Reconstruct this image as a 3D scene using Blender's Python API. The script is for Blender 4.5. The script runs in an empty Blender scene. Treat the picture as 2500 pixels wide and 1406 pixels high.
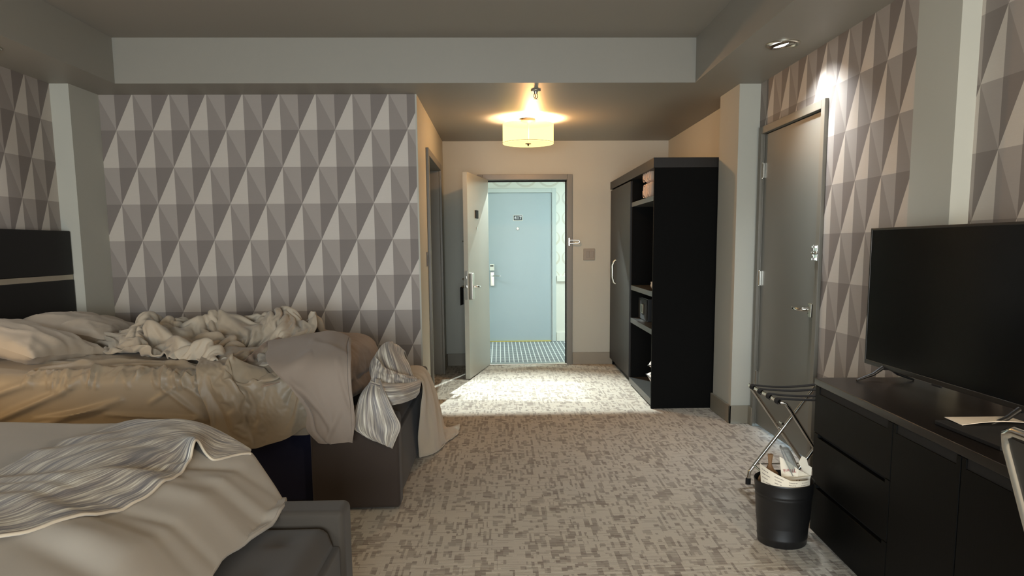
import bpy, bmesh, math, random
from mathutils import Vector, Matrix

scene = bpy.context.scene
COL = scene.collection
PI = math.pi

# ---------------------------------------------------------------- camera


def camera_axes(yaw, pitch, roll):
    """rows: right, down, forward (world X right, Y forward, Z up)"""
    cy, sy = math.cos(yaw), math.sin(yaw)
    m1 = Matrix(((cy, -sy, 0), (sy, cy, 0), (0, 0, 1)))
    p = Matrix(((1, 0, 0), (0, 0, -1), (0, 1, 0)))
    cp, sp = math.cos(pitch), math.sin(pitch)
    m2 = Matrix(((1, 0, 0), (0, cp, -sp), (0, sp, cp)))
    cr, sr = math.cos(roll), math.sin(roll)
    m3 = Matrix(((cr, -sr, 0), (sr, cr, 0), (0, 0, 1)))
    return m3 @ m2 @ p @ m1


cam_data = bpy.data.cameras.new('camera')
cam = bpy.data.objects.new('camera', cam_data)
COL.objects.link(cam)
M = camera_axes(0.0273213558, 0.125763186, -0.00770464378)
right, down, fwd = M[0], M[1], M[2]
cam.matrix_world = Matrix(((right[0], -down[0], -fwd[0], 0), (right[1], -down[1], -fwd[1], 0),
                           (right[2], -down[2], -fwd[2], 1.3228), (0, 0, 0, 1)))
cam_data.sensor_fit = 'HORIZONTAL'
cam_data.sensor_width = 36.0
cam_data.lens = 1789.03 / 2500 * 36.0
cam_data.shift_x = (1250 - 1271.09) / 2500
cam_data.shift_y = (825.72 - 703) / 2500
cam_data.clip_start = 0.02
scene.camera = cam

# ---------------------------------------------------------------- light
vs = scene.view_settings
vs.view_transform = 'Standard'
vs.look = 'None'
vs.exposure = 0.0
vs.gamma = 1.0
vs.use_curve_mapping = False

world = bpy.data.worlds.new('world')
scene.world = world
world.use_nodes = True
world.node_tree.nodes['Background'].inputs[0].default_value = (0.75, 0.85, 1.0, 1)
world.node_tree.nodes['Background'].inputs[1].default_value = 0.35


def light(name, kind, loc, energy, color=(1, 1, 1), size=0.1, target=None, **kw):
    d = bpy.data.lights.new(name, kind)
    d.energy = energy
    d.color = color
    if kind == 'AREA':
        d.size = size
        if 'size_y' in kw:
            d.shape = 'RECTANGLE'
            d.size_y = kw.pop('size_y')
        if 'spread' in kw:
            d.spread = kw.pop('spread')
    elif kind in ('POINT', 'SPOT'):
        d.shadow_soft_size = size
    if kind == 'SPOT':
        d.spot_size = kw.pop('angle', 1.0)
        d.spot_blend = kw.pop('blend', 0.3)
    o = bpy.data.objects.new(name, d)
    o.location = loc
    if target is not None:
        v = Vector(target) - Vector(loc)
        o.rotation_euler = v.to_track_quat('-Z', 'Y').to_euler()
    COL.objects.link(o)
    return o


# added ambient fill before the rear wall, behind the photographer
light('rear_fill_light', 'AREA', (-0.6, -2.3, 1.15), 185, (0.86, 0.95, 1.0), 2.6, (-0.6, 2.0, 0.35), size_y=1.3, spread=2.5)
# warm lamp on the desk right of the photographer
light('desk_lamp_light', 'POINT', (1.50, 0.95, 1.35), 48, (1.0, 0.76, 0.48), 0.09)
# warm bedside lamp between the headboards, left of the frame
light('bedside_lamp_light', 'POINT', (-2.72, 3.0, 1.02), 12, (1.0, 0.66, 0.30), 0.08)
# corridor luminaires beyond the entry door
light('corridor_spot', 'SPOT', (0.07, 8.72, 2.42), 1050, (0.86, 1.0, 1.0), 0.012, (0.30, 5.2, 0), angle=1.25, blend=0.9)
light('corridor_luminaire_side', 'AREA', (2.2, 9.2, 2.42), 84, (0.78, 0.97, 1.0), 0.5, (2.2, 9.2, 0))
light('corridor_luminaire_far', 'AREA', (-2.2, 9.2, 2.42), 84, (0.78, 0.97, 1.0), 0.5, (-2.2, 9.2, 0))
# drum lamp of the entry hall
light('drum_lamp_light', 'POINT', (0.30, 6.68, 2.31), 165, (1.0, 0.61, 0.33), 0.035)
# recessed spots of the two side soffits
light('soffit_spot_light', 'SPOT', (1.60, 4.255, 2.428), 115, (0.93, 0.97, 1.0), 0.05, (1.83, 4.2, 1.45), angle=2.0, blend=1.0)
light('soffit_spot_light_left', 'SPOT', (-2.80, 4.25, 2.428), 30, (0.93, 0.97, 1.0), 0.03, (-3.1, 4.15, 1.6), angle=1.9, blend=0.8)
# added sun for the light band on the hall floor, its source unseen
light('floor_band_sun', 'SUN', (-4, 7.4, 4), 3.2, (0.84, 1.0, 0.97)).rotation_euler = \
    Vector((1.0, -0.15, -0.60)).to_track_quat('-Z', 'Y').to_euler()
bpy.data.lights['floor_band_sun'].angle = math.radians(1.0)
# light of the neighbouring room under the connecting door
light('neighbour_room_light', 'AREA', (2.17, 4.78, 0.05), 5.0, (0.55, 0.80, 1.0), 0.34, (1.5, 4.70, 0.0), size_y=0.07)


# ---------------------------------------------------------------- materials
def lin(c):
    c = c / 255.0
    return c / 12.92 if c <= 0.04045 else ((c + 0.055) / 1.055) ** 2.4


def rgb(r, g, b):
    return (lin(r), lin(g), lin(b), 1.0)


class NT:
    """small helper to write node expressions"""
    def __init__(self, name):
        self.m = bpy.data.materials.new(name)
        self.m.use_nodes = True
        self.t = self.m.node_tree
        self.b = self.t.nodes['Principled BSDF']
        self.tc = None

    def n(self, kind, **kw):
        nd = self.t.nodes.new(kind)
        for k, v in kw.items():
            setattr(nd, k, v)
        return nd

    def link(self, a, b):
        self.t.links.new(a, b)

    def put(self, sock, v):
        if isinstance(v, (int, float)):
            sock.default_value = v
        elif isinstance(v, tuple):
            sock.default_value = v
        else:
            self.link(v, sock)

    def math(self, op, a, b=None, c=None, clamp=False):
        nd = self.n('ShaderNodeMath', operation=op, use_clamp=clamp)
        self.put(nd.inputs[0], a)
        if b is not None:
            self.put(nd.inputs[1], b)
        if c is not None:
            self.put(nd.inputs[2], c)
        return nd.outputs[0]

    def obj(self):
        if self.tc is None:
            self.tc = self.n('ShaderNodeTexCoord')
        return self.tc.outputs['Object']

    def uv(self):
        if self.tc is None:
            self.tc = self.n('ShaderNodeTexCoord')
        return self.tc.outputs['UV']

    def xyz(self, v=None):
        s = self.n('ShaderNodeSeparateXYZ')
        self.link(v or self.obj(), s.inputs[0])
        return s.outputs

    def vec(self, x, y, z):
        c = self.n('ShaderNodeCombineXYZ')
        for i, v in enumerate((x, y, z)):
            self.put(c.inputs[i], v)
        return c.outputs[0]

    def mapping(self, v, scale=(1, 1, 1), rot=(0, 0, 0)):
        mp = self.n('ShaderNodeMapping')
        self.link(v, mp.inputs[0])
        mp.inputs['Scale'].default_value = scale
        mp.inputs['Rotation'].default_value = rot
        return mp.outputs[0]

    def noise(self, v, scale=5, detail=3, rough=0.5):
        nd = self.n('ShaderNodeTexNoise')
        self.link(v, nd.inputs['Vector'])
        nd.inputs['Scale'].default_value = scale
        nd.inputs['Detail'].default_value = detail
        nd.inputs['Roughness'].default_value = rough
        return nd.outputs[0]

    def white(self, v):
        nd = self.n('ShaderNodeTexWhiteNoise', noise_dimensions='3D')
        self.link(v, nd.inputs['Vector'])
        return nd.outputs['Value']

    def mix(self, f, a, b):
        nd = self.n('ShaderNodeMix', data_type='RGBA')
        self.put(nd.inputs[0], f)
        self.put(nd.inputs[6], a)
        self.put(nd.inputs[7], b)
        return nd.outputs[2]

    def ramp(self, f, stops, interp='LINEAR'):
        nd = self.n('ShaderNodeValToRGB')
        nd.color_ramp.interpolation = interp
        el = nd.color_ramp.elements
        while len(el) < len(stops):
            el.new(0.5)
        for e, (p, c) in zip(el, stops):
            e.position = p
            e.color = c
        self.put(nd.inputs[0], f)
        return nd.outputs[0]

    def bump(self, h, strength=0.2, dist=0.01):
        nd = self.n('ShaderNodeBump')
        nd.inputs['Strength'].default_value = strength
        nd.inputs['Distance'].default_value = dist
        self.link(h, nd.inputs['Height'])
        self.link(nd.outputs[0], self.b.inputs['Normal'])

    def set(self, **kw):
        names = {'color': 'Base Color', 'rough': 'Roughness', 'metal': 'Metallic', 'spec': 'Specular IOR Level',
                 'sheen': 'Sheen Weight', 'coat': 'Coat Weight', 'trans': 'Transmission Weight', 'alpha': 'Alpha',
                 'emit': 'Emission Color', 'emit_s': 'Emission Strength', 'ior': 'IOR'}
        for k, v in kw.items():
            self.put(self.b.inputs[names[k]], v)
        return self.m


def plain(name, c, rough=0.6, metal=0.0, noise=0.04, scale=30, bump=0.0, spec=0.5, **kw):
    """paint, metal, lacquer: one colour with a faint mottling"""
    t = NT(name)
    nz = t.noise(t.obj(), scale, 3)
    d = tuple(min(1, x * (1 - noise)) for x in c[:3]) + (1,)
    e = tuple(min(1, x * (1 + noise)) for x in c[:3]) + (1,)
    t.set(color=t.mix(nz, d, e), rough=rough, metal=metal, spec=spec, **kw)
    if bump:
        t.bump(t.noise(t.obj(), scale * 8, 3), bump, 0.002)
    return t.m


MAT = {}
WALLC = rgb(180, 179, 168)
MAT['paint'] = plain('wall_paint', WALLC, 0.75, noise=0.015, scale=3, bump=0.05)
MAT['ceiling'] = plain('ceiling_paint', rgb(148, 143, 134), 0.75, noise=0.015, scale=3, bump=0.05)
MAT['hall_ceiling'] = plain('shaded_soffit_paint', rgb(146, 142, 132), 0.5, noise=0.015, scale=3, bump=0.05)  # wall paint darkened to stand in for weaker light on the soffits
MAT['base'] = plain('baseboard_paint', rgb(138, 130, 114), 0.5, noise=0.02)
MAT['door'] = plain('door_paint', rgb(110, 110, 104), 0.34, noise=0.03, scale=2.5, bump=0.03)
MAT['door_entry'] = plain('entry_door_paint', rgb(172, 170, 158), 0.3, noise=0.03, scale=2.5, bump=0.03)
MAT['frame'] = plain('door_frame_paint', rgb(112, 108, 98), 0.4, noise=0.03)
MAT['cor_door'] = plain('corridor_door_paint', rgb(160, 174, 178), 0.4, noise=0.02, scale=3)
MAT['cor_frame'] = plain('corridor_frame_paint', rgb(186, 196, 192), 0.4, noise=0.02)
MAT['white'] = plain('white_trim_paint', rgb(226, 226, 214), 0.5, noise=0.02)
MAT['black'] = plain('black_laminate', rgb(24, 22, 20), 0.42, noise=0.15, scale=20, bump=0.03)
MAT['black_matte'] = plain('black_matte', rgb(14, 13, 13), 0.75, noise=0.1)
MAT['rubber'] = plain('black_rubber', rgb(16, 15, 15), 0.8)
MAT['chrome'] = plain('chrome', rgb(215, 215, 210), 0.12, 1.0, noise=0.02)
MAT['nickel'] = plain('satin_nickel', rgb(200, 196, 184), 0.28, 1.0, noise=0.03)
MAT['darkbronze'] = plain('dark_bronze', rgb(88, 76, 62), 0.4, 0.9, noise=0.1)
MAT['webbing'] = plain('black_webbing', rgb(15, 15, 16), 0.9, noise=0.2, scale=200, bump=0.3)


def cells(name, sheen=True, axis='X', u0=0.0, sign=1.0, v0=2.455, koff=0):
    """geometric wallpaper: rows of folded-looking triangles, one cell 0.267 m"""
    t = NT(name)
    x, y, z = t.xyz()
    u = t.math('MULTIPLY', x if axis == 'X' else y, sign / 0.2667)
    u = t.math('SUBTRACT', u, u0)
    v = t.math('DIVIDE', t.math('SUBTRACT', v0, z), 0.269)
    k = t.math('FLOOR', v)
    ft = t.math('FRACT', v)
    s = t.math('FRACT', t.math('ADD', t.math('ADD', u, t.math('MULTIPLY', k, 0.5)), 100.0))
    leftHalf = t.math('LESS_THAN', s, 0.5)
    ll = t.math('GREATER_THAN', ft, t.math('MULTIPLY', s, 2.0))
    rr = t.math('GREATER_THAN', ft, t.math('MULTIPLY', t.math('SUBTRACT', 1.0, s), 2.0))
    A = rgb(194, 185, 174)
    B = rgb(142, 133, 126)
    C = rgb(160, 151, 143)
    D = rgb(122, 113, 107)
    lc = t.mix(ll, C, B)
    rc = t.mix(rr, D, A)
    col = t.mix(leftHalf, rc, lc)
    grain = t.noise(t.mapping(t.obj(), (6, 6, 160)), 3.0, 2)
    col2 = t.mix(t.math('MULTIPLY', grain, 0.10), col, rgb(90, 84, 80))
    isA = t.math('MULTIPLY', t.math('SUBTRACT', 1.0, leftHalf), rr)
    rough = t.math('SUBTRACT', 0.62, t.math('MULTIPLY', isA, 0.22))
    t.set(color=col2, rough=rough, spec=0.5)
    t.b.inputs['Metallic'].default_value = 0.0
    fine = t.noise(t.mapping(t.obj(), (20, 20, 300)), 4.0, 2)
    t.bump(t.math('MULTIPLY', fine, t.math('ADD', 0.15, isA)), 0.25, 0.002)
    return t.m


MAT['wp_back'] = cells('wallpaper_back', axis='X', u0=-10.0366, sign=1.0, v0=2.455)
MAT['wp_right'] = cells('wallpaper_right', axis='Y', u0=-15.38, sign=-1.0, v0=2.183)
MAT['wp_right_near'] = cells('wallpaper_right_near', axis='Y', u0=-9.186, sign=-1.0, v0=2.486)
MAT['wp_left'] = cells('wallpaper_left', axis='Y', u0=4.986 / 0.2667, sign=1.0, v0=2.455)


def carpet_mat():
    t = NT('room_carpet')
    x, y, z = t.xyz()
    wob = t.math('MULTIPLY', t.math('SUBTRACT', t.noise(t.obj(), 6, 2), 0.5), 0.006)
    X = t.math('ADD', x, wob)
    Y = t.math('ADD', y, wob)

    def layer(cw, ch, jit, seed, axis=0):
        a, b = (X, Y) if axis == 0 else (Y, X)
        i = t.math('FLOOR', t.math('DIVIDE', a, cw))
        off = t.white(t.vec(i, seed, 0.5))
        j = t.math('FLOOR', t.math('ADD', t.math('DIVIDE', b, ch), t.math('MULTIPLY', off, jit)))
        return t.white(t.vec(i, j, seed + 3.3))
    l1 = layer(0.024, 0.034, 7.0, 1.0)          # blocks
    l2 = layer(0.013, 0.13, 5.0, 2.0)           # long streaks along the room
    l3 = layer(0.012, 0.075, 9.0, 3.0, 1)       # short dashes across
    l4 = layer(0.055, 0.060, 6.0, 4.0)          # big blocks
    dark = t.math('GREATER_THAN', l1, 0.52)
    big = t.math('GREATER_THAN', l4, 0.74)
    streak = t.math('GREATER_THAN', l2, 0.62)
    dash = t.math('GREATER_THAN', l3, 0.82)
    d = t.math('MAXIMUM', dark, big)
    d = t.math('MULTIPLY', d, t.math('SUBTRACT', 1.0, streak))
    d2 = t.math('MAXIMUM', t.math('MULTIPLY', d, 0.72), t.math('MULTIPLY', dash, t.math('ADD', 0.35, t.math('MULTIPLY', d, 0.65))))
    lines = t.math('ADD', 0.5, t.math('MULTIPLY', t.math('SINE', t.math('MULTIPLY', Y, 2 * PI / 0.0115)), 0.5))
    thin = t.math('GREATER_THAN', t.math('FRACT', t.math('MULTIPLY', Y, 1 / 0.0245)), 0.8)
    amp = t.math('ADD', 0.55, t.math('MULTIPLY', layer(0.030, 0.045, 7.0, 8.0), 0.75))
    d3 = t.math('MULTIPLY', t.math('MULTIPLY', d2, amp), t.math('ADD', 0.5, t.math('MULTIPLY', lines, 0.5)))
    d3 = t.math('ADD', d3, t.math('MULTIPLY', t.math('MULTIPLY', thin, d), 0.25), clamp=True)
    tint = t.noise(t.obj(), 3, 2)
    light_c = t.mix(tint, rgb(208, 199, 183), rgb(200, 193, 181))
    dark_c = t.mix(tint, rgb(142, 130, 119), rgb(136, 126, 118))
    col = t.mix(d3, light_c, dark_c)
    col = t.mix(t.math('MULTIPLY', t.noise(t.obj(), 260, 2), 0.18), col, rgb(70, 64, 58))
    t.set(color=col, rough=0.95, spec=0.15)
    t.bump(t.math('ADD', lines, t.noise(t.obj(), 300, 2)), 0.35, 0.003)
    return t.m


def corridor_carpet_mat():
    t = NT('corridor_carpet')
    x, y, z = t.xyz()
    lx = t.math('GREATER_THAN', t.math('FRACT', t.math('DIVIDE', x, 0.052)), 0.80)
    ly = t.math('GREATER_THAN', t.math('FRACT', t.math('DIVIDE', y, 0.085)), 0.78)
    fine = t.math('GREATER_THAN', t.math('FRACT', t.math('DIVIDE', y, 0.017)), 0.6)
    g = t.math('MAXIMUM', lx, t.math('MULTIPLY', ly, 0.8))
    g = t.math('MAXIMUM', g, t.math('MULTIPLY', fine, 0.18))
    t.set(color=t.mix(g, rgb(84, 90, 92), rgb(196, 200, 196)), rough=0.95, spec=0.1)
    return t.m


def rings_mat():
    """corridor paper: white with big pale rings"""
    t = NT('corridor_wallpaper')
    x, y, z = t.xyz()
    u = t.math('FRACT', t.math('DIVIDE', t.math('ADD', x, 0.12), 0.32))
    v = t.math('FRACT', t.math('DIVIDE', t.math('ADD', z, 0.06), 0.27))
    du = t.math('MULTIPLY', t.math('SUBTRACT', u, 0.5), 0.9)
    dv = t.math('MULTIPLY', t.math('SUBTRACT', v, 0.5), 0.95)
    r = t.math('SQRT', t.math('ADD', t.math('MULTIPLY', du, du), t.math('MULTIPLY', dv, dv)))
    w = t.math('ADD', 0.030, t.math('MULTIPLY', dv, -0.05))
    ring = t.math('LESS_THAN', t.math('ABSOLUTE', t.math('SUBTRACT', r, 0.39)), w)
    tone = t.mix(t.noise(t.obj(), 4, 1), rgb(206, 198, 168), rgb(196, 200, 200))
    t.set(color=t.mix(t.math('MULTIPLY', ring, 0.8), rgb(222, 224, 214), tone), rough=0.6)
    return t.m


MAT['carpet'] = carpet_mat()
MAT['cor_carpet'] = corridor_carpet_mat()
MAT['rings'] = rings_mat()


def wood_mat(name, a, b, rough=0.4):
    t = NT(name)
    g = t.noise(t.mapping(t.obj(), (40, 40, 3)), 3.0, 4)
    t.set(color=t.mix(g, a, b), rough=rough, spec=.12 if rough > .48 else (.3 if rough > .45 else .5))
    t.bump(g, 0.06, 0.002)
    return t.m


MAT['espresso'] = wood_mat('espresso_veneer', rgb(34, 29, 25), rgb(23, 20, 17), 0.46)
MAT['espresso_side'] = wood_mat('dark_laminate', rgb(9, 8, 7), rgb(6, 6, 5), 0.75)
MAT['shelf'] = wood_mat('shelf_laminate', rgb(66, 66, 64), rgb(54, 54, 52), 0.32)
MAT['dresser'] = wood_mat('dresser_laminate', rgb(9, 9, 8), rgb(6, 6, 5), 0.5)
MAT['dresser_top'] = wood_mat('dresser_top_laminate', rgb(24, 19, 17), rgb(17, 14, 12), 0.3)


def fabric(name, c, rough=0.8, weave=700, sheen=0.2, bump=0.25, mott=0.05, spec=0.3):
    t = NT(name)
    n1 = t.noise(t.obj(), 9, 3)
    n2 = t.noise(t.obj(), weave, 2)
    d = tuple(x * (1 - mott) for x in c[:3]) + (1,)
    e = tuple(min(1, x * (1 + mott)) for x in c[:3]) + (1,)
    col = t.mix(n1, d, e)
    col = t.mix(t.math('MULTIPLY', n2, 0.12), col, tuple(x * 0.6 for x in c[:3]) + (1,))
    t.set(color=col, rough=rough, sheen=sheen, spec=spec)
    t.bump(n2, bump, 0.001)
    return t.m


MAT['satin'] = fabric('satin_sheet', rgb(146, 132, 112), 0.45, 1200, 0.1, 0.08, spec=0.35)
MAT['linen'] = fabric('cotton_duvet', rgb(172, 160, 142), 0.72, 900, 0.15, 0.12)
MAT['linen_grey'] = fabric('cotton_duvet_grey', rgb(158, 150, 138), 0.75, 900, 0.15, 0.12)
MAT['blanket'] = fabric('beige_blanket', rgb(132, 119, 107), 0.8, 900, 0.15, 0.12)
MAT['linen_brown'] = fabric('brown_cotton_blanket', rgb(140, 120, 102), 0.8, 900, 0.15, 0.12)
MAT['pillow'] = fabric('pillow_cotton', rgb(174, 160, 142), 0.55, 900, 0.1, 0.08)
MAT['microfibre'] = fabric('brown_microfibre', rgb(58, 52, 45), 0.85, 500, 0.1, 0.2)
MAT['microfibre_dark'] = fabric('dark_brown_upholstery', rgb(56, 47, 41), 0.85, 500, 0.1, 0.2)
MAT['navy'] = fabric('navy_box_spring', rgb(20, 21, 42), 0.9, 500, 0.05, 0.2)
MAT['headboard'] = fabric('black_headboard_leather', rgb(17, 16, 15), 0.5, 300, 0.0, 0.15)
MAT['cream'] = fabric('cream_throw_back', rgb(198, 184, 162), 0.8, 500, 0.3, 0.4)
MAT['towel'] = fabric('towel_terry', rgb(214, 190, 170), 0.95, 350, 0.4, 0.6)


def stripes(name):
    """striped throw: fine streaks along UV v, bands across UV u"""
    t = NT(name)
    uv = t.uv()
    s = t.mapping(uv, (1.0, 0.055, 1.0))
    n1 = t.noise(s, 130, 3, 0.6)
    n2 = t.noise(t.mapping(uv, (1.0, 0.10, 1.0)), 42, 2)
    n3 = t.noise(t.mapping(uv, (1.0, 0.02, 1.0)), 9, 1)
    f = t.math('ADD', t.math('MULTIPLY', n1, 0.55), t.math('MULTIPLY', n2, 0.45))
    col = t.ramp(f, [(0.40, rgb(74, 70, 72)), (0.46, rgb(112, 105, 100)), (0.51, rgb(150, 140, 126)),
                     (0.56, rgb(190, 182, 164)), (0.62, rgb(232, 228, 212))])
    tone = t.ramp(n3, [(0.35, rgb(118, 120, 128)), (0.5, rgb(168, 160, 146)), (0.65, rgb(140, 128, 122))])
    t.set(color=t.mix(0.25, col, tone), rough=0.55, sheen=0.2)
    t.bump(n1, 0.35, 0.004)
    return t.m


MAT['stripes'] = stripes('striped_throw')


def emit(name, c, s, base=(0.8, 0.8, 0.8, 1)):
    t = NT(name)
    nz = t.noise(t.obj(), 6, 2)
    t.set(color=base, emit=c, emit_s=t.math('MULTIPLY', t.math('ADD', 0.9, t.math('MULTIPLY', nz, 0.2)), s), rough=0.6)
    return t.m


def sheer(name, c, s, tint, k):
    """thin lit lamp fabric: glows and lets part of the bulb's light straight through"""
    t = NT(name)
    em = t.n('ShaderNodeEmission')
    weave = t.noise(t.mapping(t.obj(), (90, 90, 30)), 3, 2)
    em.inputs['Color'].default_value = c
    t.link(t.math('MULTIPLY', t.math('ADD', .9, t.math('MULTIPLY', weave, .2)), s), em.inputs['Strength'])
    tr = t.n('ShaderNodeBsdfTransparent')
    tr.inputs['Color'].default_value = tint
    mx = t.n('ShaderNodeMixShader')
    mx.inputs[0].default_value = k
    t.link(em.outputs[0], mx.inputs[1])
    t.link(tr.outputs[0], mx.inputs[2])
    t.link(mx.outputs[0], t.t.nodes['Material Output'].inputs['Surface'])
    return t.m


MAT['shade'] = sheer('lamp_shade_fabric', (1.0, .82, .30, 1), 2.5, (1, .9, .75, 1), .45)
MAT['diffuser'] = sheer('lamp_diffuser', (1.0, .78, .36, 1), 1.6, (1, .92, .8, 1), .5)
MAT['bulb'] = emit('spot_glass', (0.95, 0.98, 1.0, 1), 6.0)


# ---------------------------------------------------------------- mesh builder
def attach(o, parent):
    """parts of an unrotated thing are modelled in room coordinates, parts of a turned thing in its own"""
    o.parent = parent
    if parent.type == 'EMPTY' and parent.rotation_euler.z == 0.0:
        o.matrix_parent_inverse = Matrix.Translation(-Vector(parent.location))


class MB:
    def __init__(self):
        self.v, self.f, self.uvs = [], [], None

    def box(self, x0, x1, y0, y1, z0, z1, mtx=None):
        b = len(self.v)
        for x in (x0, x1):
            for y in (y0, y1):
                for z in (z0, z1):
                    p = Vector((x, y, z))
                    self.v.append(mtx @ p if mtx else p)
        for q in ((0, 1, 3, 2), (4, 6, 7, 5), (0, 4, 5, 1), (2, 3, 7, 6), (0, 2, 6, 4), (1, 5, 7, 3)):
            self.f.append([b + i for i in q])
        return self

    def tube(self, pts, r, n=12, cap=True, closed=False, flat=1.0):
        pts = [Vector(p) for p in pts]
        m = len(pts)
        rings = []
        prev = None
        for i, p in enumerate(pts):
            if closed:
                d = pts[(i + 1) % m] - pts[i - 1]
            else:
                d = pts[min(i + 1, m - 1)] - pts[max(i - 1, 0)]
            d.normalize()
            up = prev if prev is not None else (Vector((0, 0, 1)) if abs(d.z) < 0.9 else Vector((0, 1, 0)))
            a = d.cross(up)
            if a.length < 1e-6:
                a = d.cross(Vector((1, 0, 0)))
            a.normalize()
            c = a.cross(d).normalized()
            prev = c
            rr = r[i] if isinstance(r, (list, tuple)) else r
            b = len(self.v)
            for k in range(n):
                t = 2 * PI * k / n
                self.v.append(p + a * (rr * math.cos(t)) + c * (rr * flat * math.sin(t)))
            rings.append(b)
        cnt = m if closed else m - 1
        for i in range(cnt):
            a, b = rings[i], rings[(i + 1) % m]
            for k in range(n):
                self.f.append([a + k, a + (k + 1) % n, b + (k + 1) % n, b + k])
        if cap and not closed:
            self.f.append([rings[0] + k for k in reversed(range(n))])
            self.f.append([rings[-1] + k for k in range(n)])
        return self

    def lathe(self, prof, c=(0, 0, 0), n=32, axis='Z', cap=True, mtx=None):
        b = len(self.v)
        for (r, h) in prof:
            for k in range(n):
                t = 2 * PI * k / n
                x, y = r * math.cos(t), r * math.sin(t)
                p = {'Z': (x, y, h), 'Y': (x, h, y), 'X': (h, x, y)}[axis]
                p = Vector(p)
                if mtx:
                    p = mtx @ p
                self.v.append(p + Vector(c))
        for i in range(len(prof) - 1):
            for k in range(n):
                q = [b + i * n + k, b + i * n + (k + 1) % n, b + (i + 1) * n + (k + 1) % n, b + (i + 1) * n + k]
                self.f.append(q)
        if cap:
            self.f.append([b + k for k in reversed(range(n))])
            self.f.append([b + (len(prof) - 1) * n + k for k in range(n)])
        return self

    def prism(self, poly, a, d, fn):
        """poly 2D points, extruded from a to d; fn(u, v, w) -> xyz"""
        b = len(self.v)
        n = len(poly)
        for w in (a, d):
            for (u, v) in poly:
                self.v.append(Vector(fn(u, v, w)))
        self.f.append([b + i for i in range(n)])
        self.f.append([b + n + i for i in reversed(range(n))])
        for i in range(n):
            j = (i + 1) % n
            self.f.append([b + i, b + j, b + n + j, b + n + i])
        return self

    def grid(self, fn, nu, nv, wrap=False):
        b = len(self.v)
        for j in range(nv + 1):
            for i in range(nu + 1):
                self.v.append(Vector(fn(i / nu, j / nv)))
        if self.uvs is None:
            self.uvs = {}
        for j in range(nv + 1):
            for i in range(nu + 1):
                self.uvs[b + j * (nu + 1) + i] = (i / nu, j / nv)
        for j in range(nv):
            for i in range(nu):
                p = b + j * (nu + 1) + i
                self.f.append([p, p + 1, p + nu + 2, p + nu + 1])
        return self

    def build(self, name, mat, parent=None, bevel=0.0, smooth=False, subsurf=0, solid=0.0, loc=None, rotz=0.0, seg=2, weld=False):
        me = bpy.data.meshes.new(name)
        me.from_pydata([tuple(v) for v in self.v], [], self.f)
        if self.uvs:
            uvl = me.uv_layers.new(name='UVMap')
            for lp in me.loops:
                uvl.data[lp.index].uv = self.uvs.get(lp.vertex_index, (0, 0))
        if weld:
            bm = bmesh.new()
            bm.from_mesh(me)
            bmesh.ops.remove_doubles(bm, verts=bm.verts, dist=1e-5)
            bm.to_mesh(me)
            bm.free()
        bm = bmesh.new()
        bm.from_mesh(me)
        if not self.uvs:
            bmesh.ops.recalc_face_normals(bm, faces=bm.faces)
        bm.to_mesh(me)
        bm.free()
        if isinstance(mat, str):
            mat = MAT[mat]
        me.materials.append(mat)
        if smooth:
            for p in me.polygons:
                p.use_smooth = True
        o = bpy.data.objects.new(name, me)
        COL.objects.link(o)
        if parent:
            attach(o, parent)
        if loc is not None:
            o.location = loc
        if rotz:
            o.rotation_euler.z = rotz
        if solid:
            md = o.modifiers.new('solid', 'SOLIDIFY')
            md.thickness = solid
            md.offset = 0
        if bevel:
            md = o.modifiers.new('bevel', 'BEVEL')
            md.width = bevel
            md.segments = seg
            md.limit_method = 'ANGLE'
            md.angle_limit = math.radians(40)
            for p in me.polygons:
                p.use_smooth = True
            wn = o.modifiers.new('wn', 'WEIGHTED_NORMAL')
            wn.keep_sharp = False
        if subsurf:
            md = o.modifiers.new('sub', 'SUBSURF')
            md.levels = subsurf
            md.render_levels = subsurf
        if smooth and not bevel and not subsurf:
            md = o.modifiers.new('es', 'EDGE_SPLIT')
            md.split_angle = math.radians(50)
        return o


def tag(o, label=None, cat=None, group=None, kind=None):
    if label:
        o['label'] = label
    if cat:
        o['category'] = cat
    if group:
        o['group'] = group
    if kind:
        o['kind'] = kind
    return o


def thing(name, label, cat, loc=(0, 0, 0), rotz=0.0, group=None):
    o = bpy.data.objects.new(name, None)
    o.empty_display_size = 0.1
    COL.objects.link(o)
    o.location = loc
    o.rotation_euler.z = rotz
    return tag(o, label, cat, group)


def struct(o):
    o['kind'] = 'structure'
    return o


def B(x0, x1, y0, y1, z0, z1):
    return MB().box(x0, x1, y0, y1, z0, z1)


def text_part(name, body, size, mat, parent, mtx, depth=0.0006):
    cu = bpy.data.curves.new(name, 'FONT')
    cu.body = body
    cu.size = size
    cu.align_x = 'CENTER'
    cu.align_y = 'CENTER'
    cu.extrude = depth
    tmp = bpy.data.objects.new(name, cu)
    COL.objects.link(tmp)
    dg = bpy.context.evaluated_depsgraph_get()
    me = bpy.data.meshes.new_from_object(tmp.evaluated_get(dg))
    COL.objects.unlink(tmp)
    bpy.data.objects.remove(tmp)
    me.transform(mtx)
    me.materials.clear()
    me.materials.append(MAT[mat] if isinstance(mat, str) else mat)
    o = bpy.data.objects.new(name, me)
    COL.objects.link(o)
    if parent:
        attach(o, parent)
    return o


# =================================================================== the room
ZS, ZC = 2.44, 2.74           # soffit and tray ceiling
XR, XL = 1.851, -3.05         # side walls
YB, YF = 5.624, 8.09          # papered wall beside the hall, entry wall
HX = -0.604                   # left wall of the hall
YN = -2.45                    # wall behind the photographer

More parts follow.
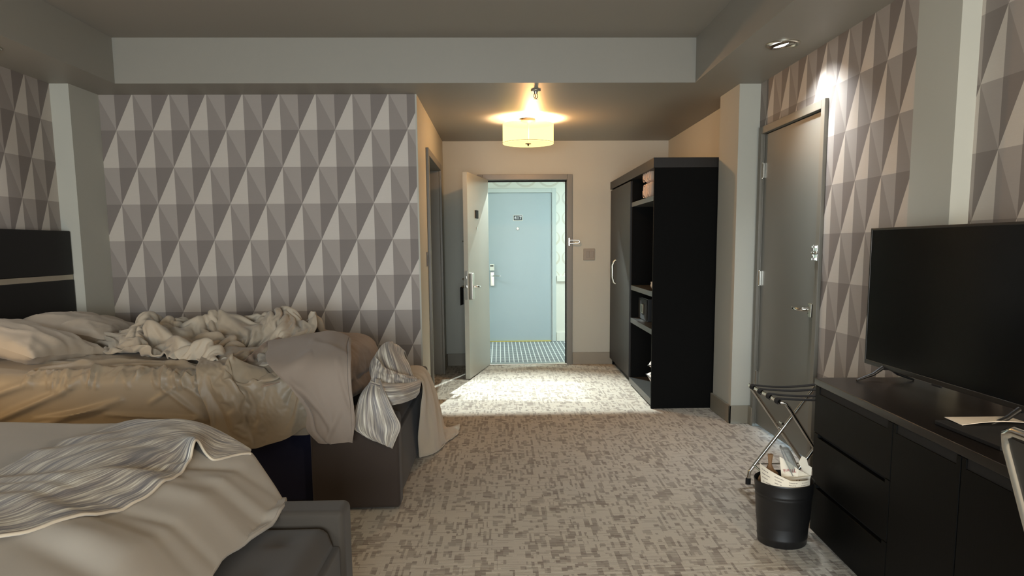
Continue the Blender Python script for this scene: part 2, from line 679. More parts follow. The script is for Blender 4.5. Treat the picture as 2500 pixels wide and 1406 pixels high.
struct(B(-3.3, 2.2, YN - .2, YF + .07, -0.12, 0.0).build('floor', 'carpet'))
struct(B(-4.2, 4.2, YF + .07, 10.13, -0.12, -0.002).build('floor', 'cor_carpet'))
struct(B(-3.3, 2.2, YN - .2, 5.3, ZC, ZC + .15).build('ceiling', 'ceiling'))
sof = MB()
sof.box(1.375, 2.15, YN - .2, 5.25, ZS, ZC)
sof.box(-3.3, -2.61, YN - .2, 5.25, ZS, ZC)
sof.box(-3.3, 2.15, 5.25, YF, ZS, ZC + .15)
sof.box(-2.61, 1.375, YN - .2, YN + .5, ZS, ZC)
struct(sof.build('ceiling', 'hall_ceiling'))
struct(B(-4.2, 4.2, YF, 10.3, ZS, ZS + .2).build('ceiling', 'white'))

# papered wall left of the hall, left wall with its column
struct(B(XL, HX - .012, YB, YB + .12, 0, ZS).build('wall_back', 'wp_back'))
struct(B(HX - .012, HX, YB - .001, YB + .1205, 0, ZS).build('trim_1', 'paint'))
struct(B(XL - .12, XL, YN, 5.3, 0, ZS).build('wall_left', 'wp_left'))
struct(B(XL - .12, -2.922, 5.245, YB + .01, 0, ZS).build('wall_left_column', 'paint'))
struct(B(-3.3, 2.2, YN - .12, YN, 0, ZC).build('wall_rear', 'paint'))

# right wall: paper, connecting door opening Y 4.235..5.20, two columns
wr = MB()
wr.box(XR, XR + .14, 3.32, 4.20, 0, ZS)
wr.box(XR, XR + .14, 5.225, 5.30, 0, ZS)
wr.box(XR, XR + .14, 4.20, 5.225, 2.10, ZS)
struct(wr.build('wall_right', 'wp_right'))
struct(B(XR, XR + .14, 3.006, 3.32, 0, ZS).build('wall_right_band', 'paint'))
struct(B(1.931, 2.07, YN, 3.007, 0, ZS).build('wall_right_near', 'wp_right_near'))
struct(B(1.700, XR + .14, 5.288, 5.745, 0, ZS).build('wall_right_pillar', 'paint'))
# entry hall
hl = MB()
hl.box(HX - .11, HX, YB + .12, 6.27, 0, ZS)
hl.box(HX - .11, HX, 7.55, YF, 0, ZS)
hl.box(HX - .11, HX, 6.27, 7.55, 2.09, ZS)
struct(hl.build('wall_hall_left', 'paint'))
struct(B(1.84, 1.99, 5.745, YF + .1, 0, ZS).build('wall_hall_right', 'paint'))
wf = MB()
wf.box(-2.2, -.185, YF, YF + .14, 0, ZS)
wf.box(.752, 4.2, YF, YF + .14, 0, ZS)
wf.box(-.185, .752, YF, YF + .14, 2.05, ZS)
struct(wf.build('wall_front', 'paint'))

# bathroom behind the left hall door: plain walls, an added opening sized to shape the sun beam
bw = MB()
bw.box(-1.75, HX - .11, YB + .12, 5.95, 0, ZS)
bw.box(-1.75, HX - .11, 7.86, YF, 0, ZS)
bw.box(-1.75, -1.65, 5.95, 6.42, 0, ZS)
bw.box(-1.75, -1.65, 7.42, 7.86, 0, ZS)
bw.box(-1.75, -1.65, 6.42, 7.42, 0, .64)
bw.box(-1.75, -1.65, 6.42, 7.42, 1.82, ZS)
struct(bw.build('wall_bathroom', 'paint'))

# baseboards
BH = .135
struct(B(.80, 1.3, YF - .014, YF, 0, BH).build('baseboard_front', 'base', bevel=.003))
struct(B(-.60, -.235, YF - .014, YF, 0, BH).build('baseboard_front_left', 'base', bevel=.003))
struct(B(HX, HX + .014, 7.61, YF - .014, 0, BH).build('baseboard_hall_left', 'base', bevel=.003))
struct(B(HX, HX + .014, YB - .014, 6.21, 0, BH).build('baseboard_hall_corner', 'base', bevel=.003))
struct(B(-2.92, HX + .014, YB - .014, YB, 0, BH).build('baseboard_back', 'base', bevel=.003))
pb = MB()
pb.box(1.684, 1.700, 5.272, 5.76, 0, BH)
pb.box(1.684, 1.840, 5.272, 5.288, 0, BH)
pb.box(1.824, 1.851, 5.20, 5.288, 0, BH)
struct(pb.build('baseboard_pillar', 'base', bevel=.003))
struct(B(XR - .014, XR, 3.01, 4.165, 0, BH).build('baseboard_right', 'base', bevel=.003))
struct(B(XL, XL + .014, YN, 5.24, 0, BH).build('baseboard_left', 'base', bevel=.003))

# ------------------------------------------------------------- doors and frames


def frame_x(x0, y0, y1, zt, w, dep, matn, name, side):
    """steel frame round an opening in a wall facing X; profile mitred"""
    m = MB()
    m.box(x0, x0 + side * dep, y0 - w, y0, 0, zt + w)
    m.box(x0, x0 + side * dep, y1, y1 + w, 0, zt + w)
    m.box(x0, x0 + side * dep, y0, y1, zt, zt + w)
    # jamb lining
    m.box(x0 - side * .12, x0, y0 - .012, y0, 0, zt)
    m.box(x0 - side * .12, x0, y1, y1 + .012, 0, zt)
    m.box(x0 - side * .12, x0, y0, y1, zt, zt + .012)
    return struct(m.build(name, matn, bevel=.003))


def frame_y(y0, x0, x1, zt, w, dep, lin_d, matn, name):
    m = MB()
    m.box(x0 - w, x0, y0 - dep, y0, 0, zt + w)
    m.box(x1, x1 + w, y0 - dep, y0, 0, zt + w)
    m.box(x0, x1, y0 - dep, y0, zt, zt + w)
    m.box(x0 - .01, x0 + .004, y0, y0 + lin_d, 0, zt)
    m.box(x1 - .004, x1 + .01, y0, y0 + lin_d, 0, zt)
    m.box(x0, x1, y0, y0 + lin_d, zt - .004, zt + .01)
    return struct(m.build(name, matn, bevel=.003))


frame_x(XR, 4.235, 5.19, 2.08, .05, .022, 'frame', 'trim_2', -1)
frame_x(HX, 6.285, 7.535, 2.075, .06, .024, 'frame', 'trim_3', 1)
frame_y(YF, -.18, .740, 2.03, .056, .02, .14, 'frame', 'trim_4')
stp = MB()                                    # door stop of the entry frame
stp.box(.722, .738, YF + .05, YF + .07, 0, 2.03)
stp.box(-.18, .738, YF + .05, YF + .07, 2.01, 2.03)
struct(stp.build('trim_5', 'black_matte'))
struct(B(-.18, .74, YF + .0, YF + .10, 0, .012).build('trim_6', 'nickel', bevel=.003))

# bathroom door standing open inside: only its edge is seen

# --- entry door, open into the hall
ang = math.atan2(-.891, -.188)
d1 = thing('door_1', None, None, (-.12, 8.076, 0), ang)
struct(d1)
leaf = B(0, .911, -.045, 0, .012, 2.03).build('leaf', 'door_entry', d1, bevel=.002)
lk = MB()
lk.prism([(0, .80), (.066, .80), (.066, .93), (.058, .945), (.066, .97), (.070, 1.03), (.060, 1.06), (.0, 1.06)], 0, .040,
         lambda u, v, w: (.905 - u, w, v))
lk.build('lock_case', 'nickel', d1, bevel=.005)
lev = MB().tube([(.862, .03, .925), (.862, .066, .925), (.850, .078, .925), (.775, .080, .922)], .010, 12)
lev.build('lever', 'chrome', d1, smooth=True)
B(.911, .9135, -.037, -.008, .80, 1.08).build('latch_plate', 'nickel', d1, bevel=.001)
MB().box(.9135, .925, -.030, -.016, .915, .94).box(.9135, .921, -.028, -.018, 1.005, 1.03).build('latch_bolt', 'chrome', d1, bevel=.002)
MB().lathe([(.026, 0), (.026, .008), (.012, .012), (.012, .03)], (.85, -.045, .925), 20, 'Y', True, Matrix.Scale(-1, 4, (0, 1, 0))).tube(
    [(.85, -.065, .925), (.85, -.085, .925), (.77, -.09, .925)], .009, 10).build('inside_lever', 'chrome', d1, smooth=True)
MB().lathe([(.018, 0), (.018, .012), (.010, .014), (.010, .026)], (.87, -.045, 1.00), 16, 'Y', True, Matrix.Scale(-1, 4, (0, 1, 0))).build('thumb_turn', 'chrome', d1, smooth=True)
B(.835, .875, -.068, -.045, 1.36, 1.375).build('guard_knob', 'chrome', d1, bevel=.003)
tagm = B(.74, .86, -.1015, -.0990, .74, .92).build('door_hanger', 'black_matte', d1, bevel=.001)
B(.50, .60, 0, .010, 1.60, 1.68).build('room_plate', 'black_matte', d1, bevel=.001)
MB().lathe([(.014, 0), (.014, .006), (.008, .008)], (.55, 0, 1.50), 16, 'Y').build('peephole', 'chrome', d1, smooth=True)

# --- connecting door in the right wall
d2 = thing('door_2', None, None, (XR + .03, 4.71, 0))
struct(d2)
lf = MB().box(XR + .004, XR + .046, 4.240, 5.186, .022, 2.074)
lf.build('leaf', 'door', d2, bevel=.002)
for z in (1.83, 1.08, .36):
    h = MB().tube([(XR - .004, 5.193, z - .055), (XR - .004, 5.193, z + .055)], .008, 10)
    h.box(XR - .008, XR + .002, 5.168, 5.196, z - .05, z + .05)
    h.build('hinge', 'nickel', d2, smooth=True)
MB().box(XR - .008, XR + .006, 4.285, 4.335, .892, .968).box(XR - .020, XR - .006, 4.262, 4.300, .888, .966).build('rose_plate', 'nickel', d2, bevel=.002)
MB().lathe([(.0045, 0), (.0045, .003)], (XR - .011, 4.322, .952), 10, 'X').lathe([(.0045, 0), (.0045, .003)], (XR - .011, 4.322, .908), 10, 'X').build('screw', 'black_matte', d2)
MB().tube([(XR - .01, 4.31, .932), (XR - .050, 4.31, .932), (XR - .062, 4.325, .932), (XR - .066, 4.41, .931), (XR - .060, 4.44, .936)],
          [.012, .012, .011, .010, .006], 12).build('lever', 'chrome', d2, smooth=True)
gd = thing('swing_bar_guard', 'chrome swing bar guard on the closed grey connecting door', 'door latch', (XR - .03, 4.23, 1.27))
MB().box(XR - .028, XR + .004, 4.242, 4.252, 1.225, 1.315).box(XR - .030, XR - .022, 4.250, 4.262, 1.25, 1.262).build('strike_plate', 'chrome', gd, bevel=.002)
MB().box(XR - .050, XR - .022, 4.210, 4.222, 1.225, 1.240).box(XR - .050, XR - .022, 4.210, 4.222, 1.295, 1.310).box(
    XR - .027, XR - .022, 4.196, 4.236, 1.222, 1.312).build('bracket', 'chrome', gd, bevel=.002)
MB().tube([(XR - .034, 4.188, 1.276), (XR - .034, 4.25, 1.276), (XR - .034, 4.256, 1.270), (XR - .034, 4.25, 1.262), (XR - .034, 4.188, 1.262)], .004, 8).lathe(
    [(.002, 0), (.009, .003), (.011, .009), (.009, .015), (.002, .018)], (XR - .043, 4.186, 1.269), 14, 'X').build('bar', 'chrome', gd, smooth=True)

# --- door 417 across the corridor
YC = 10.13
struct(B(-4.2, 4.2, YC, YC + .1, .86, ZS).build('wall_corridor', 'rings'))
struct(B(-4.2, 4.2, YC - .012, YC + .1, 0, .86).build('wall_corridor_wainscot', 'white'))
cr = MB()
cr.box(.78, 4.2, YC - .035, YC, .83, .905)
cr.box(.78, 4.2, YC - .026, YC, 0, .125)
cr.box(-4.2, -.28, YC - .035, YC, .83, .905)
cr.box(-4.2, -.28, YC - .026, YC, 0, .125)
for x in (.93, 1.85, 2.8):
    cr.box(x, x + .80, YC - .022, YC - .012, .20, .22)
    cr.box(x, x + .80, YC - .022, YC - .012, .74, .76)
    cr.box(x, x + .02, YC - .022, YC - .012, .22, .74)
    cr.box(x + .78, x + .80, YC - .022, YC - .012, .22, .74)
struct(cr.build('trim_7', 'white', bevel=.003))
frame_y(YC - .012, -.222, .716, 2.035, .055, .03, .02, 'cor_frame', 'trim_8')
d3 = thing('door_3', None, None, (.25, YC - .02, 0))
struct(d3)
B(-.216, .710, YC - .026, YC - .01, .012, 2.030).build('leaf', 'cor_door', d3, bevel=.002)
B(-.216, .700, YC - .040, YC - .0265, .0, .012).build('threshold', MAT.setdefault('brass', plain('brass_strip', rgb(206, 190, 96), .4, .3)), d3)
pl = MB().box(.188, .316, YC - .0290, YC - .0262, 1.658, 1.737).build('number_plate_border', 'white', d3)
pl2 = MB().box(.195, .309, YC - .0310, YC - .0290, 1.665, 1.730).build('number_plate', plain('plate_charcoal', rgb(52, 56, 60), .5), d3)
TXW = emit('sign_white', (1, 1, 1, 1), 0.0, (.9, .9, .9, 1))
text_part('number', '417', .060, TXW, d3,
          Matrix.Translation((.252, YC - .0315, 1.697)) @ Matrix.Rotation(PI / 2, 4, 'X') @ Matrix.Scale(1.15, 4, (1, 0, 0)), .0004)
MB().lathe([(.020, 0), (.020, -.006), (.012, -.008), (.012, -.004), (.006, -.004)], (.249, YC - .026, 1.552), 20, 'Y').build('peephole', 'nickel', d3, smooth=True)
B(-.140, -.078, YC - .050, YC - .026, .985, 1.075).build('card_reader', 'white', d3, bevel=.004)
B(-.135, -.090, YC - .0515, YC - .050, 1.043, 1.058).build('reader_window', 'black_matte', d3)
B(-.135, -.080, YC - .042, YC - .026, .775, .965).build('escutcheon', 'nickel', d3, bevel=.004)
MB().tube([(-.108, YC - .04, .915), (-.108, YC - .075, .915), (-.09, YC - .085, .915), (.010, YC - .085, .912)], .009, 12).build('lever', 'chrome', d3, smooth=True)

# --- door guard on the entry frame
g = thing('door_guard', 'chrome swing bar door guard sticking out of the entry door frame', 'door latch', (.775, YF - .02, 1.36))
B(.752, .768, YF - .030, YF - .020, 1.315, 1.405).build('hinge_plate', 'chrome', g, bevel=.002)
MB().tube([(.770, YF - .032, 1.378), (.862, YF - .045, 1.376), (.872, YF - .046, 1.368), (.872, YF - .046, 1.354), (.862, YF - .045, 1.346), (.770, YF - .032, 1.344)],
          .006, 10).build('swing_bar', 'chrome', g, smooth=True)

# --- light switches
s = thing('light_switch', 'double light switch plate on the wall right of the entry door', 'light switch', (.981, YF, 1.221))
B(.918, 1.044, YF - .010, YF, 1.158, 1.284).build('plate', plain('switch_plate', rgb(134, 124, 108), .4), s, bevel=.003)
for x in (.951, .997):
    B(x - .001, x + .036, YF - .013, YF - .010, 1.186, 1.257).build('rocker', plain('switch_rocker', rgb(124, 113, 98), .35), s, bevel=.002)
s = thing('light_switch', 'brown light switch plate on the hall wall left of the bathroom door', 'light switch', (HX, 6.09, 1.22))
B(HX, HX + .008, 6.085, 6.16, 1.160, 1.275).build('plate', plain('switch_plate_dark', rgb(96, 84, 76), .4), s, bevel=.002)
B(HX + .008, HX + .011, 6.105, 6.14, 1.185, 1.25).build('rocker', plain('switch_rocker_dark', rgb(84, 74, 66), .35), s, bevel=.001)

# --- drum lamp
L = thing('drum_ceiling_lamp', 'pale yellow drum shade ceiling lamp glowing in the entry hall', 'ceiling lamp', (.264, 6.70, ZS))
LX, LY = .264, 6.70
R0 = .2265
MB().lathe([(R0, 2.222), (R0, 2.392), (R0 - .004, 2.392), (R0 - .004, 2.222)], (LX, LY, 0), 64, cap=False).build('shade', 'shade', L, smooth=True)
MB().lathe([(.003, 2.226), (R0 - .006, 2.226), (R0 - .006, 2.230), (.003, 2.230)], (LX, LY, 0), 64, cap=True).build('diffuser', 'diffuser', L, smooth=True)
MB().lathe([(R0 + .0006, 2.228), (R0 + .0006, 2.231)], (LX, LY, 0), 64, cap=False).build('shade_trim', MAT['darkbronze'], L, smooth=True)
MB().lathe([(.026, 2.226), (.026, 2.221), (.010, 2.219), (.007, 2.214), (.007, 2.204), (.003, 2.202)], (LX, LY, 0), 20).build('finial', 'darkbronze', L, smooth=True)
MB().lathe([(.065, 2.44), (.065, 2.415), (.02, 2.405), (.008, 2.40), (.008, 2.235)], (LX, LY, 0), 28).build('canopy', 'darkbronze', L, smooth=True)

# --- sprinkler
sp = thing('sprinkler', 'small pendant fire sprinkler on the soffit before the drum lamp', 'sprinkler', (.274, 5.50, ZS))
SX, SY = .274, 5.50
MB().lathe([(.036, 2.44), (.034, 2.434), (.014, 2.430), (.012, 2.415)], (SX, SY, 0), 24).build('escutcheon', 'nickel', sp, smooth=True)
sm = MB()
for a in (-1, 1):
    sm.tube([(SX, SY, 2.418), (SX + a * .013, SY, 2.412), (SX + a * .013, SY, 2.392), (SX, SY, 2.378)], .0025, 8)
sm.build('yoke', 'darkbronze', sp, smooth=True)
MB().lathe([(.002, 2.415), (.0035, 2.405), (.0035, 2.392), (.002, 2.384)], (SX, SY, 0), 12).build('glass_bulb', plain('sprinkler_bulb', rgb(190, 110, 60), .2), sp, smooth=True)
MB().lathe([(.018, 2.377), (.019, 2.375), (.004, 2.374)], (SX, SY, 0), 24).build('deflector', 'nickel', sp, smooth=True)


# --- recessed spots
def downlight(x, y, label, tilt):
    t = thing('recessed_spot', label, 'recessed light', (x, y, ZS), group=None)
    MB().lathe([(.094, ZS), (.094, ZS - .006), (.088, ZS - .010), (.078, ZS - .006), (.070, ZS + .004)], (x, y, 0), 48, cap=False).build('ring', 'nickel', t, smooth=True)
    rm = Matrix.Rotation(tilt, 4, 'Y')
    MB().lathe([(.076, .0), (.072, -.010), (.060, -.012), (.057, -.004)], (x, y, ZS - .001), 40, 'Z', False, rm).build('gimbal', 'darkbronze', t, smooth=True)
    MB().lathe([(.001, -.0045), (.056, -.0045)], (x, y, ZS - .001), 40, 'Z', False, rm).build('lens', 'bulb', t)
    return t


downlight(1.608, 4.262, 'recessed spot lamp glowing white in the right soffit', -.20)
downlight(-2.855, 4.31, 'recessed spot in the left soffit, cut by the picture edge', .20)

# =================================================================== wardrobe
W = thing('wardrobe', 'tall dark espresso wardrobe with open shelves standing in the entry hall', 'wardrobe', (1.5, 6.9, 0))
WX0, WX1, WY0, WY1, WT = 1.212, 1.835, 5.805, 8.06, 1.995
B(WX0 + .002, WX1, WY0, WY0 + .028, 0, 1.917).build('side_panel', 'espresso_side', W, bevel=.002)
B(WX0 + .03, WX1, WY1 - .028, WY1, .0, 1.917).build('side_panel', 'espresso_side', W, bevel=.002)
B(WX0 - .006, WX1 + .002, WY0 - .004, WY1, 1.917, WT).build('crown', 'espresso', W, bevel=.002)
B(WX0 + .02, WX1, 6.84, 6.865, .07, 1.917).build('divider', 'espresso_side', W, bevel=.002)
B(WX1 - .012, WX1, WY0, WY1, .0, 1.917).build('back_panel', 'black_matte', W)
B(WX0 + .05, WX1 - .02, WY0 + .03, WY1, .0, .07).build('plinth', 'espresso', W)
wd = B(WX0, WX0 + .020, 6.850, WY1, .075, 1.905).build('door', 'espresso', W, bevel=.002)
MB().tube([(WX0, 7.672, .92), (WX0 - .020, 7.672, .935), (WX0 - .036, 7.672, .99), (WX0 - .036, 7.672, 1.10), (WX0 - .020, 7.672, 1.15), (WX0, 7.672, 1.165)],
          .009, 10, flat=1.2).build('handle', 'nickel', wd, smooth=True)
for z0, z1 in ((1.668, 1.708), (.905, .948), (.598, .642)):
    B(WX0 + .010, WX1 - .012, WY0 + .028, 6.84, z0, z1).build('shelf', 'shelf', W, bevel=.002)
B(WX0 + .004, WX1 - .012, WY0 + .028, 6.84, .02, .075).build('bottom_shelf', 'shelf', W, bevel=.002)


# rolled towels on the top shelf
def towel(y, z, label, r=.068):
    t = thing('rolled_towel', label, 'towel', (1.27, y, z), group='rolled towels on the top wardrobe shelf')
    m = MB()

    def sec(u, v):
        a = u * 2 * PI
        rr = r * (1 + .035 * math.sin(3 * a + 1) + .05 * max(0, math.cos(a - 2.2)) ** 6)
        e = [0, .55, .92, 1, 1, 1, 1, .92, .55, 0][min(9, int(round(v * 9)))]
        x = [0, .0, .008, .03, .12, .2, .28, .302, .31, .31][min(9, int(round(v * 9)))]
        return (1.235 + x, y + rr * e * math.cos(a), z + r * .98 + rr * e * math.sin(a) * .97)
    m.grid(sec, 28, 9)
    m.build('roll', 'towel', t, smooth=True, subsurf=1)
    sp_ = []
    for i in range(46):
        a = i * .42
        q = .006 + .0028 * i * .45
        sp_.append((1.2325 - .002 * math.sin(i * .2), y + q * math.cos(a), z + r + q * math.sin(a)))
    MB().tube(sp_, .0028, 6).build('spiral_edge', 'towel', t, smooth=True)
    return t


towel(6.30, 1.708, 'rolled towel on the wardrobe top shelf, lower row, farther from the camera')
towel(6.13, 1.708, 'rolled towel on the wardrobe top shelf, lower row, nearer the side panel')
towel(6.30, 1.843 - .002, 'rolled towel on the wardrobe top shelf, upper row, farther from the camera', .064)
towel(6.13, 1.843 - .002, 'rolled towel on the wardrobe top shelf, upper row, nearer the side panel', .064)

# safe
sf = thing('room_safe', 'small black room safe on the lower wardrobe shelf', 'safe', (1.45, 6.6, .642))
B(1.30, 1.60, 6.42, 6.82, .642, .845).build('body', 'black', sf, bevel=.004)
dr = B(1.292, 1.300, 6.43, 6.81, .650, .838).build('door', 'black_matte', sf, bevel=.003)
B(1.280, 1.292, 6.545, 6.665, .705, .790).build('keypad', 'nickel', dr, bevel=.006)
B(1.278, 1.280, 6.575, 6.585, .72, .778).build('display', 'black_matte', dr)

# cups on a tray
tr = thing('tray', 'small dark tray on the middle wardrobe shelf', 'tray', (1.36, 6.1, .948))
MB().lathe([(.001, .948), (.12, .948), (.135, .955), (.132, .957), (.118, .951), (.001, .951)], (1.37, 6.10, 0), 32, cap=False).build('dish', 'darkbronze', tr, smooth=True)


def cup(x, y, s, label, name='cup'):
    c = thing(name, label, 'cup', (x, y, .951))
    MB().lathe([(.020 * s, 0), (.028 * s, .006), (.036 * s, .035 * s), (.038 * s, .066 * s), (.035 * s, .066 * s), (.03 * s, .012), (.001, .008)], (x, y, .951), 24, cap=False).build(
        'bowl', plain('white_china', rgb(214, 200, 184), .25), c, smooth=True)
    hp = [(x, y + .036 * s + .018 * s * math.sin(a), .951 + .036 * s + .018 * s * math.cos(a)) for a in [i * PI / 8 for i in range(9)]]
    MB().tube(hp, .004 * s, 8).build('handle', plain('white_china', rgb(214, 200, 184), .25), c, smooth=True)


cup(1.285, 6.045, 1.0, 'white china cup on the tray, nearest the wardrobe side panel')
cup(1.355, 6.17, .72, 'small white cup lying back on the tray in the wardrobe')
cup(1.31, 6.27, .5, 'tiny white cup at the far end of the wardrobe tray')


# striped cushions in the bottom of the wardrobe
def cushion(name, label, loc, sx, sy, sz, rot, matn, group=None, pipe=True, cat='pillow', pipemat='black_matte', nu=26):
    t = thing(name, label, cat, loc, .0001, group)
    m = MB()
    e = 2.6

    def surf(sgn):
        def f(u, v):
            a, b = 2 * u - 1, 2 * v - 1
            h = max(0.0, (1 - abs(a) ** e) * (1 - abs(b) ** e)) ** .5
            pinch = 1 - .07 * (abs(a) ** 2 * (1 - abs(b) ** 2)) * 0
            px = a * sx * (1 - .10 * (1 - b * b) * abs(a) ** 3)
            py = b * sy * (1 - .10 * (1 - a * a) * abs(b) ** 3)
            w = .035 * math.sin(3.1 * a + 2 * b) * math.sin(2.3 * b - 1)
            return rot @ Vector((px, py, sgn * sz * h * (1 + w * 2) + .004 * sgn))
        return f
    m.grid(surf(1), nu, nu)
    m.grid(surf(-1), nu, nu)
    body = m.build('cushion_body' if pipe else 'pillow_body', matn, t, smooth=True, weld=False)
    if pipe:
        ring = []
        N = 60
        for i in range(N):
            s_ = i / N * 4
            k = int(s_)
            f = s_ - k
            a, b = [(-1 + 2 * f, -1), (1, -1 + 2 * f), (1 - 2 * f, 1), (-1, 1 - 2 * f)][k]
            px = a * sx * (1 - .10 * (1 - b * b) * abs(a) ** 3)
            py = b * sy * (1 - .10 * (1 - a * a) * abs(b) ** 3)
            ring.append(rot @ Vector((px, py, 0)))
        MB().tube(ring, .005, 8, closed=True).build('piping', pipemat, t, smooth=True)
    return t


def striped_cotton():
    t = NT('piped_cushion')
    x, y, z = t.xyz()
    l = t.math('LESS_THAN', t.math('ABSOLUTE', t.math('SUBTRACT', t.math('FRACT', t.math('MULTIPLY', t.math('ADD', z, y), 9.0)), .5)), .04)
    t.set(color=t.mix(l, rgb(222, 206, 198), rgb(40, 36, 36)), rough=.8)
    return t.m


MAT['cushion'] = striped_cotton()
cushion('cushion', 'pale piped cushion in the wardrobe bottom, lower of two', (1.43, 6.06, .165), .17, .20, .072, Matrix.Rotation(.10, 3, 'X') @ Matrix.Rotation(.12, 3, 'Y'), 'cushion',
        'cushions in the bottom of the wardrobe')
cushion('cushion', 'pale piped cushion in the wardrobe bottom, upper of two', (1.44, 6.05, .345), .17, .20, .085, Matrix.Rotation(-.12, 3, 'X') @ Matrix.Rotation(-.22, 3, 'Y'), 'cushion',
        'cushions in the bottom of the wardrobe')

# =================================================================== dresser
DT = .723
D = thing('dresser', 'long black dresser carrying the television', 'dresser', (1.415, 3.21, 0), math.radians(-2.3))
MB().prism([(.022, 0), (.420, 0), (.428, -.20), (.428, -.225), (.500, -.225), (.555, -1.60), (.022, -1.60)], 0, .69, lambda u, v, w: (u, v, w)).build('body', 'dresser', D, bevel=.002)
MB().prism([(-.004, .004), (.424, .004), (.432, -.20), (.432, -.222), (.504, -.222), (.560, -1.604), (-.004, -1.604)], .692, DT, lambda u, v, w: (u, v, w)).build('top', 'dresser_top', D, bevel=.003)
B(.004, .022, -1.60, 0, .655, .692).build('reveal', 'black_matte', D)


def front(name, y0, y1, z0, z1, n0, n1, depth=.016):
    """drawer or door front with a finger recess cut into its upper edge"""
    poly = [(y0, z0), (y1, z0), (y1, z1), (n1, z1), (n1, z1 - depth), (n0, z1 - depth), (n0, z1), (y0, z1)]
    return MB().prism(poly, 0, .020, lambda u, v, w: (w, -u, v)).build(name, 'dresser', D, bevel=.0015)


front('drawer', .004, .708, .478, .688, .05, .672, .030)
front('drawer', .004, .708, .246, .475, .05, .672)
front('drawer', .004, .708, .02, .243, .05, .672)
front('door', .713, 1.122, .02, .688, .735, 1.10, .030)
front('door', 1.128, 1.590, .02, .688, 1.15, 1.57, .030)
B(.0205, .024, -1.59, -.01, .02, .688).build('shadow_gap', 'black_matte', D)

# leaflet and folder on the dresser
wl = MB()


def leafc(u, v):
    x = 1.480 + .215 * u
    y = 2.262 + (.095 - .01 * u) * v + .0 * u
    return (x, y + .006 * u, DT + .020 + .006 * math.sin(u * PI) * (1 - v) - .004 * (1 - v) * (1 - u) ** 2)


wl.grid(leafc, 16, 6)
t = wl.build('leaflet', plain('white_paper', rgb(236, 226, 210), .5), smooth=True, solid=.0015)
tag(t, 'white printed leaflet lying on the dresser under the television', 'leaflet')
fo = thing('folder', 'black folder on the dresser between the leaflet and the chair', 'folder', (1.56, 2.2, DT))
B(1.44, 1.700, 2.02, 2.345, DT, DT + .014).build('cover', 'black_matte', fo, bevel=.003)
B(1.455, 1.703, 2.03, 2.335, DT + .003, DT + .011).build('pages', plain('folder_pages', rgb(70, 62, 54), .8), fo)

# =================================================================== television
T = thing('television', 'large flat black television standing on the dresser', 'television', (1.667, 3.272, DT), math.radians(1.0))
TH0, TH1, TW = .055, .665, 1.092
B(.0, .030, -TW, 0, TH0, TH1).build('housing', 'black', T, bevel=.004)
B(.030, .046, -TW * .9, -TW * .1, TH0 + .03, TH0 + .35).build('rear_box', 'black_matte', T, bevel=.01)
fr = MB()
bz = .010
fr.box(-.004, .001, -TW, -TW + bz, TH0, TH1)
fr.box(-.004, .001, -bz, 0, TH0, TH1)
fr.box(-.004, .001, -TW + bz, -bz, TH1 - bz, TH1)
fr.box(-.004, .001, -TW + bz, -bz, TH0, TH0 + .020)
fr.build('bezel', plain('tv_bezel', rgb(34, 32, 30), .35), T, bevel=.0015)
t_ = NT('tv_glass')
t_.set(color=(.004, .005, .0055, 1), rough=.16, spec=.22)
t_.bump(t_.noise(t_.obj(), 2, 1), .002, .001)
B(-.002, .0, -TW + bz, -bz, TH0 + .020, TH1 - bz).build('screen', t_.m, T)
B(-.006, -.001, -TW * .5 - .03, -TW * .5 + .03, TH0 - .006, TH0 + .002).build('logo_bar', 'black_matte', T, bevel=.001)
for sy in (-.155, -.985):
    lg = MB()
    for sx, o2 in ((-.130, .0), (.120, -.012)):
        lg.tube([(.014 + (.012 if sx > 0 else -.012), sy, TH0 + .006), (.014 + sx * .45, sy - .002, .030), (.014 + sx, sy + o2, .004)],
                [.013, .011, .006], 10, flat=.7)
    lg.box(.0, .03, sy - .012, sy + .012, TH0 - .006, TH0 + .012)
    lg.build('leg', 'black', T, smooth=True)

# =================================================================== chair
CH = thing('desk_chair', 'dark chair with a chrome frame cut by the right picture edge', 'chair', (1.25, 1.22, 0))


def ch(y, z, o=0.0):
    return (1.035 + (.940 - z) * .335 + o, y, z - .022)


fr = MB()
fr.tube([ch(1.435, .44), ch(1.437, .70), ch(1.437, .93), ch(1.428, .957), ch(1.40, .968), ch(1.05, .968), ch(1.018, .957), ch(1.008, .93), ch(1.008, .70), ch(1.010, .44)],
        .0115, 12)
fr.build('back_frame', 'chrome', CH, smooth=True)
bk = MB()
bk.grid(lambda u, v: ch(1.02 + .405 * u, .50 + .455 * v, .010 - .020 * math.sin(u * PI)), 12, 12)
bk.build('backrest', 'black', CH, smooth=True, solid=.022)
se = MB().box(1.12, 1.56, 1.015, 1.43, .425, .475)
se.build('seat', 'black', CH, bevel=.02, seg=4)
for y in (1.01, 1.435):
    MB().tube([(1.125, y, .44), (1.10, y, .20), (1.07, y, .008)], .011, 12).build('leg', 'chrome', CH, smooth=True)
    MB().tube([(1.54, y, .44), (1.555, y, .20), (1.57, y, .008)], .011, 12).build('leg', 'chrome', CH, smooth=True)

# =================================================================== luggage rack
RK = thing('luggage_rack', 'folding chrome luggage rack with black straps standing before the connecting door', 'luggage rack', (1.55, 3.7, 0))
XA, XB, RY0, RY1, RZ = 1.365, 1.725, 3.475, 3.925, .552
rr = .0105
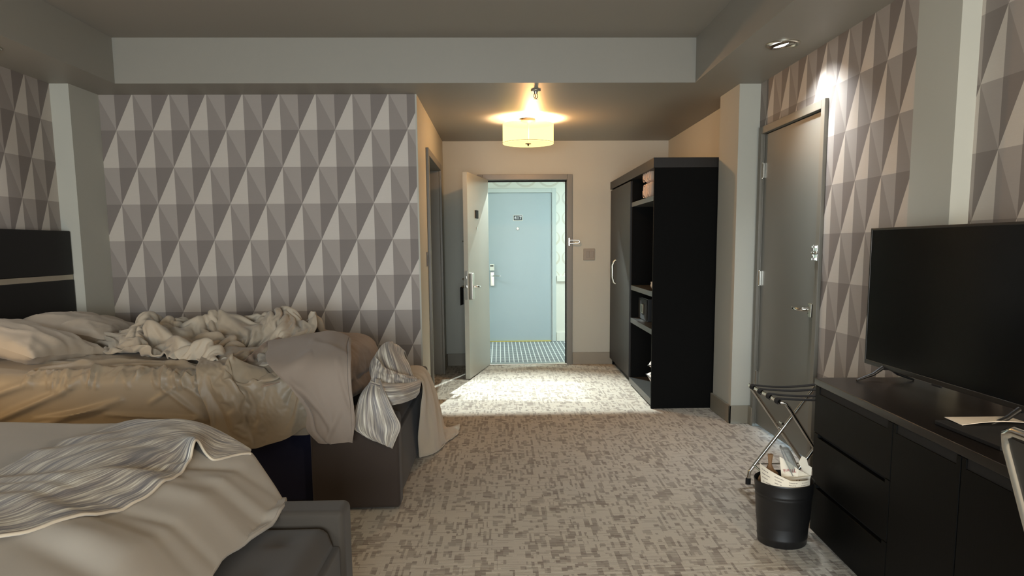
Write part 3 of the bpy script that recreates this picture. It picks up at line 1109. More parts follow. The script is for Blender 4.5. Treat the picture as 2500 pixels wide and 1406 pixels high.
# frame hinged one way: top bar over XA, feet under XB
f1 = MB()
f1.tube([(XA, RY0 + .0, RZ), (XA, RY1, RZ)], rr, 14)
f1.tube([(XA, RY1 - .010, RZ - .002), (XA + .014, RY1 - .004, RZ - .022), (XB - .03, RY1 - .004, .085), (XB - .006, RY1 - .004, .012)], rr * .92, 12)
f1.tube([(XA, RY0 + .004, RZ - .0), (XA + .022, RY0 - .004, RZ - .004), (XA + .045, RY0 - .004, RZ - .035), (XB - .03, RY0 - .004, .085), (XB - .006, RY0 - .004, .012)], rr * .92, 12)
f1.build('frame_bar', 'chrome', RK, smooth=True)
f2 = MB()
f2.tube([(XB, RY0, RZ), (XB, RY1, RZ)], rr, 14)
for y in (RY0 + .020, RY1 - .022):
    f2.tube([(XB, y, RZ), (XB - .014, y, RZ - .020), (XA + .040, y, .118), (XA + .006, y, .070), (XA + .000, y, .012)], rr, 12)
f2.build('frame_bar', 'chrome', RK, smooth=True)
MB().tube([(XA + .03, RY0 + .015, .105), (XA + .03, RY1 - .015, .105)], .006, 10).build('stretcher', 'chrome', RK, smooth=True)
MB().tube([(XB - .035, RY0, .100), (XB - .035, RY1, .100)], .006, 10).build('stretcher', 'chrome', RK, smooth=True)
MB().tube([(XA + .03, RY1 - .02, .112), (XB - .04, RY1 - .01, .108)], .005, 8).build('side_rail', 'chrome', RK, smooth=True)
for y in (RY0 + .008, RY1 - .013):
    MB().tube([((XA + XB) / 2 - .002, y - .020, (RZ + .09) / 2 + .02), ((XA + XB) / 2 - .002, y + .020, (RZ + .09) / 2 + .02)], .006, 10).build('pivot_bolt', 'chrome', RK, smooth=True)
for (x, y) in ((XA, RY0 + .020), (XA, RY1 - .022), (XB - .006, RY0 - .004), (XB - .006, RY1 - .004)):
    MB().lathe([(.0145, 0), (.0145, .030), (.012, .034)], (x, y, 0), 14).build('rubber_foot', 'rubber', RK, smooth=True)
for k, y in enumerate((3.505, 3.62, 3.745, 3.865)):
    sag = .010 + .004 * (k % 2)
    st = MB()
    hw = .021

    def band(u, v, y=y, sag=sag, hw=hw):
        yy = y + (v - .5) * 2 * hw
        L0 = .06
        if u < .12:
            a = PI * 1.3 - (u / .12) * PI * .8
            return (XA + .0145 * math.cos(a), yy, RZ + .0145 * math.sin(a))
        if u > .88:
            a = PI / 2 - (u - .88) / .12 * PI * .8
            return (XB + .0145 * math.cos(a), yy, RZ + .0145 * math.sin(a))
        w = (u - .12) / .76
        return (XA + (XB - XA) * w, yy + .004 * math.sin(w * 6 + y * 9), RZ + .0145 - sag * 4 * w * (1 - w))
    st.grid(band, 48, 3)
    st.build('strap', 'webbing', RK, smooth=True, solid=.003)

# =================================================================== waste bin and what is in it
bx_, by_ = 1.250, 3.115
BN = thing('waste_bin', 'round black leather waste bin full of takeaway rubbish', 'waste bin', (bx_, by_, 0))
prof = [(.100, .0), (.104, .004), (.1065, .030), (.1085, .034), (.1075, .038), (.1125, .120), (.1195, .215), (.1215, .219), (.1205, .223), (.1215, .229), (.1235, .233), (.1225, .237),
        (.1270, .280), (.1285, .285), (.1270, .289), (.1235, .285), (.115, .12), (.100, .010), (.001, .008)]
MB().lathe(prof, (bx_, by_, 0), 56, cap=False).build('bucket', plain('bin_leather', rgb(20, 19, 19), .42, noise=.1, scale=120, bump=.15), BN, smooth=True)
MB().lathe([(.001, .002), (.100, .002)], (bx_, by_, 0), 40, cap=False).build('bottom', 'black_matte', BN)

PAPER = plain('takeaway_paper', rgb(222, 212, 192), .6, noise=.03)
INK = plain('grey_ink', rgb(128, 118, 112), .8)
RED = plain('red_ink', rgb(150, 60, 56), .7)
KRAFT = plain('kraft_paper', rgb(118, 88, 58), .8, noise=.1)



def printed_paper():
    """wrapper print: blocks of short grey text lines in UV space"""
    t = NT('printed_wrapper')
    u, v, _ = t.xyz(t.uv())
    row = t.math('FRACT', t.math('MULTIPLY', v, 7.5))
    ln = t.math('LESS_THAN', t.math('ABSOLUTE', t.math('SUBTRACT', row, .5)), .15)
    blk = t.math('FRACT', t.math('MULTIPLY', u, 4.2))
    inb = t.math('MULTIPLY', t.math('GREATER_THAN', blk, .18), t.math('LESS_THAN', blk, t.math('ADD', .62, t.math(
        'MULTIPLY', t.white(t.vec(t.math('FLOOR', t.math('MULTIPLY', v, 7.5)), t.math('FLOOR', t.math('MULTIPLY', u, 4.2)), 1.0)), .3))))
    vv = t.math('MULTIPLY', t.math('GREATER_THAN', v, .26), t.math('LESS_THAN', v, .90))
    word = t.math('GREATER_THAN', t.noise(t.mapping(t.uv(), (60, 8, 1)), 1.0, 1), .42)
    m = t.math('MULTIPLY', t.math('MULTIPLY', ln, inb), t.math('MULTIPLY', vv, word))
    t.set(color=t.mix(t.math('MULTIPLY', m, .75), rgb(222, 212, 192), rgb(110, 98, 92)), rough=.6)
    return t.m


# wrapper leaning round the front rim
wp = thing('paper_wrapper', 'long printed paper wrapper curling out of the bin front', 'wrapper', (bx_, by_, .25))


def wrap(u, v, off=0.0):
    a = math.radians(200 + 112 * u)
    r = .119 + off + .016 * (1 - u) * v
    zt = .375 - .052 * min(1, u * 1.8) - .012 * u
    z = .235 + (zt - .235) * v
    return (bx_ + r * math.cos(a), by_ + r * .96 * math.sin(a), z)


w_ = MB()
w_.grid(wrap, 28, 8)
w_.build('sheet', printed_paper(), wp, smooth=True, solid=.0012)

# kraft bag with a wooden spoon handle
kb = thing('brown_paper_bag', 'crumpled brown paper bag twisted at the top in the bin', 'paper bag', (1.19, 3.13, .25))


def bag(u, v):
    a = u * 2 * PI
    r = [.045, .046, .042, .032, .016, .007, .010, .012][min(7, int(round(v * 7)))]
    r *= 1 + .16 * math.sin(5 * a + v * 3) + .08 * math.sin(9 * a)
    z = .235 + [0, .03, .055, .075, .092, .115, .145, .160][min(7, int(round(v * 7)))]
    return (1.192 + r * math.cos(a), 3.135 + r * math.sin(a) * .8, z)


kk = MB()
kk.grid(bag, 28, 7)
kk.build('bag', KRAFT, kb, smooth=True)

# white takeaway carton with flaps and print
ct = thing('takeaway_carton', 'white takeaway carton with red handwriting and a brown star', 'carton', (1.29, 3.12, .2))
C1 = [(1.222, 3.105, .392), (1.232, 3.100, .300), (1.296, 3.080, .298), (1.300, 3.082, .338), (1.258, 3.095, .372)]
cm = MB()
cm.v += [Vector(p) for p in C1]
cm.f.append([0, 1, 2, 3, 4])
C2 = [(1.232, 3.100, .300), (1.258, 3.070, .293), (1.330, 3.062, .308), (1.358, 3.085, .306), (1.300, 3.082, .338), (1.296, 3.090, .318)]
b0 = len(cm.v)
cm.v += [Vector(p) for p in C2]
cm.f.append([b0, b0 + 1, b0 + 2, b0 + 3, b0 + 4, b0 + 5])
C3 = [(1.335, 3.110, .318), (1.357, 3.085, .308), (1.362, 3.090, .345), (1.350, 3.10, .352), (1.345, 3.11, .380), (1.330, 3.125, .388), (1.318, 3.13, .355)]
b0 = len(cm.v)
cm.v += [Vector(p) for p in C3]
cm.f.append([b0 + i for i in range(7)])
cm.build('flaps', PAPER, ct, solid=.0015)
cb = MB()
cb.prism([(-.048, 0), (.040, .0), (.052, .075), (-.060, .068)], -.03, .03, lambda u, v, w: (1.300 + u, 3.095 + w + u * .15, .236 + v))
cb.build('box', PAPER, ct, bevel=.002)
star = []
for i in range(20):
    a = i * PI / 10
    r = .026 if i % 2 == 0 else .017
    star.append((r * math.cos(a), r * 1.1 * math.sin(a)))
MB().prism(star, 0, .001, lambda u, v, w: (1.292 + u, 3.0632 + w * -1 + u * .15, .272 + v)).build('star_print', plain('star_brown', rgb(96, 52, 38), .7), ct)
text_part('writing', 'Thank', .022, RED, ct, Matrix.Translation((1.262, 3.0885, .333)) @ Matrix.Rotation(-.36, 4, 'Z') @ Matrix.Rotation(PI / 2, 4, 'X') @
          Matrix.Rotation(PI + .10, 4, 'Z') @ Matrix.Shear('XZ', 4, (.0, .0)), .0003)

# clear plastic dome lid
t_ = NT('clear_plastic')
t_.set(color=(.82, .86, .86, 1), rough=.12, trans=.9, ior=1.3, spec=.7)
t_.bump(t_.noise(t_.obj(), 60, 2), .25, .003)
dl = thing('plastic_lid', 'clear plastic takeaway lid standing on edge in the bin', 'plastic lid', (1.28, 3.14, .25))
rot = Matrix.Rotation(math.radians(62), 4, 'Y') @ Matrix.Rotation(.3, 4, 'X')


def dome(u, v):
    a = u * 2 * PI
    r = [.076, .070, .066, .058, .046, .0][min(5, int(round(v * 5)))] * (1 + (.02 * math.sin(a * 18) if 0 < v < .7 else 0))
    h = [0, .002, .014, .026, .030, .030][min(5, int(round(v * 5)))]
    p = rot @ Vector((r * math.cos(a), r * math.sin(a), h))
    return (1.278 + p.x, 3.150 + p.y, .352 + p.z)


dm = MB()
dm.grid(dome, 72, 5)
dm.build('dome', t_.m, dl, smooth=True, solid=.0012)
MB().tube([tuple(Vector((1.278, 3.15, .352)) + (rot @ Vector((.078 * math.cos(a * PI / 20), .078 * math.sin(a * PI / 20), 0)))) for a in range(40)], .0025, 6, closed=True).build(
    'rim', t_.m, dl, smooth=True)

# pale card standing between bin and dresser
cd = thing('folded_card', 'pale folded card standing on the floor between bin and dresser', 'card', (1.395, 3.235, 0))
B(1.372, 1.408, 3.226, 3.236, 0, .215).build('leaf', PAPER, cd, bevel=.001)
B(1.366, 1.412, 3.205, 3.236, .215, .226).build('folded_edge', PAPER, cd, bevel=.002)

# =================================================================== beds
# far bed
FB = thing('bed', 'unmade bed against the papered wall, its satin sheet showing', 'bed', (-1.95, 4.35, 0), group=None)


def rnd(seed):
    return random.Random(seed)


def hn(x, y, seed=0.0):
    from mathutils import noise
    return noise.noise(Vector((x, y, seed)))


# pulled creases of the fitted sheet: x and distance from the upper edge (side negative, top positive), height, width
CREASES = [(-2.58, -.26, -2.16, -.085, .012, .020), (-2.16, -.085, -1.98, .05, .010, .022), (-2.40, -.29, -1.88, -.13, .009, .018), (-2.70, -.17, -2.30, -.03, .011, .022),
           (-2.30, -.22, -1.95, -.17, .007, .014), (-1.95, -.20, -1.45, -.235, .009, .012), (-2.10, -.275, -1.40, -.285, .008, .012), (-1.75, .10, -1.47, -.13, .010, .016),
           (-1.70, -.04, -1.50, -.21, .008, .014), (-1.60, .02, -1.42, -.10, .008, .014), (-2.05, .10, -1.72, .22, .009, .020), (-1.95, .30, -1.55, .16, .009, .018),
           (-2.35, .14, -1.90, .34, .010, .025), (-2.50, .30, -2.10, .20, .008, .022), (-1.72, .26, -1.50, .05, .009, .016), (-2.20, .02, -1.75, .08, .008, .018)]
_rc = random.Random(5)
for _i in range(46):                     # short puckers under the edge
    _x = -2.35 + .98 * _rc.random()
    _l = .03 + .07 * _rc.random()
    CREASES.append((_x, .03 + .03 * _rc.random(), _x + _rc.uniform(-.03, .05), .01 - _l, .0045 + .003 * _rc.random(), .009))
for _i in range(22):
    _x, _s = -2.85 + 1.5 * _rc.random(), _rc.uniform(-.26, .7)
    _a = _rc.uniform(-.5, .9)
    _l = _rc.uniform(.08, .26)
    CREASES.append((_x, _s, _x + _l * math.cos(_a), _s + _l * math.sin(_a), .004 + .004 * _rc.random(), .013))


def mattress(x0, x1, y0, y1, z0, z1, name, matn, parent, wr=1.0, seed=0.0, r=.07):
    """soft box with pulled creases: closed sweep over a rounded section"""
    m = MB()
    nu, nv = (270, 150) if wr > .5 else (60, 40)
    sec = []                                       # profile across y: near side up, top, far side down
    pts = [(y0, z0), (y0 - .004, (z0 + z1) / 2), (y0, z1 - r)]
    for k in range(1, 8):
        a = k / 8 * PI / 2
        pts.append((y0 + r - r * math.cos(a), z1 - r + r * math.sin(a)))
    pts += [(y0 + r + (y1 - y0 - 2 * r) * k / 12, z1 + .012 * math.sin(PI * k / 12)) for k in range(0, 13)]
    for k in range(1, 8):
        a = k / 8 * PI / 2
        pts.append((y1 - r + r * math.sin(a), z1 - r + r * math.cos(a)))
    pts += [(y1, z0)]
    L = [0]
    for a, b in zip(pts, pts[1:]):
        L.append(L[-1] + math.hypot(a[0] - b[0], a[1] - b[1]))

    def at(s):
        d = s * L[-1]
        for i in range(len(L) - 1):
            if d <= L[i + 1] + 1e-9:
                f = (d - L[i]) / max(1e-9, L[i + 1] - L[i])
                return pts[i][0] + (pts[i + 1][0] - pts[i][0]) * f, pts[i][1] + (pts[i + 1][1] - pts[i][1]) * f
        return pts[-1]

    def surf(u, v):
        x = x0 + (x1 - x0) * u
        y, z = at(v / .62 * .29 if v < .62 else .29 + (v - .62) / .38 * .71)
        endr = .05
        e = min(1.0, (x - x0) / endr, (x1 - x) / endr)
        k = math.sqrt(max(0.0, 1 - (1 - max(0, e)) ** 2))
        cy, cz = (y0 + y1) / 2, z0
        sd = (z - z1) if y < y0 + r * .3 else (y - y0 - r * .3)
        w = .010 * hn(x * 1.8, y * 1.8 + z * 2, seed + 9)
        if wr > .5:
            for (ax, as_, bx2, bs, hh, ww) in CREASES:
                if min(ax, bx2) - .1 < x < max(ax, bx2) + .1:
                    dx, ds = bx2 - ax, bs - as_
                    t = max(0.0, min(1.0, ((x - ax) * dx + (sd - as_) * ds) / (dx * dx + ds * ds)))
                    d_ = ((x - ax - dx * t) * ds - (sd - as_ - ds * t) * dx) / math.hypot(dx, ds)
                    dd = math.hypot(x - ax - dx * t, sd - as_ - ds * t)
                    w += 1.9 * hh * math.exp(-(dd / ww) ** 2) * math.sin(PI * (.15 + .7 * t)) * (1 + .5 * math.copysign(1, d_) * min(1, dd / ww))
        w *= wr
        nyv = -1 if y < y0 + r * .6 and z < z1 - r * .3 else 0
        ny_, nz_ = (-1, 0) if (z < z1 - r and y < cy) else ((1, 0) if (z < z1 - r) else (0, 1))
        if z >= z1 - r and y < y0 + r:
            q = (z - (z1 - r)) / r
            ny_, nz_ = -(1 - q), q
        return (x, cy + (y - cy) * (.985 + .015 * k) + ny_ * w, z0 + (z - z0) * (.93 + .07 * k) + nz_ * w)
    m.grid(surf, nu, nv)
    # end caps
    for u in (0, 1):
        b = len(m.v)
        for j in range(nv + 1):
            m.v.append(Vector(surf(u, j / nv)))
        m.v.append(Vector((x0 if u == 0 else x1, (y0 + y1) / 2, z0)))
        for j in range(nv):
            m.f.append([b + j, b + j + 1, b + nv + 1])
    return m.build(name, matn, parent, smooth=True)


B(-2.93, -.945, 3.640, 5.06, .03, .392).build('box_spring', 'navy', FB, bevel=.02)
mattress(-2.95, -.965, 3.600, 5.10, .392, .715, 'mattress', 'satin', FB, 1.0, 2.0)
hb = thing('headboard', 'tall black headboard with a silver strip at the far bed', 'headboard', (-3.0, 4.4, 0))
B(-3.034, -2.985, 3.40, 5.236, .18, 1.112).build('lower_panel', 'headboard', hb, bevel=.006)
B(-3.034, -2.985, 3.40, 5.236, 1.146, 1.447).build('upper_panel', 'headboard', hb, bevel=.006)
B(-3.034, -2.990, 3.40, 5.234, 1.112, 1.146).build('metal_strip', plain('strip_aluminium', rgb(176, 166, 148), .35, .6), hb)


def bench(y0, y1, h, label, matp, mate):
    t = thing('upholstered_bench', label, 'bench', (-.735, (y0 + y1) / 2, 0), group=None)
    for a, b in ((y0, y0 + .125), (y1 - .125, y1)):
        B(-.955, -.515, a, b, .012, h).build('end_panel', mate, t, bevel=.022, seg=4)
    B(-.945, -.545, y0 + .125, y1 - .125, .04, h - .185).build('rail', matp, t, bevel=.008)
    B(-.575, -.530, y0 + .125, y1 - .125, .03, h - .115).build('front_panel', matp, t, bevel=.008, seg=3)
    c = MB()
    n1, n2 = 30, 70
    tuft = [(x, y0 + .125 + (y1 - y0 - .25) * (k + .5) / 5) for x in (-.84, -.68) for k in range(5)]

    def top(u, v):
        x = -.945 + .395 * u
        y = y0 + .130 + (y1 - y0 - .26) * v
        e = min(u, 1 - u, 1) * .395
        f = min(v, 1 - v) * (y1 - y0 - .26)
        ex = min(1, e / .045)
        ey = min(1, f / .045)
        z = h - .040 - .055 * (1 - math.sqrt(max(0, 1 - (1 - ex) ** 2))) - .035 * (1 - math.sqrt(max(0, 1 - (1 - ey) ** 2)))
        for tx, ty in tuft:
            q = ((x - tx) ** 2 + (y - ty) ** 2) / .0016
            z -= .013 * math.exp(-q) + .004 * math.exp(-q / 6)
        return (x, y, z)
    c.grid(top, n1, n2)
    b = len(c.v)
    ring = [i for i in range(n1 + 1)] + [j * (n1 + 1) + n1 for j in range(1, n2 + 1)] + [n2 * (n1 + 1) + i for i in range(n1 - 1, -1, -1)] + [j * (n1 + 1) for j in range(n2 - 1, 0, -1)]
    for i in ring:
        p = c.v[i]
        c.v.append(Vector((p.x, p.y, h - .185)))
    for k in range(len(ring)):
        k2 = (k + 1) % len(ring)
        c.f.append([ring[k], ring[k2], b + k2, b + k])
    c.build('seat_cushion', matp, t, smooth=True)
    return t


bench(3.575, 5.10, .492, 'dark brown upholstered bench at the foot of the far bed', 'microfibre_dark', 'microfibre_dark')
bench(.93, 2.42, .475, 'dark brown tufted bench at the foot of the near bed', 'microfibre', 'microfibre')

# near bed
NB = thing('bed', 'near bed covered by a pale duvet, cut by the lower left picture corner', 'bed', (-1.95, 1.7, 0), group=None)
B(-2.93, -.965, .99, 2.41, .03, .39).build('box_spring', 'navy', NB, bevel=.02)
mattress(-2.95, -.995, .95, 2.45, .392, .690, 'mattress', 'satin', NB, .3, 7.0)


# --- pillows of the far bed
def pillow(label, loc, sx, sy, sz, R, seed, group=None):
    t = thing('pillow', label, 'pillow', loc, .0001, group)
    m = MB()

    def surf(sgn):
        def f(u, v):
            a, b = 2 * u - 1, 2 * v - 1
            h = max(0.0, (1 - abs(a) ** 2.8) * (1 - abs(b) ** 2.8)) ** .55
            px = a * sx * (1 - .13 * (1 - b * b) * abs(a) ** 3)
            py = b * sy * (1 - .13 * (1 - a * a) * abs(b) ** 3)
            rim = 1 - h
            w = .012 * max(0, 1 - abs(hn(a * 1.6 + b, b * 2.2 - a * .8, seed)) * 3) ** 2 * (1 if sgn > 0 else .5)
            w += .010 * hn(a * 2.4, b * 2.4, seed + 3) + .006 * math.sin(a * 17 + seed) * rim * (abs(b) > .55)
            return R @ Vector((px, py, sgn * (sz * h + w * (h > .02)) + .012 * hn(a * 3, b * 3, seed + 8) * rim))
        return f
    m.grid(surf(1), 44, 34)
    m.grid(surf(-1), 44, 34)
    m.build('pillowcase', 'pillow', t, smooth=True)
    fl = MB()
    # open hem at one end
    fl.grid(lambda u, v: R @ Vector((sx * (.93 + .16 * v), sy * (1 - 2 * u) * (.99 - .02 * v), .016 * math.sin(u * 9 + seed) * (1 - v * .4))), 26, 3)
    fl.build('hem', 'pillow', t, smooth=True, solid=.004)
    return t


def RT(rx, ry, rz):
    return Matrix.Rotation(rz, 3, 'Z') @ Matrix.Rotation(ry, 3, 'Y') @ Matrix.Rotation(rx, 3, 'X')


pillow('pillow on the far bed in the headboard corner, behind the other pillow', (-2.66, 4.74, .818), .27, .36, .085, RT(-.05, .20, .10), 2.0)
pillow('front pillow on the far bed, cut by the left picture edge', (-2.62, 4.06, .822), .27, .34, .088, RT(.22, .10, 1.35), 5.0)
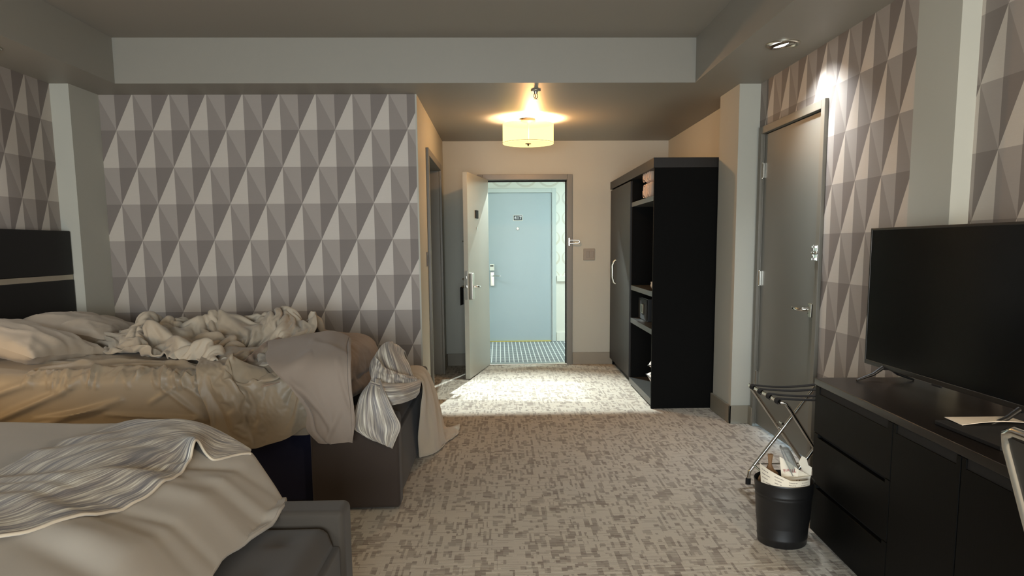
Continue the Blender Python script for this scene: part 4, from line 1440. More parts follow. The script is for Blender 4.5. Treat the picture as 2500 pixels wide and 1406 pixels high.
# crumpled duvet: steps of the cloth grid in 1/500 m, one list per row, for x, y and z
PILE_STEPS = (84, 52, 500, [
[
[-1216,20,-1,-6,-6,-3,3,-4,11,-3,-7,5,-1,-11,-1,6,4,-5,9,-6,6,-1,-4,-3,1,4,3,1,4,-4,-4,4,-1,-7,11,-3,-8,6,-3,3,-1,-7,1,10,-4,5,0,1,-8,6,-3,-12,12,-3,3,-8,12,-11,12,-1,-6,8,-6,-3,11,-20,15,-10,0,1,3,4,-2,-1,-10,14,2,-10,6,6,0,-3,1,-8,-4],
[0,-13,7,8,3,2,-5,1,-2,-2,1,5,6,-10,-7,-4,5,6,0,7,1,-2,2,3,-2,-2,-2,-2,-9,4,4,-2,6,5,-6,-1,7,-12,5,-3,1,7,6,-10,3,0,2,-10,6,-4,0,11,-10,6,-11,9,-7,10,-7,-5,7,-9,7,4,-18,18,-21,2,4,4,2,-4,-2,-2,12,-5,-9,6,6,-6,-4,0,-1,8,5],
[1,2,-11,-1,14,5,4,-6,-4,4,5,-18,3,11,-10,0,3,3,-8,7,3,0,-3,2,0,3,-3,2,5,-9,1,3,-5,8,-1,-3,-2,8,-3,-3,-1,2,0,11,-3,-3,-5,5,-8,3,-5,2,0,-3,10,-8,0,-9,3,2,-2,3,-5,-6,16,-20,19,3,-13,4,-1,-1,1,0,-3,4,6,-9,-5,5,2,2,0,-9,6],
[2,5,-4,-3,-3,-1,4,9,-5,-6,8,10,-28,0,23,-9,-6,8,9,-6,0,-2,3,-3,4,-9,4,1,5,3,-7,1,2,-8,8,-2,1,3,-7,7,2,1,-1,-5,-3,4,5,2,0,-9,5,2,-1,-15,3,5,-3,1,-3,-2,0,5,-9,10,-10,16,-14,6,5,-13,4,0,5,-8,7,-5,-2,13,-8,-3,0,-3,-2,9,-10],
[-5,9,3,1,-11,-4,-3,1,8,7,-9,-1,13,-3,-11,20,-13,-9,7,4,5,1,-12,6,3,-3,-2,-3,-5,6,8,-4,-6,3,-2,6,4,-10,11,-2,2,-6,4,-3,8,-3,-3,-5,10,-5,0,-12,11,-5,-5,4,5,-1,-4,4,-9,-2,11,-11,1,2,13,-13,12,1,-6,2,-6,9,-12,6,3,-9,13,-9,-2,-7,1,-3,9],
[-1,-10,7,-3,0,11,-5,-1,6,-1,-15,-2,-3,2,3,1,15,1,-7,10,-10,5,5,-2,-10,13,-1,2,-3,0,-1,-1,3,-4,-3,-3,0,14,-8,2,-7,3,0,9,-15,1,0,6,-4,16,1,3,-20,17,-8,-2,-6,4,3,-9,10,-13,-3,7,3,-9,-2,7,-3,12,-5,3,-2,6,0,0,-6,6,-14,4,-3,7,-1,0,-14],
[1,1,-13,1,6,-4,16,-5,-7,4,10,-4,3,-11,1,-2,8,-3,11,-12,4,-6,8,-5,5,-12,12,0,2,-11,1,7,4,4,-2,-7,-7,2,3,3,0,6,-12,0,7,-1,-1,-2,1,-4,-4,8,10,-11,11,-9,2,-2,1,1,-12,13,-13,2,-5,0,2,-2,1,-2,11,-1,6,-11,13,-10,10,-4,14,2,-14,-5,0,-10,14],
[-7,3,9,-7,-2,-2,-4,15,-3,-14,-4,3,0,25,1,-6,-11,13,-12,7,-3,6,-3,5,1,3,-21,-1,1,10,-4,-3,2,1,2,13,-7,-7,5,2,6,-4,-2,-13,5,1,-7,2,2,-5,2,0,13,8,-16,9,1,0,-15,-2,12,-7,10,-18,3,7,-7,4,3,1,-8,3,0,11,-9,14,-10,9,-8,4,15,-11,2,1,-18],
[-3,1,2,5,0,-1,-7,2,4,5,-6,-7,12,-10,-1,11,4,-14,15,-8,0,0,5,-3,-8,-6,7,2,0,-4,5,-2,-7,4,1,-2,16,-3,-2,-8,-1,-6,14,-11,-4,0,6,0,-3,6,-1,-3,-5,0,18,-1,-3,-10,4,-2,0,-7,2,17,-10,-9,5,-1,1,1,12,-10,4,-6,10,-7,9,-4,3,-4,-2,9,-3,-4,-2],
[0,-7,-2,1,2,0,12,-8,-3,2,16,-1,-24,0,8,0,-1,16,-3,-3,0,-1,-3,-8,0,8,8,-6,1,-1,-5,4,6,-9,2,-3,-2,6,-3,6,-11,10,-13,22,-16,-3,2,0,2,-2,2,3,-2,3,0,2,-6,5,-3,-2,0,1,-4,-1,15,-1,3,-7,-6,-4,2,14,-15,10,-9,3,4,-2,1,-5,5,3,-7,-4,0],
[11,-8,-4,4,-3,4,-10,2,-2,-2,0,18,-3,-6,5,-4,6,-10,-4,6,-3,6,-9,-6,4,13,-5,1,0,-6,3,0,-3,7,-2,-4,2,-3,5,-10,8,-8,9,-2,9,0,-6,-1,-1,3,1,-1,3,2,-4,-10,17,-13,6,1,-4,9,-5,-9,-1,12,-3,12,-5,-1,-16,0,5,-2,12,3,-18,8,-10,6,-5,-3,6,-1,0],
[0,10,-1,-7,-3,-1,1,-1,1,2,-10,2,20,-2,-5,1,-9,8,-2,-13,5,-3,5,3,-3,-4,7,0,-8,8,-1,-1,0,-2,4,6,-12,7,-16,7,2,-7,4,-2,9,2,-3,0,0,-2,0,-3,1,4,2,10,-14,15,-4,4,2,-10,3,2,-8,-8,6,-1,10,-1,-1,-7,10,-12,-3,4,10,-17,9,-12,2,8,-11,8,15],
[0,-3,3,-3,1,-2,2,-1,2,-1,7,-8,3,6,1,-6,5,-5,-15,5,0,-1,1,3,7,-1,-3,-3,3,3,-1,1,2,-4,1,-2,3,-1,0,2,-12,10,-1,-8,1,-1,8,0,0,2,0,2,0,-6,2,2,9,-6,13,-7,2,3,-11,6,8,-12,-9,-2,2,4,7,-11,1,3,-5,-3,-4,4,-2,12,-12,0,12,-1,2],
[5,4,-6,0,-1,-3,-5,4,2,2,1,1,-3,9,-8,1,0,-12,18,-6,-10,-2,4,-1,7,-1,-1,-4,3,0,6,-4,-7,4,0,1,3,-5,10,-8,-4,0,2,-2,1,2,1,1,2,0,2,2,-11,10,-6,-2,6,10,-13,15,-2,-9,10,-14,4,11,3,-16,-11,5,-1,10,-5,5,-3,-7,13,-8,-7,1,4,1,-8,14,-3],
[2,-4,0,2,-1,4,2,-10,-2,-1,3,2,2,1,2,3,-2,7,-21,12,-1,0,-10,9,0,-1,-3,7,3,-6,0,-1,9,2,-9,-1,0,0,7,-6,-4,0,-1,2,3,-4,0,-1,-1,-2,-1,0,19,-13,8,-4,-4,10,3,7,-11,3,-14,13,-16,8,4,7,-7,-8,8,0,-1,-1,5,-3,-10,12,5,-3,4,-20,-2,0,8],
[-3,3,4,-12,6,-1,1,9,-1,-4,-6,-2,2,0,8,0,-11,-2,14,-14,9,-3,3,-1,1,-1,-3,3,-1,6,-7,4,-2,-2,4,1,-2,7,-13,-4,23,-18,-1,4,-4,6,-10,-1,1,3,4,1,-4,3,0,9,-2,-11,16,-15,9,5,-1,-6,4,-3,-6,7,3,-3,-7,6,2,1,-2,0,-9,1,7,1,-7,7,-3,-9,-2],
[-9,3,1,13,-13,-1,2,-4,10,3,2,-3,-7,1,3,0,1,-3,-6,10,-12,11,8,-4,-7,-1,5,-5,4,-5,-1,1,1,2,0,-4,8,-8,7,1,-16,18,-21,0,5,-3,0,2,1,3,-1,1,2,7,-4,-2,5,-6,-2,-4,3,11,4,-7,-2,2,-5,3,0,9,-1,-9,1,2,-4,-8,1,0,5,9,8,0,1,-7,-9],
[2,-7,-2,0,9,-6,-4,2,0,6,5,3,-2,-7,1,1,7,-2,-1,-12,7,-5,3,-3,5,0,1,6,-15,3,4,2,-4,-4,1,0,0,-5,2,2,12,-14,18,-13,-2,-3,2,0,0,0,1,0,0,4,4,-8,-1,14,-11,13,-4,-6,5,2,6,-3,-5,-6,12,-14,2,4,-5,-8,-1,8,7,-3,2,-4,10,4,-1,-1,-4],
[5,-4,-1,-5,-3,3,4,2,-5,-1,-1,5,6,4,-6,2,-2,5,2,3,-5,-12,1,-2,-1,0,5,-10,13,0,2,-2,-4,1,-4,8,-11,0,-2,8,-9,13,-10,10,-7,3,-2,-2,0,2,2,4,1,-5,3,4,-7,-5,11,-5,-4,8,1,4,-3,4,0,-6,-1,3,1,-11,4,9,5,3,-6,-3,-12,-1,-4,8,11,3,-3],
[-3,6,-7,4,2,2,-2,1,0,-7,-1,-2,1,0,7,-2,2,-2,3,-4,-5,-2,0,12,-12,7,-6,11,-9,4,-2,-2,6,-2,-4,2,-5,7,-3,-12,8,-1,1,-4,-1,4,8,1,-8,-1,1,0,1,6,-1,8,-2,4,-9,3,2,-8,11,-2,5,-9,14,-9,-2,4,-6,11,-16,-3,-1,6,0,8,-12,2,-6,0,2,0,12],
[1,-3,6,-7,-1,6,2,4,-2,3,1,-2,-4,-1,-7,-1,-2,3,0,5,0,-5,-2,-3,8,-6,2,1,11,-11,-3,0,-1,1,3,-10,9,0,-3,3,-2,-1,11,1,-3,-6,1,-2,7,-5,-1,-2,0,1,4,-7,13,-6,10,-12,7,-3,1,4,-5,9,-17,17,1,-1,-6,2,8,-5,-14,-4,4,3,11,-12,8,-15,0,18,-9],
[-4,1,1,5,-2,-9,6,4,3,-3,-6,2,6,1,1,0,-13,2,-3,-2,11,-2,-6,4,8,1,-7,4,-5,10,-6,0,0,0,0,3,-2,-5,-7,11,3,-4,-6,8,-2,8,1,-10,0,1,-1,3,0,-4,-2,7,-13,4,1,9,-12,10,-8,7,-3,-2,10,0,-7,5,5,-15,7,6,1,-9,7,-14,1,11,-12,15,2,-14,14],
[-7,4,0,0,3,5,-2,3,1,2,-4,1,-2,-8,6,-7,5,-2,-2,5,3,4,4,-8,-3,2,8,-10,4,-5,10,-4,-6,0,5,-8,4,-3,4,0,0,-5,-3,0,12,-13,-1,15,0,0,-2,-3,-2,2,-3,-2,10,-8,-3,6,-7,-3,9,-5,4,-1,-1,4,-3,3,-4,13,-11,-1,10,-8,-4,14,-8,-7,12,-5,-2,9,-11],
[0,-7,2,-2,1,12,0,-15,4,2,11,-8,0,0,-1,0,2,-1,-1,2,-5,12,-12,10,-5,-6,2,0,-3,-3,1,6,7,-6,-2,8,-9,11,0,2,-11,8,2,8,-5,-2,1,-8,4,7,-6,2,-4,-1,0,-5,-1,11,-10,-1,3,4,-13,7,5,-12,10,0,-4,-2,9,-9,11,-10,8,2,1,-7,8,0,-8,0,2,-1,2],
[-1,5,-9,11,-1,-5,3,2,-2,-3,-3,7,-3,3,-2,2,0,-1,-4,2,0,0,5,-10,6,7,-14,9,-7,8,-3,-3,-3,5,0,0,4,-4,8,-16,17,3,-3,-2,0,11,-8,11,-7,-5,5,-11,4,-4,-1,2,-6,-5,9,-11,14,-13,15,-7,0,5,-1,-11,5,1,3,-3,1,1,-4,10,-6,1,3,-5,5,1,-2,-3,1],
[1,-6,5,-8,14,-1,-9,3,2,4,-2,-6,3,4,-9,7,4,-1,-1,-8,6,-4,10,-2,-4,-7,14,-13,5,-4,5,5,6,-9,3,5,-4,-1,-1,5,-9,5,7,0,0,2,3,-12,7,1,0,-3,-1,-2,-3,-2,-7,6,-12,11,-9,10,-4,10,-1,3,2,-8,-8,3,-7,11,-6,-1,2,-6,7,4,-7,9,-3,-6,0,1,3],
[0,0,0,3,-8,1,9,-5,-2,7,3,0,-6,3,0,-3,3,2,-2,-3,-1,1,-2,8,-7,6,-15,9,5,3,-4,4,-2,8,-7,-8,8,-5,6,0,2,-7,6,0,6,1,4,-4,-7,-3,1,4,-7,0,-9,0,-1,-2,13,-15,12,-2,5,-7,1,-1,1,5,-4,-2,-7,4,4,-1,2,-2,3,-10,8,-4,4,2,-1,-3,0],
[-2,4,-4,7,1,-10,2,15,-2,-7,2,6,-6,-5,10,-10,7,1,0,-7,-7,8,-6,2,3,-1,1,3,-9,5,7,1,-14,5,3,2,1,6,-3,9,5,2,-6,-9,0,-4,5,9,-5,-3,-4,3,-5,-4,0,-1,3,-3,-11,15,-8,3,-7,3,-7,5,-2,6,1,-6,0,-2,2,2,-1,2,-4,9,-10,6,0,-7,4,5,1],
[-8,2,9,1,-6,17,-15,-10,6,5,-1,2,8,-5,-2,6,-6,1,1,5,-14,-1,7,-8,7,-6,12,-10,11,-7,1,-5,14,-9,8,1,-2,6,0,-1,2,-3,7,-1,-9,0,-7,-5,4,2,-5,1,7,-4,1,0,0,0,-5,0,4,-17,5,-4,-1,0,-4,5,11,-8,4,0,-1,2,-1,0,4,-7,10,-5,-1,-1,1,2,-2],
[0,-4,-3,0,16,-8,11,-3,-1,-6,-1,-8,0,12,-4,1,1,-2,4,-3,-1,-9,0,13,-13,8,-1,9,-9,10,-4,5,-4,5,-7,3,7,-3,-2,0,-6,10,1,3,0,-11,5,0,0,-5,1,-5,-5,6,-1,-9,9,-11,16,-14,2,-4,-6,-3,5,-1,-6,4,-2,9,6,1,-6,6,-3,3,-4,5,-7,0,1,1,0,-1,2],
[-4,3,0,3,-8,-2,9,5,-9,5,2,6,-8,-9,7,-3,1,-7,9,2,1,-2,3,-12,8,0,4,1,1,-7,8,-6,5,9,-6,4,-4,3,7,3,-10,-4,-2,7,-1,-1,-12,5,-3,0,1,0,-2,1,-2,-3,0,4,-6,4,-5,10,-7,6,-5,-2,2,-6,8,4,-5,0,6,-8,-1,7,0,-11,6,0,-1,2,-2,-1,1],
[-1,-5,10,-11,2,4,-9,6,12,-8,-4,3,6,-6,-11,10,-1,5,-5,-2,13,-10,-5,10,6,-10,1,1,10,-5,-2,1,1,-4,14,-12,6,-3,6,0,4,-5,-1,-8,11,4,-5,-4,-5,8,-12,1,-5,-5,5,-2,0,2,1,3,-6,11,-2,-6,4,-4,8,-10,5,-4,8,-5,1,0,3,-11,-3,15,-12,2,1,4,1,1,-5],
[-2,5,-5,7,-12,4,5,-3,-2,11,-2,-13,8,7,-1,-14,3,-7,2,14,-10,14,-13,2,0,13,-5,4,-10,13,-12,1,1,6,-5,12,-8,3,-8,5,9,0,-6,1,-7,4,4,-14,13,-14,15,-18,-1,2,-2,-3,-1,7,-1,5,-1,-2,7,-3,0,5,-9,12,-8,2,-3,3,-7,3,-1,4,-2,-8,13,1,-12,8,-12,-2,7],
[-6,6,3,-10,17,-4,6,-5,-3,-12,5,8,-11,5,6,-2,-4,-4,4,-4,12,-14,16,-12,4,-3,8,-10,15,-12,8,-7,1,-3,4,-1,8,-3,4,-2,-4,3,-5,-12,4,4,-5,19,-19,10,-3,8,-8,-3,-2,0,-2,2,5,-5,8,-9,8,-2,4,-5,7,-4,9,-6,4,-3,1,3,-6,7,-11,4,-6,-8,10,-4,9,-3,-2],
[-2,0,-5,13,-5,7,-12,11,-9,6,-5,-6,6,-7,-4,13,-1,4,-11,9,-8,9,-8,14,-14,6,-7,12,-3,6,-13,10,-6,1,0,2,-1,4,-10,0,-6,2,2,5,4,-13,12,-13,15,1,0,2,3,-2,-8,-2,-4,0,4,6,-3,-4,-4,11,-7,10,-5,5,-7,11,-4,1,-2,-3,2,-4,4,0,0,0,0,-5,-2,6,-13],
[-1,-1,2,-6,10,-11,9,-11,16,-14,5,-1,-5,7,-1,-8,3,5,2,-3,12,-5,5,-13,13,-7,7,-10,-5,-2,15,-7,6,-7,0,0,1,-6,10,-8,7,-9,6,2,-4,2,-9,10,2,-3,3,4,1,-7,0,1,-5,1,-3,-3,3,12,-5,-4,7,-9,8,-2,4,-9,2,7,1,1,-3,-2,7,-4,-4,3,-6,11,1,-1,1],
[-5,-4,7,6,-18,13,-2,10,-18,13,-12,11,-4,-2,2,7,-6,-6,8,-6,6,6,2,2,-4,5,-7,7,-4,-1,-13,3,-1,7,1,-5,0,9,-15,6,1,-5,4,2,0,0,0,5,-12,5,4,4,4,-2,-1,2,-6,5,-9,0,-1,2,7,-3,0,-3,0,-5,3,5,5,-8,5,-3,2,7,-2,-1,4,0,-10,-11,6,3,10],
[2,2,-13,6,12,-5,7,-16,16,-10,-3,-7,7,3,2,-9,9,1,-12,9,-10,12,5,-2,4,-3,-6,-6,-4,2,13,1,-5,3,-5,7,-8,-2,11,-10,2,1,-7,5,-1,-1,1,-3,3,0,-6,1,9,-1,-1,4,-1,-9,15,-1,-5,-2,2,2,-6,8,-7,9,-5,2,-11,6,0,5,-1,-8,0,3,4,8,-2,-11,-18,-3,1],
[3,1,-4,-4,0,14,-16,13,-12,11,-3,-10,4,-4,2,6,-5,6,-1,-1,10,-2,-10,15,-2,-9,6,-12,9,-1,-6,-1,9,-9,8,-4,11,-9,3,4,-10,11,1,-4,-10,1,1,0,-2,-1,6,-10,5,6,-8,3,9,-9,1,4,1,0,-5,-5,6,-1,14,-4,-1,-4,7,-5,0,-6,2,7,-5,-1,-5,-4,10,17,-10,-15,0],
[-5,1,11,0,2,-17,10,-6,-2,-7,18,-2,-13,4,3,4,-5,9,4,9,-11,-8,9,-4,-6,4,-3,11,-15,8,3,4,-10,9,-10,4,0,7,-12,7,1,-3,3,-3,-9,-2,3,1,2,-5,-10,7,-4,11,13,2,-3,7,-17,-2,5,-5,-2,2,-1,4,-6,7,3,-1,-1,-3,3,0,2,-6,8,-3,0,-3,11,-7,18,-8,-13],
[-7,5,4,2,-6,5,-8,-1,0,3,-6,16,-7,-9,2,2,12,-4,4,-7,11,-10,3,-9,6,1,2,-13,16,-15,3,0,9,-5,7,-2,-1,-4,7,-9,7,-6,1,-3,8,8,-5,-4,0,-3,7,-5,-14,2,4,11,-2,-9,8,-1,-6,3,2,2,-7,2,-3,-2,7,3,1,4,-4,4,-6,6,-8,5,0,-3,-5,11,8,3,-2],
[0,-10,10,-7,11,-7,7,-9,3,-4,0,-5,18,7,-13,-4,2,-2,9,9,-4,-2,-13,7,-5,5,-8,13,-12,15,-2,-1,-7,-5,3,-1,-2,2,-2,6,-3,3,-2,-1,9,1,-1,-6,0,5,0,-4,-2,-15,10,-7,15,0,-6,-2,7,-6,5,5,2,-12,-2,1,-5,11,1,-1,-4,6,-1,-1,0,1,-4,6,1,-14,-1,17,5],
[2,-1,-12,15,-10,9,3,2,-15,6,-7,4,2,5,8,3,-6,4,1,-15,13,1,-6,0,-1,-9,10,-1,10,-16,1,-2,0,11,-13,5,5,4,-5,-10,6,-2,2,3,2,-7,3,-2,6,-8,-4,11,1,-4,-8,6,-5,10,-2,1,-7,7,-11,2,9,6,-4,0,-2,-17,7,3,5,-5,8,0,-3,-2,0,-1,-3,13,-18,3,9],
[-4,6,-1,-6,8,-2,-8,2,10,-14,13,-11,8,-5,8,-1,5,-5,-3,13,-15,16,-9,-2,4,-1,-6,2,3,10,-14,-1,8,-5,2,1,-10,-2,14,-1,-12,10,-10,10,-5,1,-3,13,2,-7,-3,1,6,0,-11,-4,7,-2,-1,1,0,2,-1,-6,-2,4,7,-8,6,5,-5,-3,2,5,-9,2,8,-9,3,-1,-5,-4,15,-19,5],
[-8,7,10,-2,-1,-4,-4,-5,-1,8,0,9,-16,9,-5,12,-12,13,1,-4,5,-1,1,-9,5,10,-7,4,-3,-16,12,0,-13,0,12,-8,10,-1,-19,17,-3,-2,5,-6,-1,4,11,-14,1,4,5,-3,-2,-1,0,-5,0,3,0,-8,10,-6,5,4,-9,-4,1,6,-8,8,-8,10,-6,-4,10,-7,5,-1,5,-5,1,3,-10,7,-14],
[-3,-7,6,1,-4,2,5,6,0,-2,-9,6,7,-13,9,-10,11,-1,-4,0,-5,6,9,-2,-5,6,9,-8,-15,8,-5,2,6,2,-11,10,-14,1,13,-19,13,-5,-3,5,5,-6,2,2,-1,2,-1,-3,-3,3,1,-4,1,-2,14,-3,-12,8,0,2,-5,4,-5,-4,6,-4,11,-10,5,2,-4,2,1,2,-2,-1,6,0,10,0,-9],
[-3,6,-9,0,2,5,-6,-4,2,10,0,-10,6,9,-13,9,3,-7,7,-14,7,-6,11,6,3,-13,3,-1,14,2,-15,-6,8,-9,8,-18,15,-9,-4,5,-1,0,3,0,4,3,-13,14,-4,8,-10,3,-2,0,1,-5,-2,-8,1,16,1,-15,9,-1,11,-3,2,3,-2,-9,-1,4,-2,-2,3,3,-4,11,-7,6,-6,-2,1,13,8],
[-1,0,7,5,-4,-15,5,1,1,-5,12,2,-9,-4,14,-4,5,-6,5,-2,-8,4,-3,8,-3,8,-6,4,-10,7,8,-13,-8,10,-10,13,-20,3,-1,8,-6,-3,7,-1,0,5,3,-14,3,3,6,3,0,-1,0,-5,-7,8,-8,-3,8,11,-4,1,3,6,6,1,-10,-6,-14,1,5,4,1,-5,6,-7,9,-1,0,-1,-5,-11,13],
[10,4,0,-3,-2,1,-12,1,-5,4,-1,10,1,-1,-1,7,-16,12,-6,2,0,0,0,-1,2,1,-2,-6,11,-13,14,4,-17,-4,9,-9,-3,2,0,-1,-4,6,-3,3,-3,-2,-1,7,-2,-8,3,-4,20,0,-2,4,6,-17,-6,0,-1,11,-2,-1,-2,0,3,2,12,2,-4,-22,1,1,6,8,-11,8,-13,3,14,4,9,1,-21],
[-1,-5,5,-2,9,-11,5,-9,13,-8,1,-1,11,5,1,-16,15,-10,-8,13,-6,2,4,-3,5,-16,10,7,-13,12,-22,7,17,-14,-3,-5,9,-2,-6,1,12,-11,3,1,-6,-1,11,-5,-12,10,-9,6,-9,16,16,-5,-3,15,-6,0,-3,-7,-1,-10,-2,4,6,9,-13,14,3,1,-21,-1,-5,4,9,-5,12,-15,2,5,8,22,-5],
[-12,14,-6,-2,-2,4,0,5,-4,6,-1,2,-4,-2,1,5,-9,7,-7,-3,16,-3,-4,5,-6,9,-1,-14,12,-1,1,4,-14,12,-13,3,-1,-10,5,-2,1,3,-3,-6,5,3,-1,-6,15,-5,8,-11,10,-8,7,10,-6,0,13,-10,4,7,-2,0,0,-10,-7,-5,4,9,9,-1,-4,-13,3,-4,1,2,1,18,-6,-15,-3,5,26],
[0,-8,1,6,-6,11,-11,-1,8,8,-11,-1,0,4,-5,3,8,-15,13,6,-5,3,0,-12,0,6,-4,11,-6,-11,14,-16,12,-11,0,3,0,-1,-3,3,-8,8,-1,4,-6,3,-5,13,-11,3,-5,7,1,4,-4,13,-8,2,-2,6,2,-9,7,-1,1,-7,-12,-5,9,0,20,5,2,-9,-8,8,4,-16,1,11,1,14,-3,-15,-6],
[-1,1,3,-7,2,-9,11,1,-4,-7,11,-5,2,2,-1,6,-16,18,-3,-7,6,4,1,2,-9,-4,2,0,-6,7,-11,13,-14,5,4,1,-7,0,-4,-2,1,4,2,-3,9,-7,3,-4,10,-12,6,3,-6,12,-1,-3,11,-9,-3,6,-10,0,0,14,-1,-6,3,-12,-1,-7,-7,29,7,-1,-27,10,-3,21,-21,-6,16,3,3,-14,1],
],
[
[2395,-1,-6,-1,-2,0,4,22,-7,-4,9,-4,-3,14,-9,-2,-13,-2,5,3,3,-2,-6,-10,22,-1,0,-3,-7,2,10,-14,6,6,-9,-6,17,-3,-16,16,-10,13,-12,8,-9,8,-7,-1,-5,9,-3,-8,16,-11,-1,14,-13,-6,9,1,-10,9,-1,-3,4,2,-4,7,-14,6,5,-2,-5,7,-7,10,-6,-9,7,2,1,-2,-1,-8,5],
[-1,1,0,-1,6,5,2,-22,-1,9,-2,-1,4,-10,3,6,-7,2,-6,7,-2,-2,9,9,-20,5,3,6,10,-1,-20,1,-4,0,9,0,-10,2,13,-17,4,-3,9,-14,5,0,0,-6,8,-8,4,5,-10,10,-7,-2,11,9,-8,-8,13,-13,2,8,-1,-4,4,2,6,-6,-5,7,-3,7,-5,-6,8,2,-3,1,-3,1,3,7,-5],
[-3,4,-8,0,-4,9,2,5,-1,-10,-1,-7,5,9,-6,-2,17,-5,-4,-4,-7,6,-6,11,0,-13,-1,0,4,14,11,-8,-8,-13,0,17,-14,2,-8,22,-4,-17,-4,12,5,-15,-3,8,-11,10,-9,6,3,0,3,0,-6,5,5,3,-1,3,-9,4,-1,-1,-3,1,-2,0,13,-15,17,-19,9,0,-2,1,1,-5,4,0,3,-2,3],
[-11,8,8,-3,-3,-9,-2,5,-5,2,0,10,-4,-2,7,-8,3,4,-3,-8,9,-9,6,1,7,8,-8,-10,-7,-2,11,14,2,-5,-11,-1,6,-15,14,-8,-2,15,-17,5,-19,7,-1,5,-1,-7,10,-6,7,-1,6,-12,9,-6,8,-4,-1,13,-3,-10,9,4,-8,2,-1,0,-6,15,-12,1,-1,7,-8,10,-6,13,-5,-2,-7,4,1],
[-1,-8,-11,7,6,7,2,-8,-2,-1,-1,3,2,-1,0,4,-11,5,-1,6,-9,9,-4,-3,11,1,4,4,-1,-5,-19,3,5,13,-4,-15,12,-8,-4,-7,11,-15,20,-21,14,-5,1,-10,12,-7,5,-1,-4,-7,11,7,-16,14,-7,15,-8,0,11,-5,-6,-4,15,-17,13,-2,-10,2,8,4,-8,-1,8,-10,11,-14,5,2,4,3,3],
[5,-6,6,-3,-1,-10,-1,0,-2,5,7,-3,3,2,-4,-7,-4,3,10,-10,11,-10,4,-6,0,4,4,3,1,-10,7,-9,1,-7,5,7,-4,3,-11,8,-16,12,-10,7,-13,1,0,3,1,10,-6,9,-8,5,-9,6,3,-2,12,-9,13,-11,1,0,4,-6,1,-1,2,9,-5,-10,1,10,-1,-10,1,15,-11,-3,-4,5,8,-3,2],
[0,-3,10,-7,2,-3,-1,4,-3,-5,-2,3,-4,-1,1,3,7,-12,3,12,-16,11,-3,13,-9,-2,-8,-3,2,8,-5,-4,1,9,-1,-9,-6,7,-5,-2,-1,-3,5,-1,-2,9,-1,2,3,-5,-10,-3,10,-5,7,-2,7,0,-2,10,-14,14,-11,11,-15,15,-12,1,-2,-1,5,2,-10,2,10,-5,-7,0,8,3,-10,-8,5,2,8],
[-6,0,-10,18,-10,-1,-1,0,18,-1,-1,-1,-4,-4,0,-7,0,5,-3,-3,14,-12,6,-3,11,-11,10,0,-5,-10,5,13,-9,-9,-2,7,-6,-7,11,-14,14,-9,-5,-1,3,-2,-2,0,0,14,1,3,-9,7,4,-7,6,-4,-3,-2,6,1,6,-12,3,-4,0,3,-6,6,0,-2,5,-8,1,11,-10,-3,-4,9,11,-7,-4,2,-6],
[-2,1,0,-13,12,7,-7,4,-12,5,-2,-1,0,-2,1,4,-5,2,4,-6,-2,12,-2,-7,0,6,-5,-4,3,7,-6,-5,4,-1,2,-9,7,-5,6,-2,-2,2,-2,2,1,-2,4,3,-9,-1,14,0,0,0,-6,7,-8,-4,2,-2,1,0,0,9,-4,-9,3,-4,0,-1,10,-6,3,-2,-1,-3,13,-15,10,-13,16,4,-9,-6,2],
[-10,2,3,2,-5,0,16,-4,4,-4,-6,-1,2,0,-10,3,1,0,5,4,-2,-10,0,1,1,-2,-1,9,-4,-7,8,-8,1,1,-5,5,-7,17,-15,10,-7,9,-9,4,-2,0,0,-5,3,2,0,1,7,-7,-1,-1,2,0,-2,1,0,-3,8,1,8,-6,4,-5,-8,-8,0,16,-9,6,-9,4,-4,14,-16,22,-14,2,-7,5,1],
[-1,-7,6,2,2,2,-4,8,-2,-1,-1,-4,-9,-6,3,3,1,4,-4,-3,1,2,0,8,-1,-7,5,-2,-3,-3,-3,-1,4,-5,4,-1,8,-12,3,4,4,-6,16,-4,-2,0,11,-2,-6,-9,-6,1,2,8,-7,6,-1,-4,-4,3,1,3,-6,0,2,10,-7,10,-4,-1,-17,4,4,-1,13,-2,-2,-9,18,-20,7,2,-2,5,-1],
[1,5,-7,8,0,0,2,-7,5,-9,4,-7,6,-8,4,-8,7,-3,-3,10,-2,-5,-4,0,-2,8,-5,-6,3,6,-9,7,-10,4,-5,2,-2,6,2,3,1,1,-4,1,11,4,1,-3,8,-1,-2,-3,-1,-4,1,-10,-1,9,-6,-3,9,-12,5,1,-11,5,5,1,7,0,0,-20,16,-6,-2,3,3,5,-11,11,-5,-1,6,-12,2],
[0,1,0,-8,6,4,-1,2,-4,6,-8,-7,-5,10,-5,6,-4,-3,8,-2,-2,-2,1,-2,-3,1,-2,1,-5,0,6,-9,4,0,2,-6,1,-2,4,6,0,3,1,12,4,2,-6,8,0,-1,-4,-6,-10,4,4,-7,4,-8,5,-4,-2,7,-4,-5,11,-8,-2,4,4,2,5,-7,-4,0,0,0,8,-5,2,-5,-2,7,-3,-2,2],
[4,-5,8,1,-6,-5,-5,-1,-2,1,6,7,-6,-1,-8,1,1,9,-8,-3,5,9,-11,-1,-2,0,-3,2,-2,0,-2,3,-3,0,0,4,2,-3,0,-1,6,-4,-2,6,-1,-1,4,2,-1,1,0,-1,-2,0,-4,10,-9,4,-11,8,2,-3,-1,-3,7,0,7,-11,-1,6,1,7,-13,7,11,-3,-11,2,-1,-4,4,-5,11,6,-10],
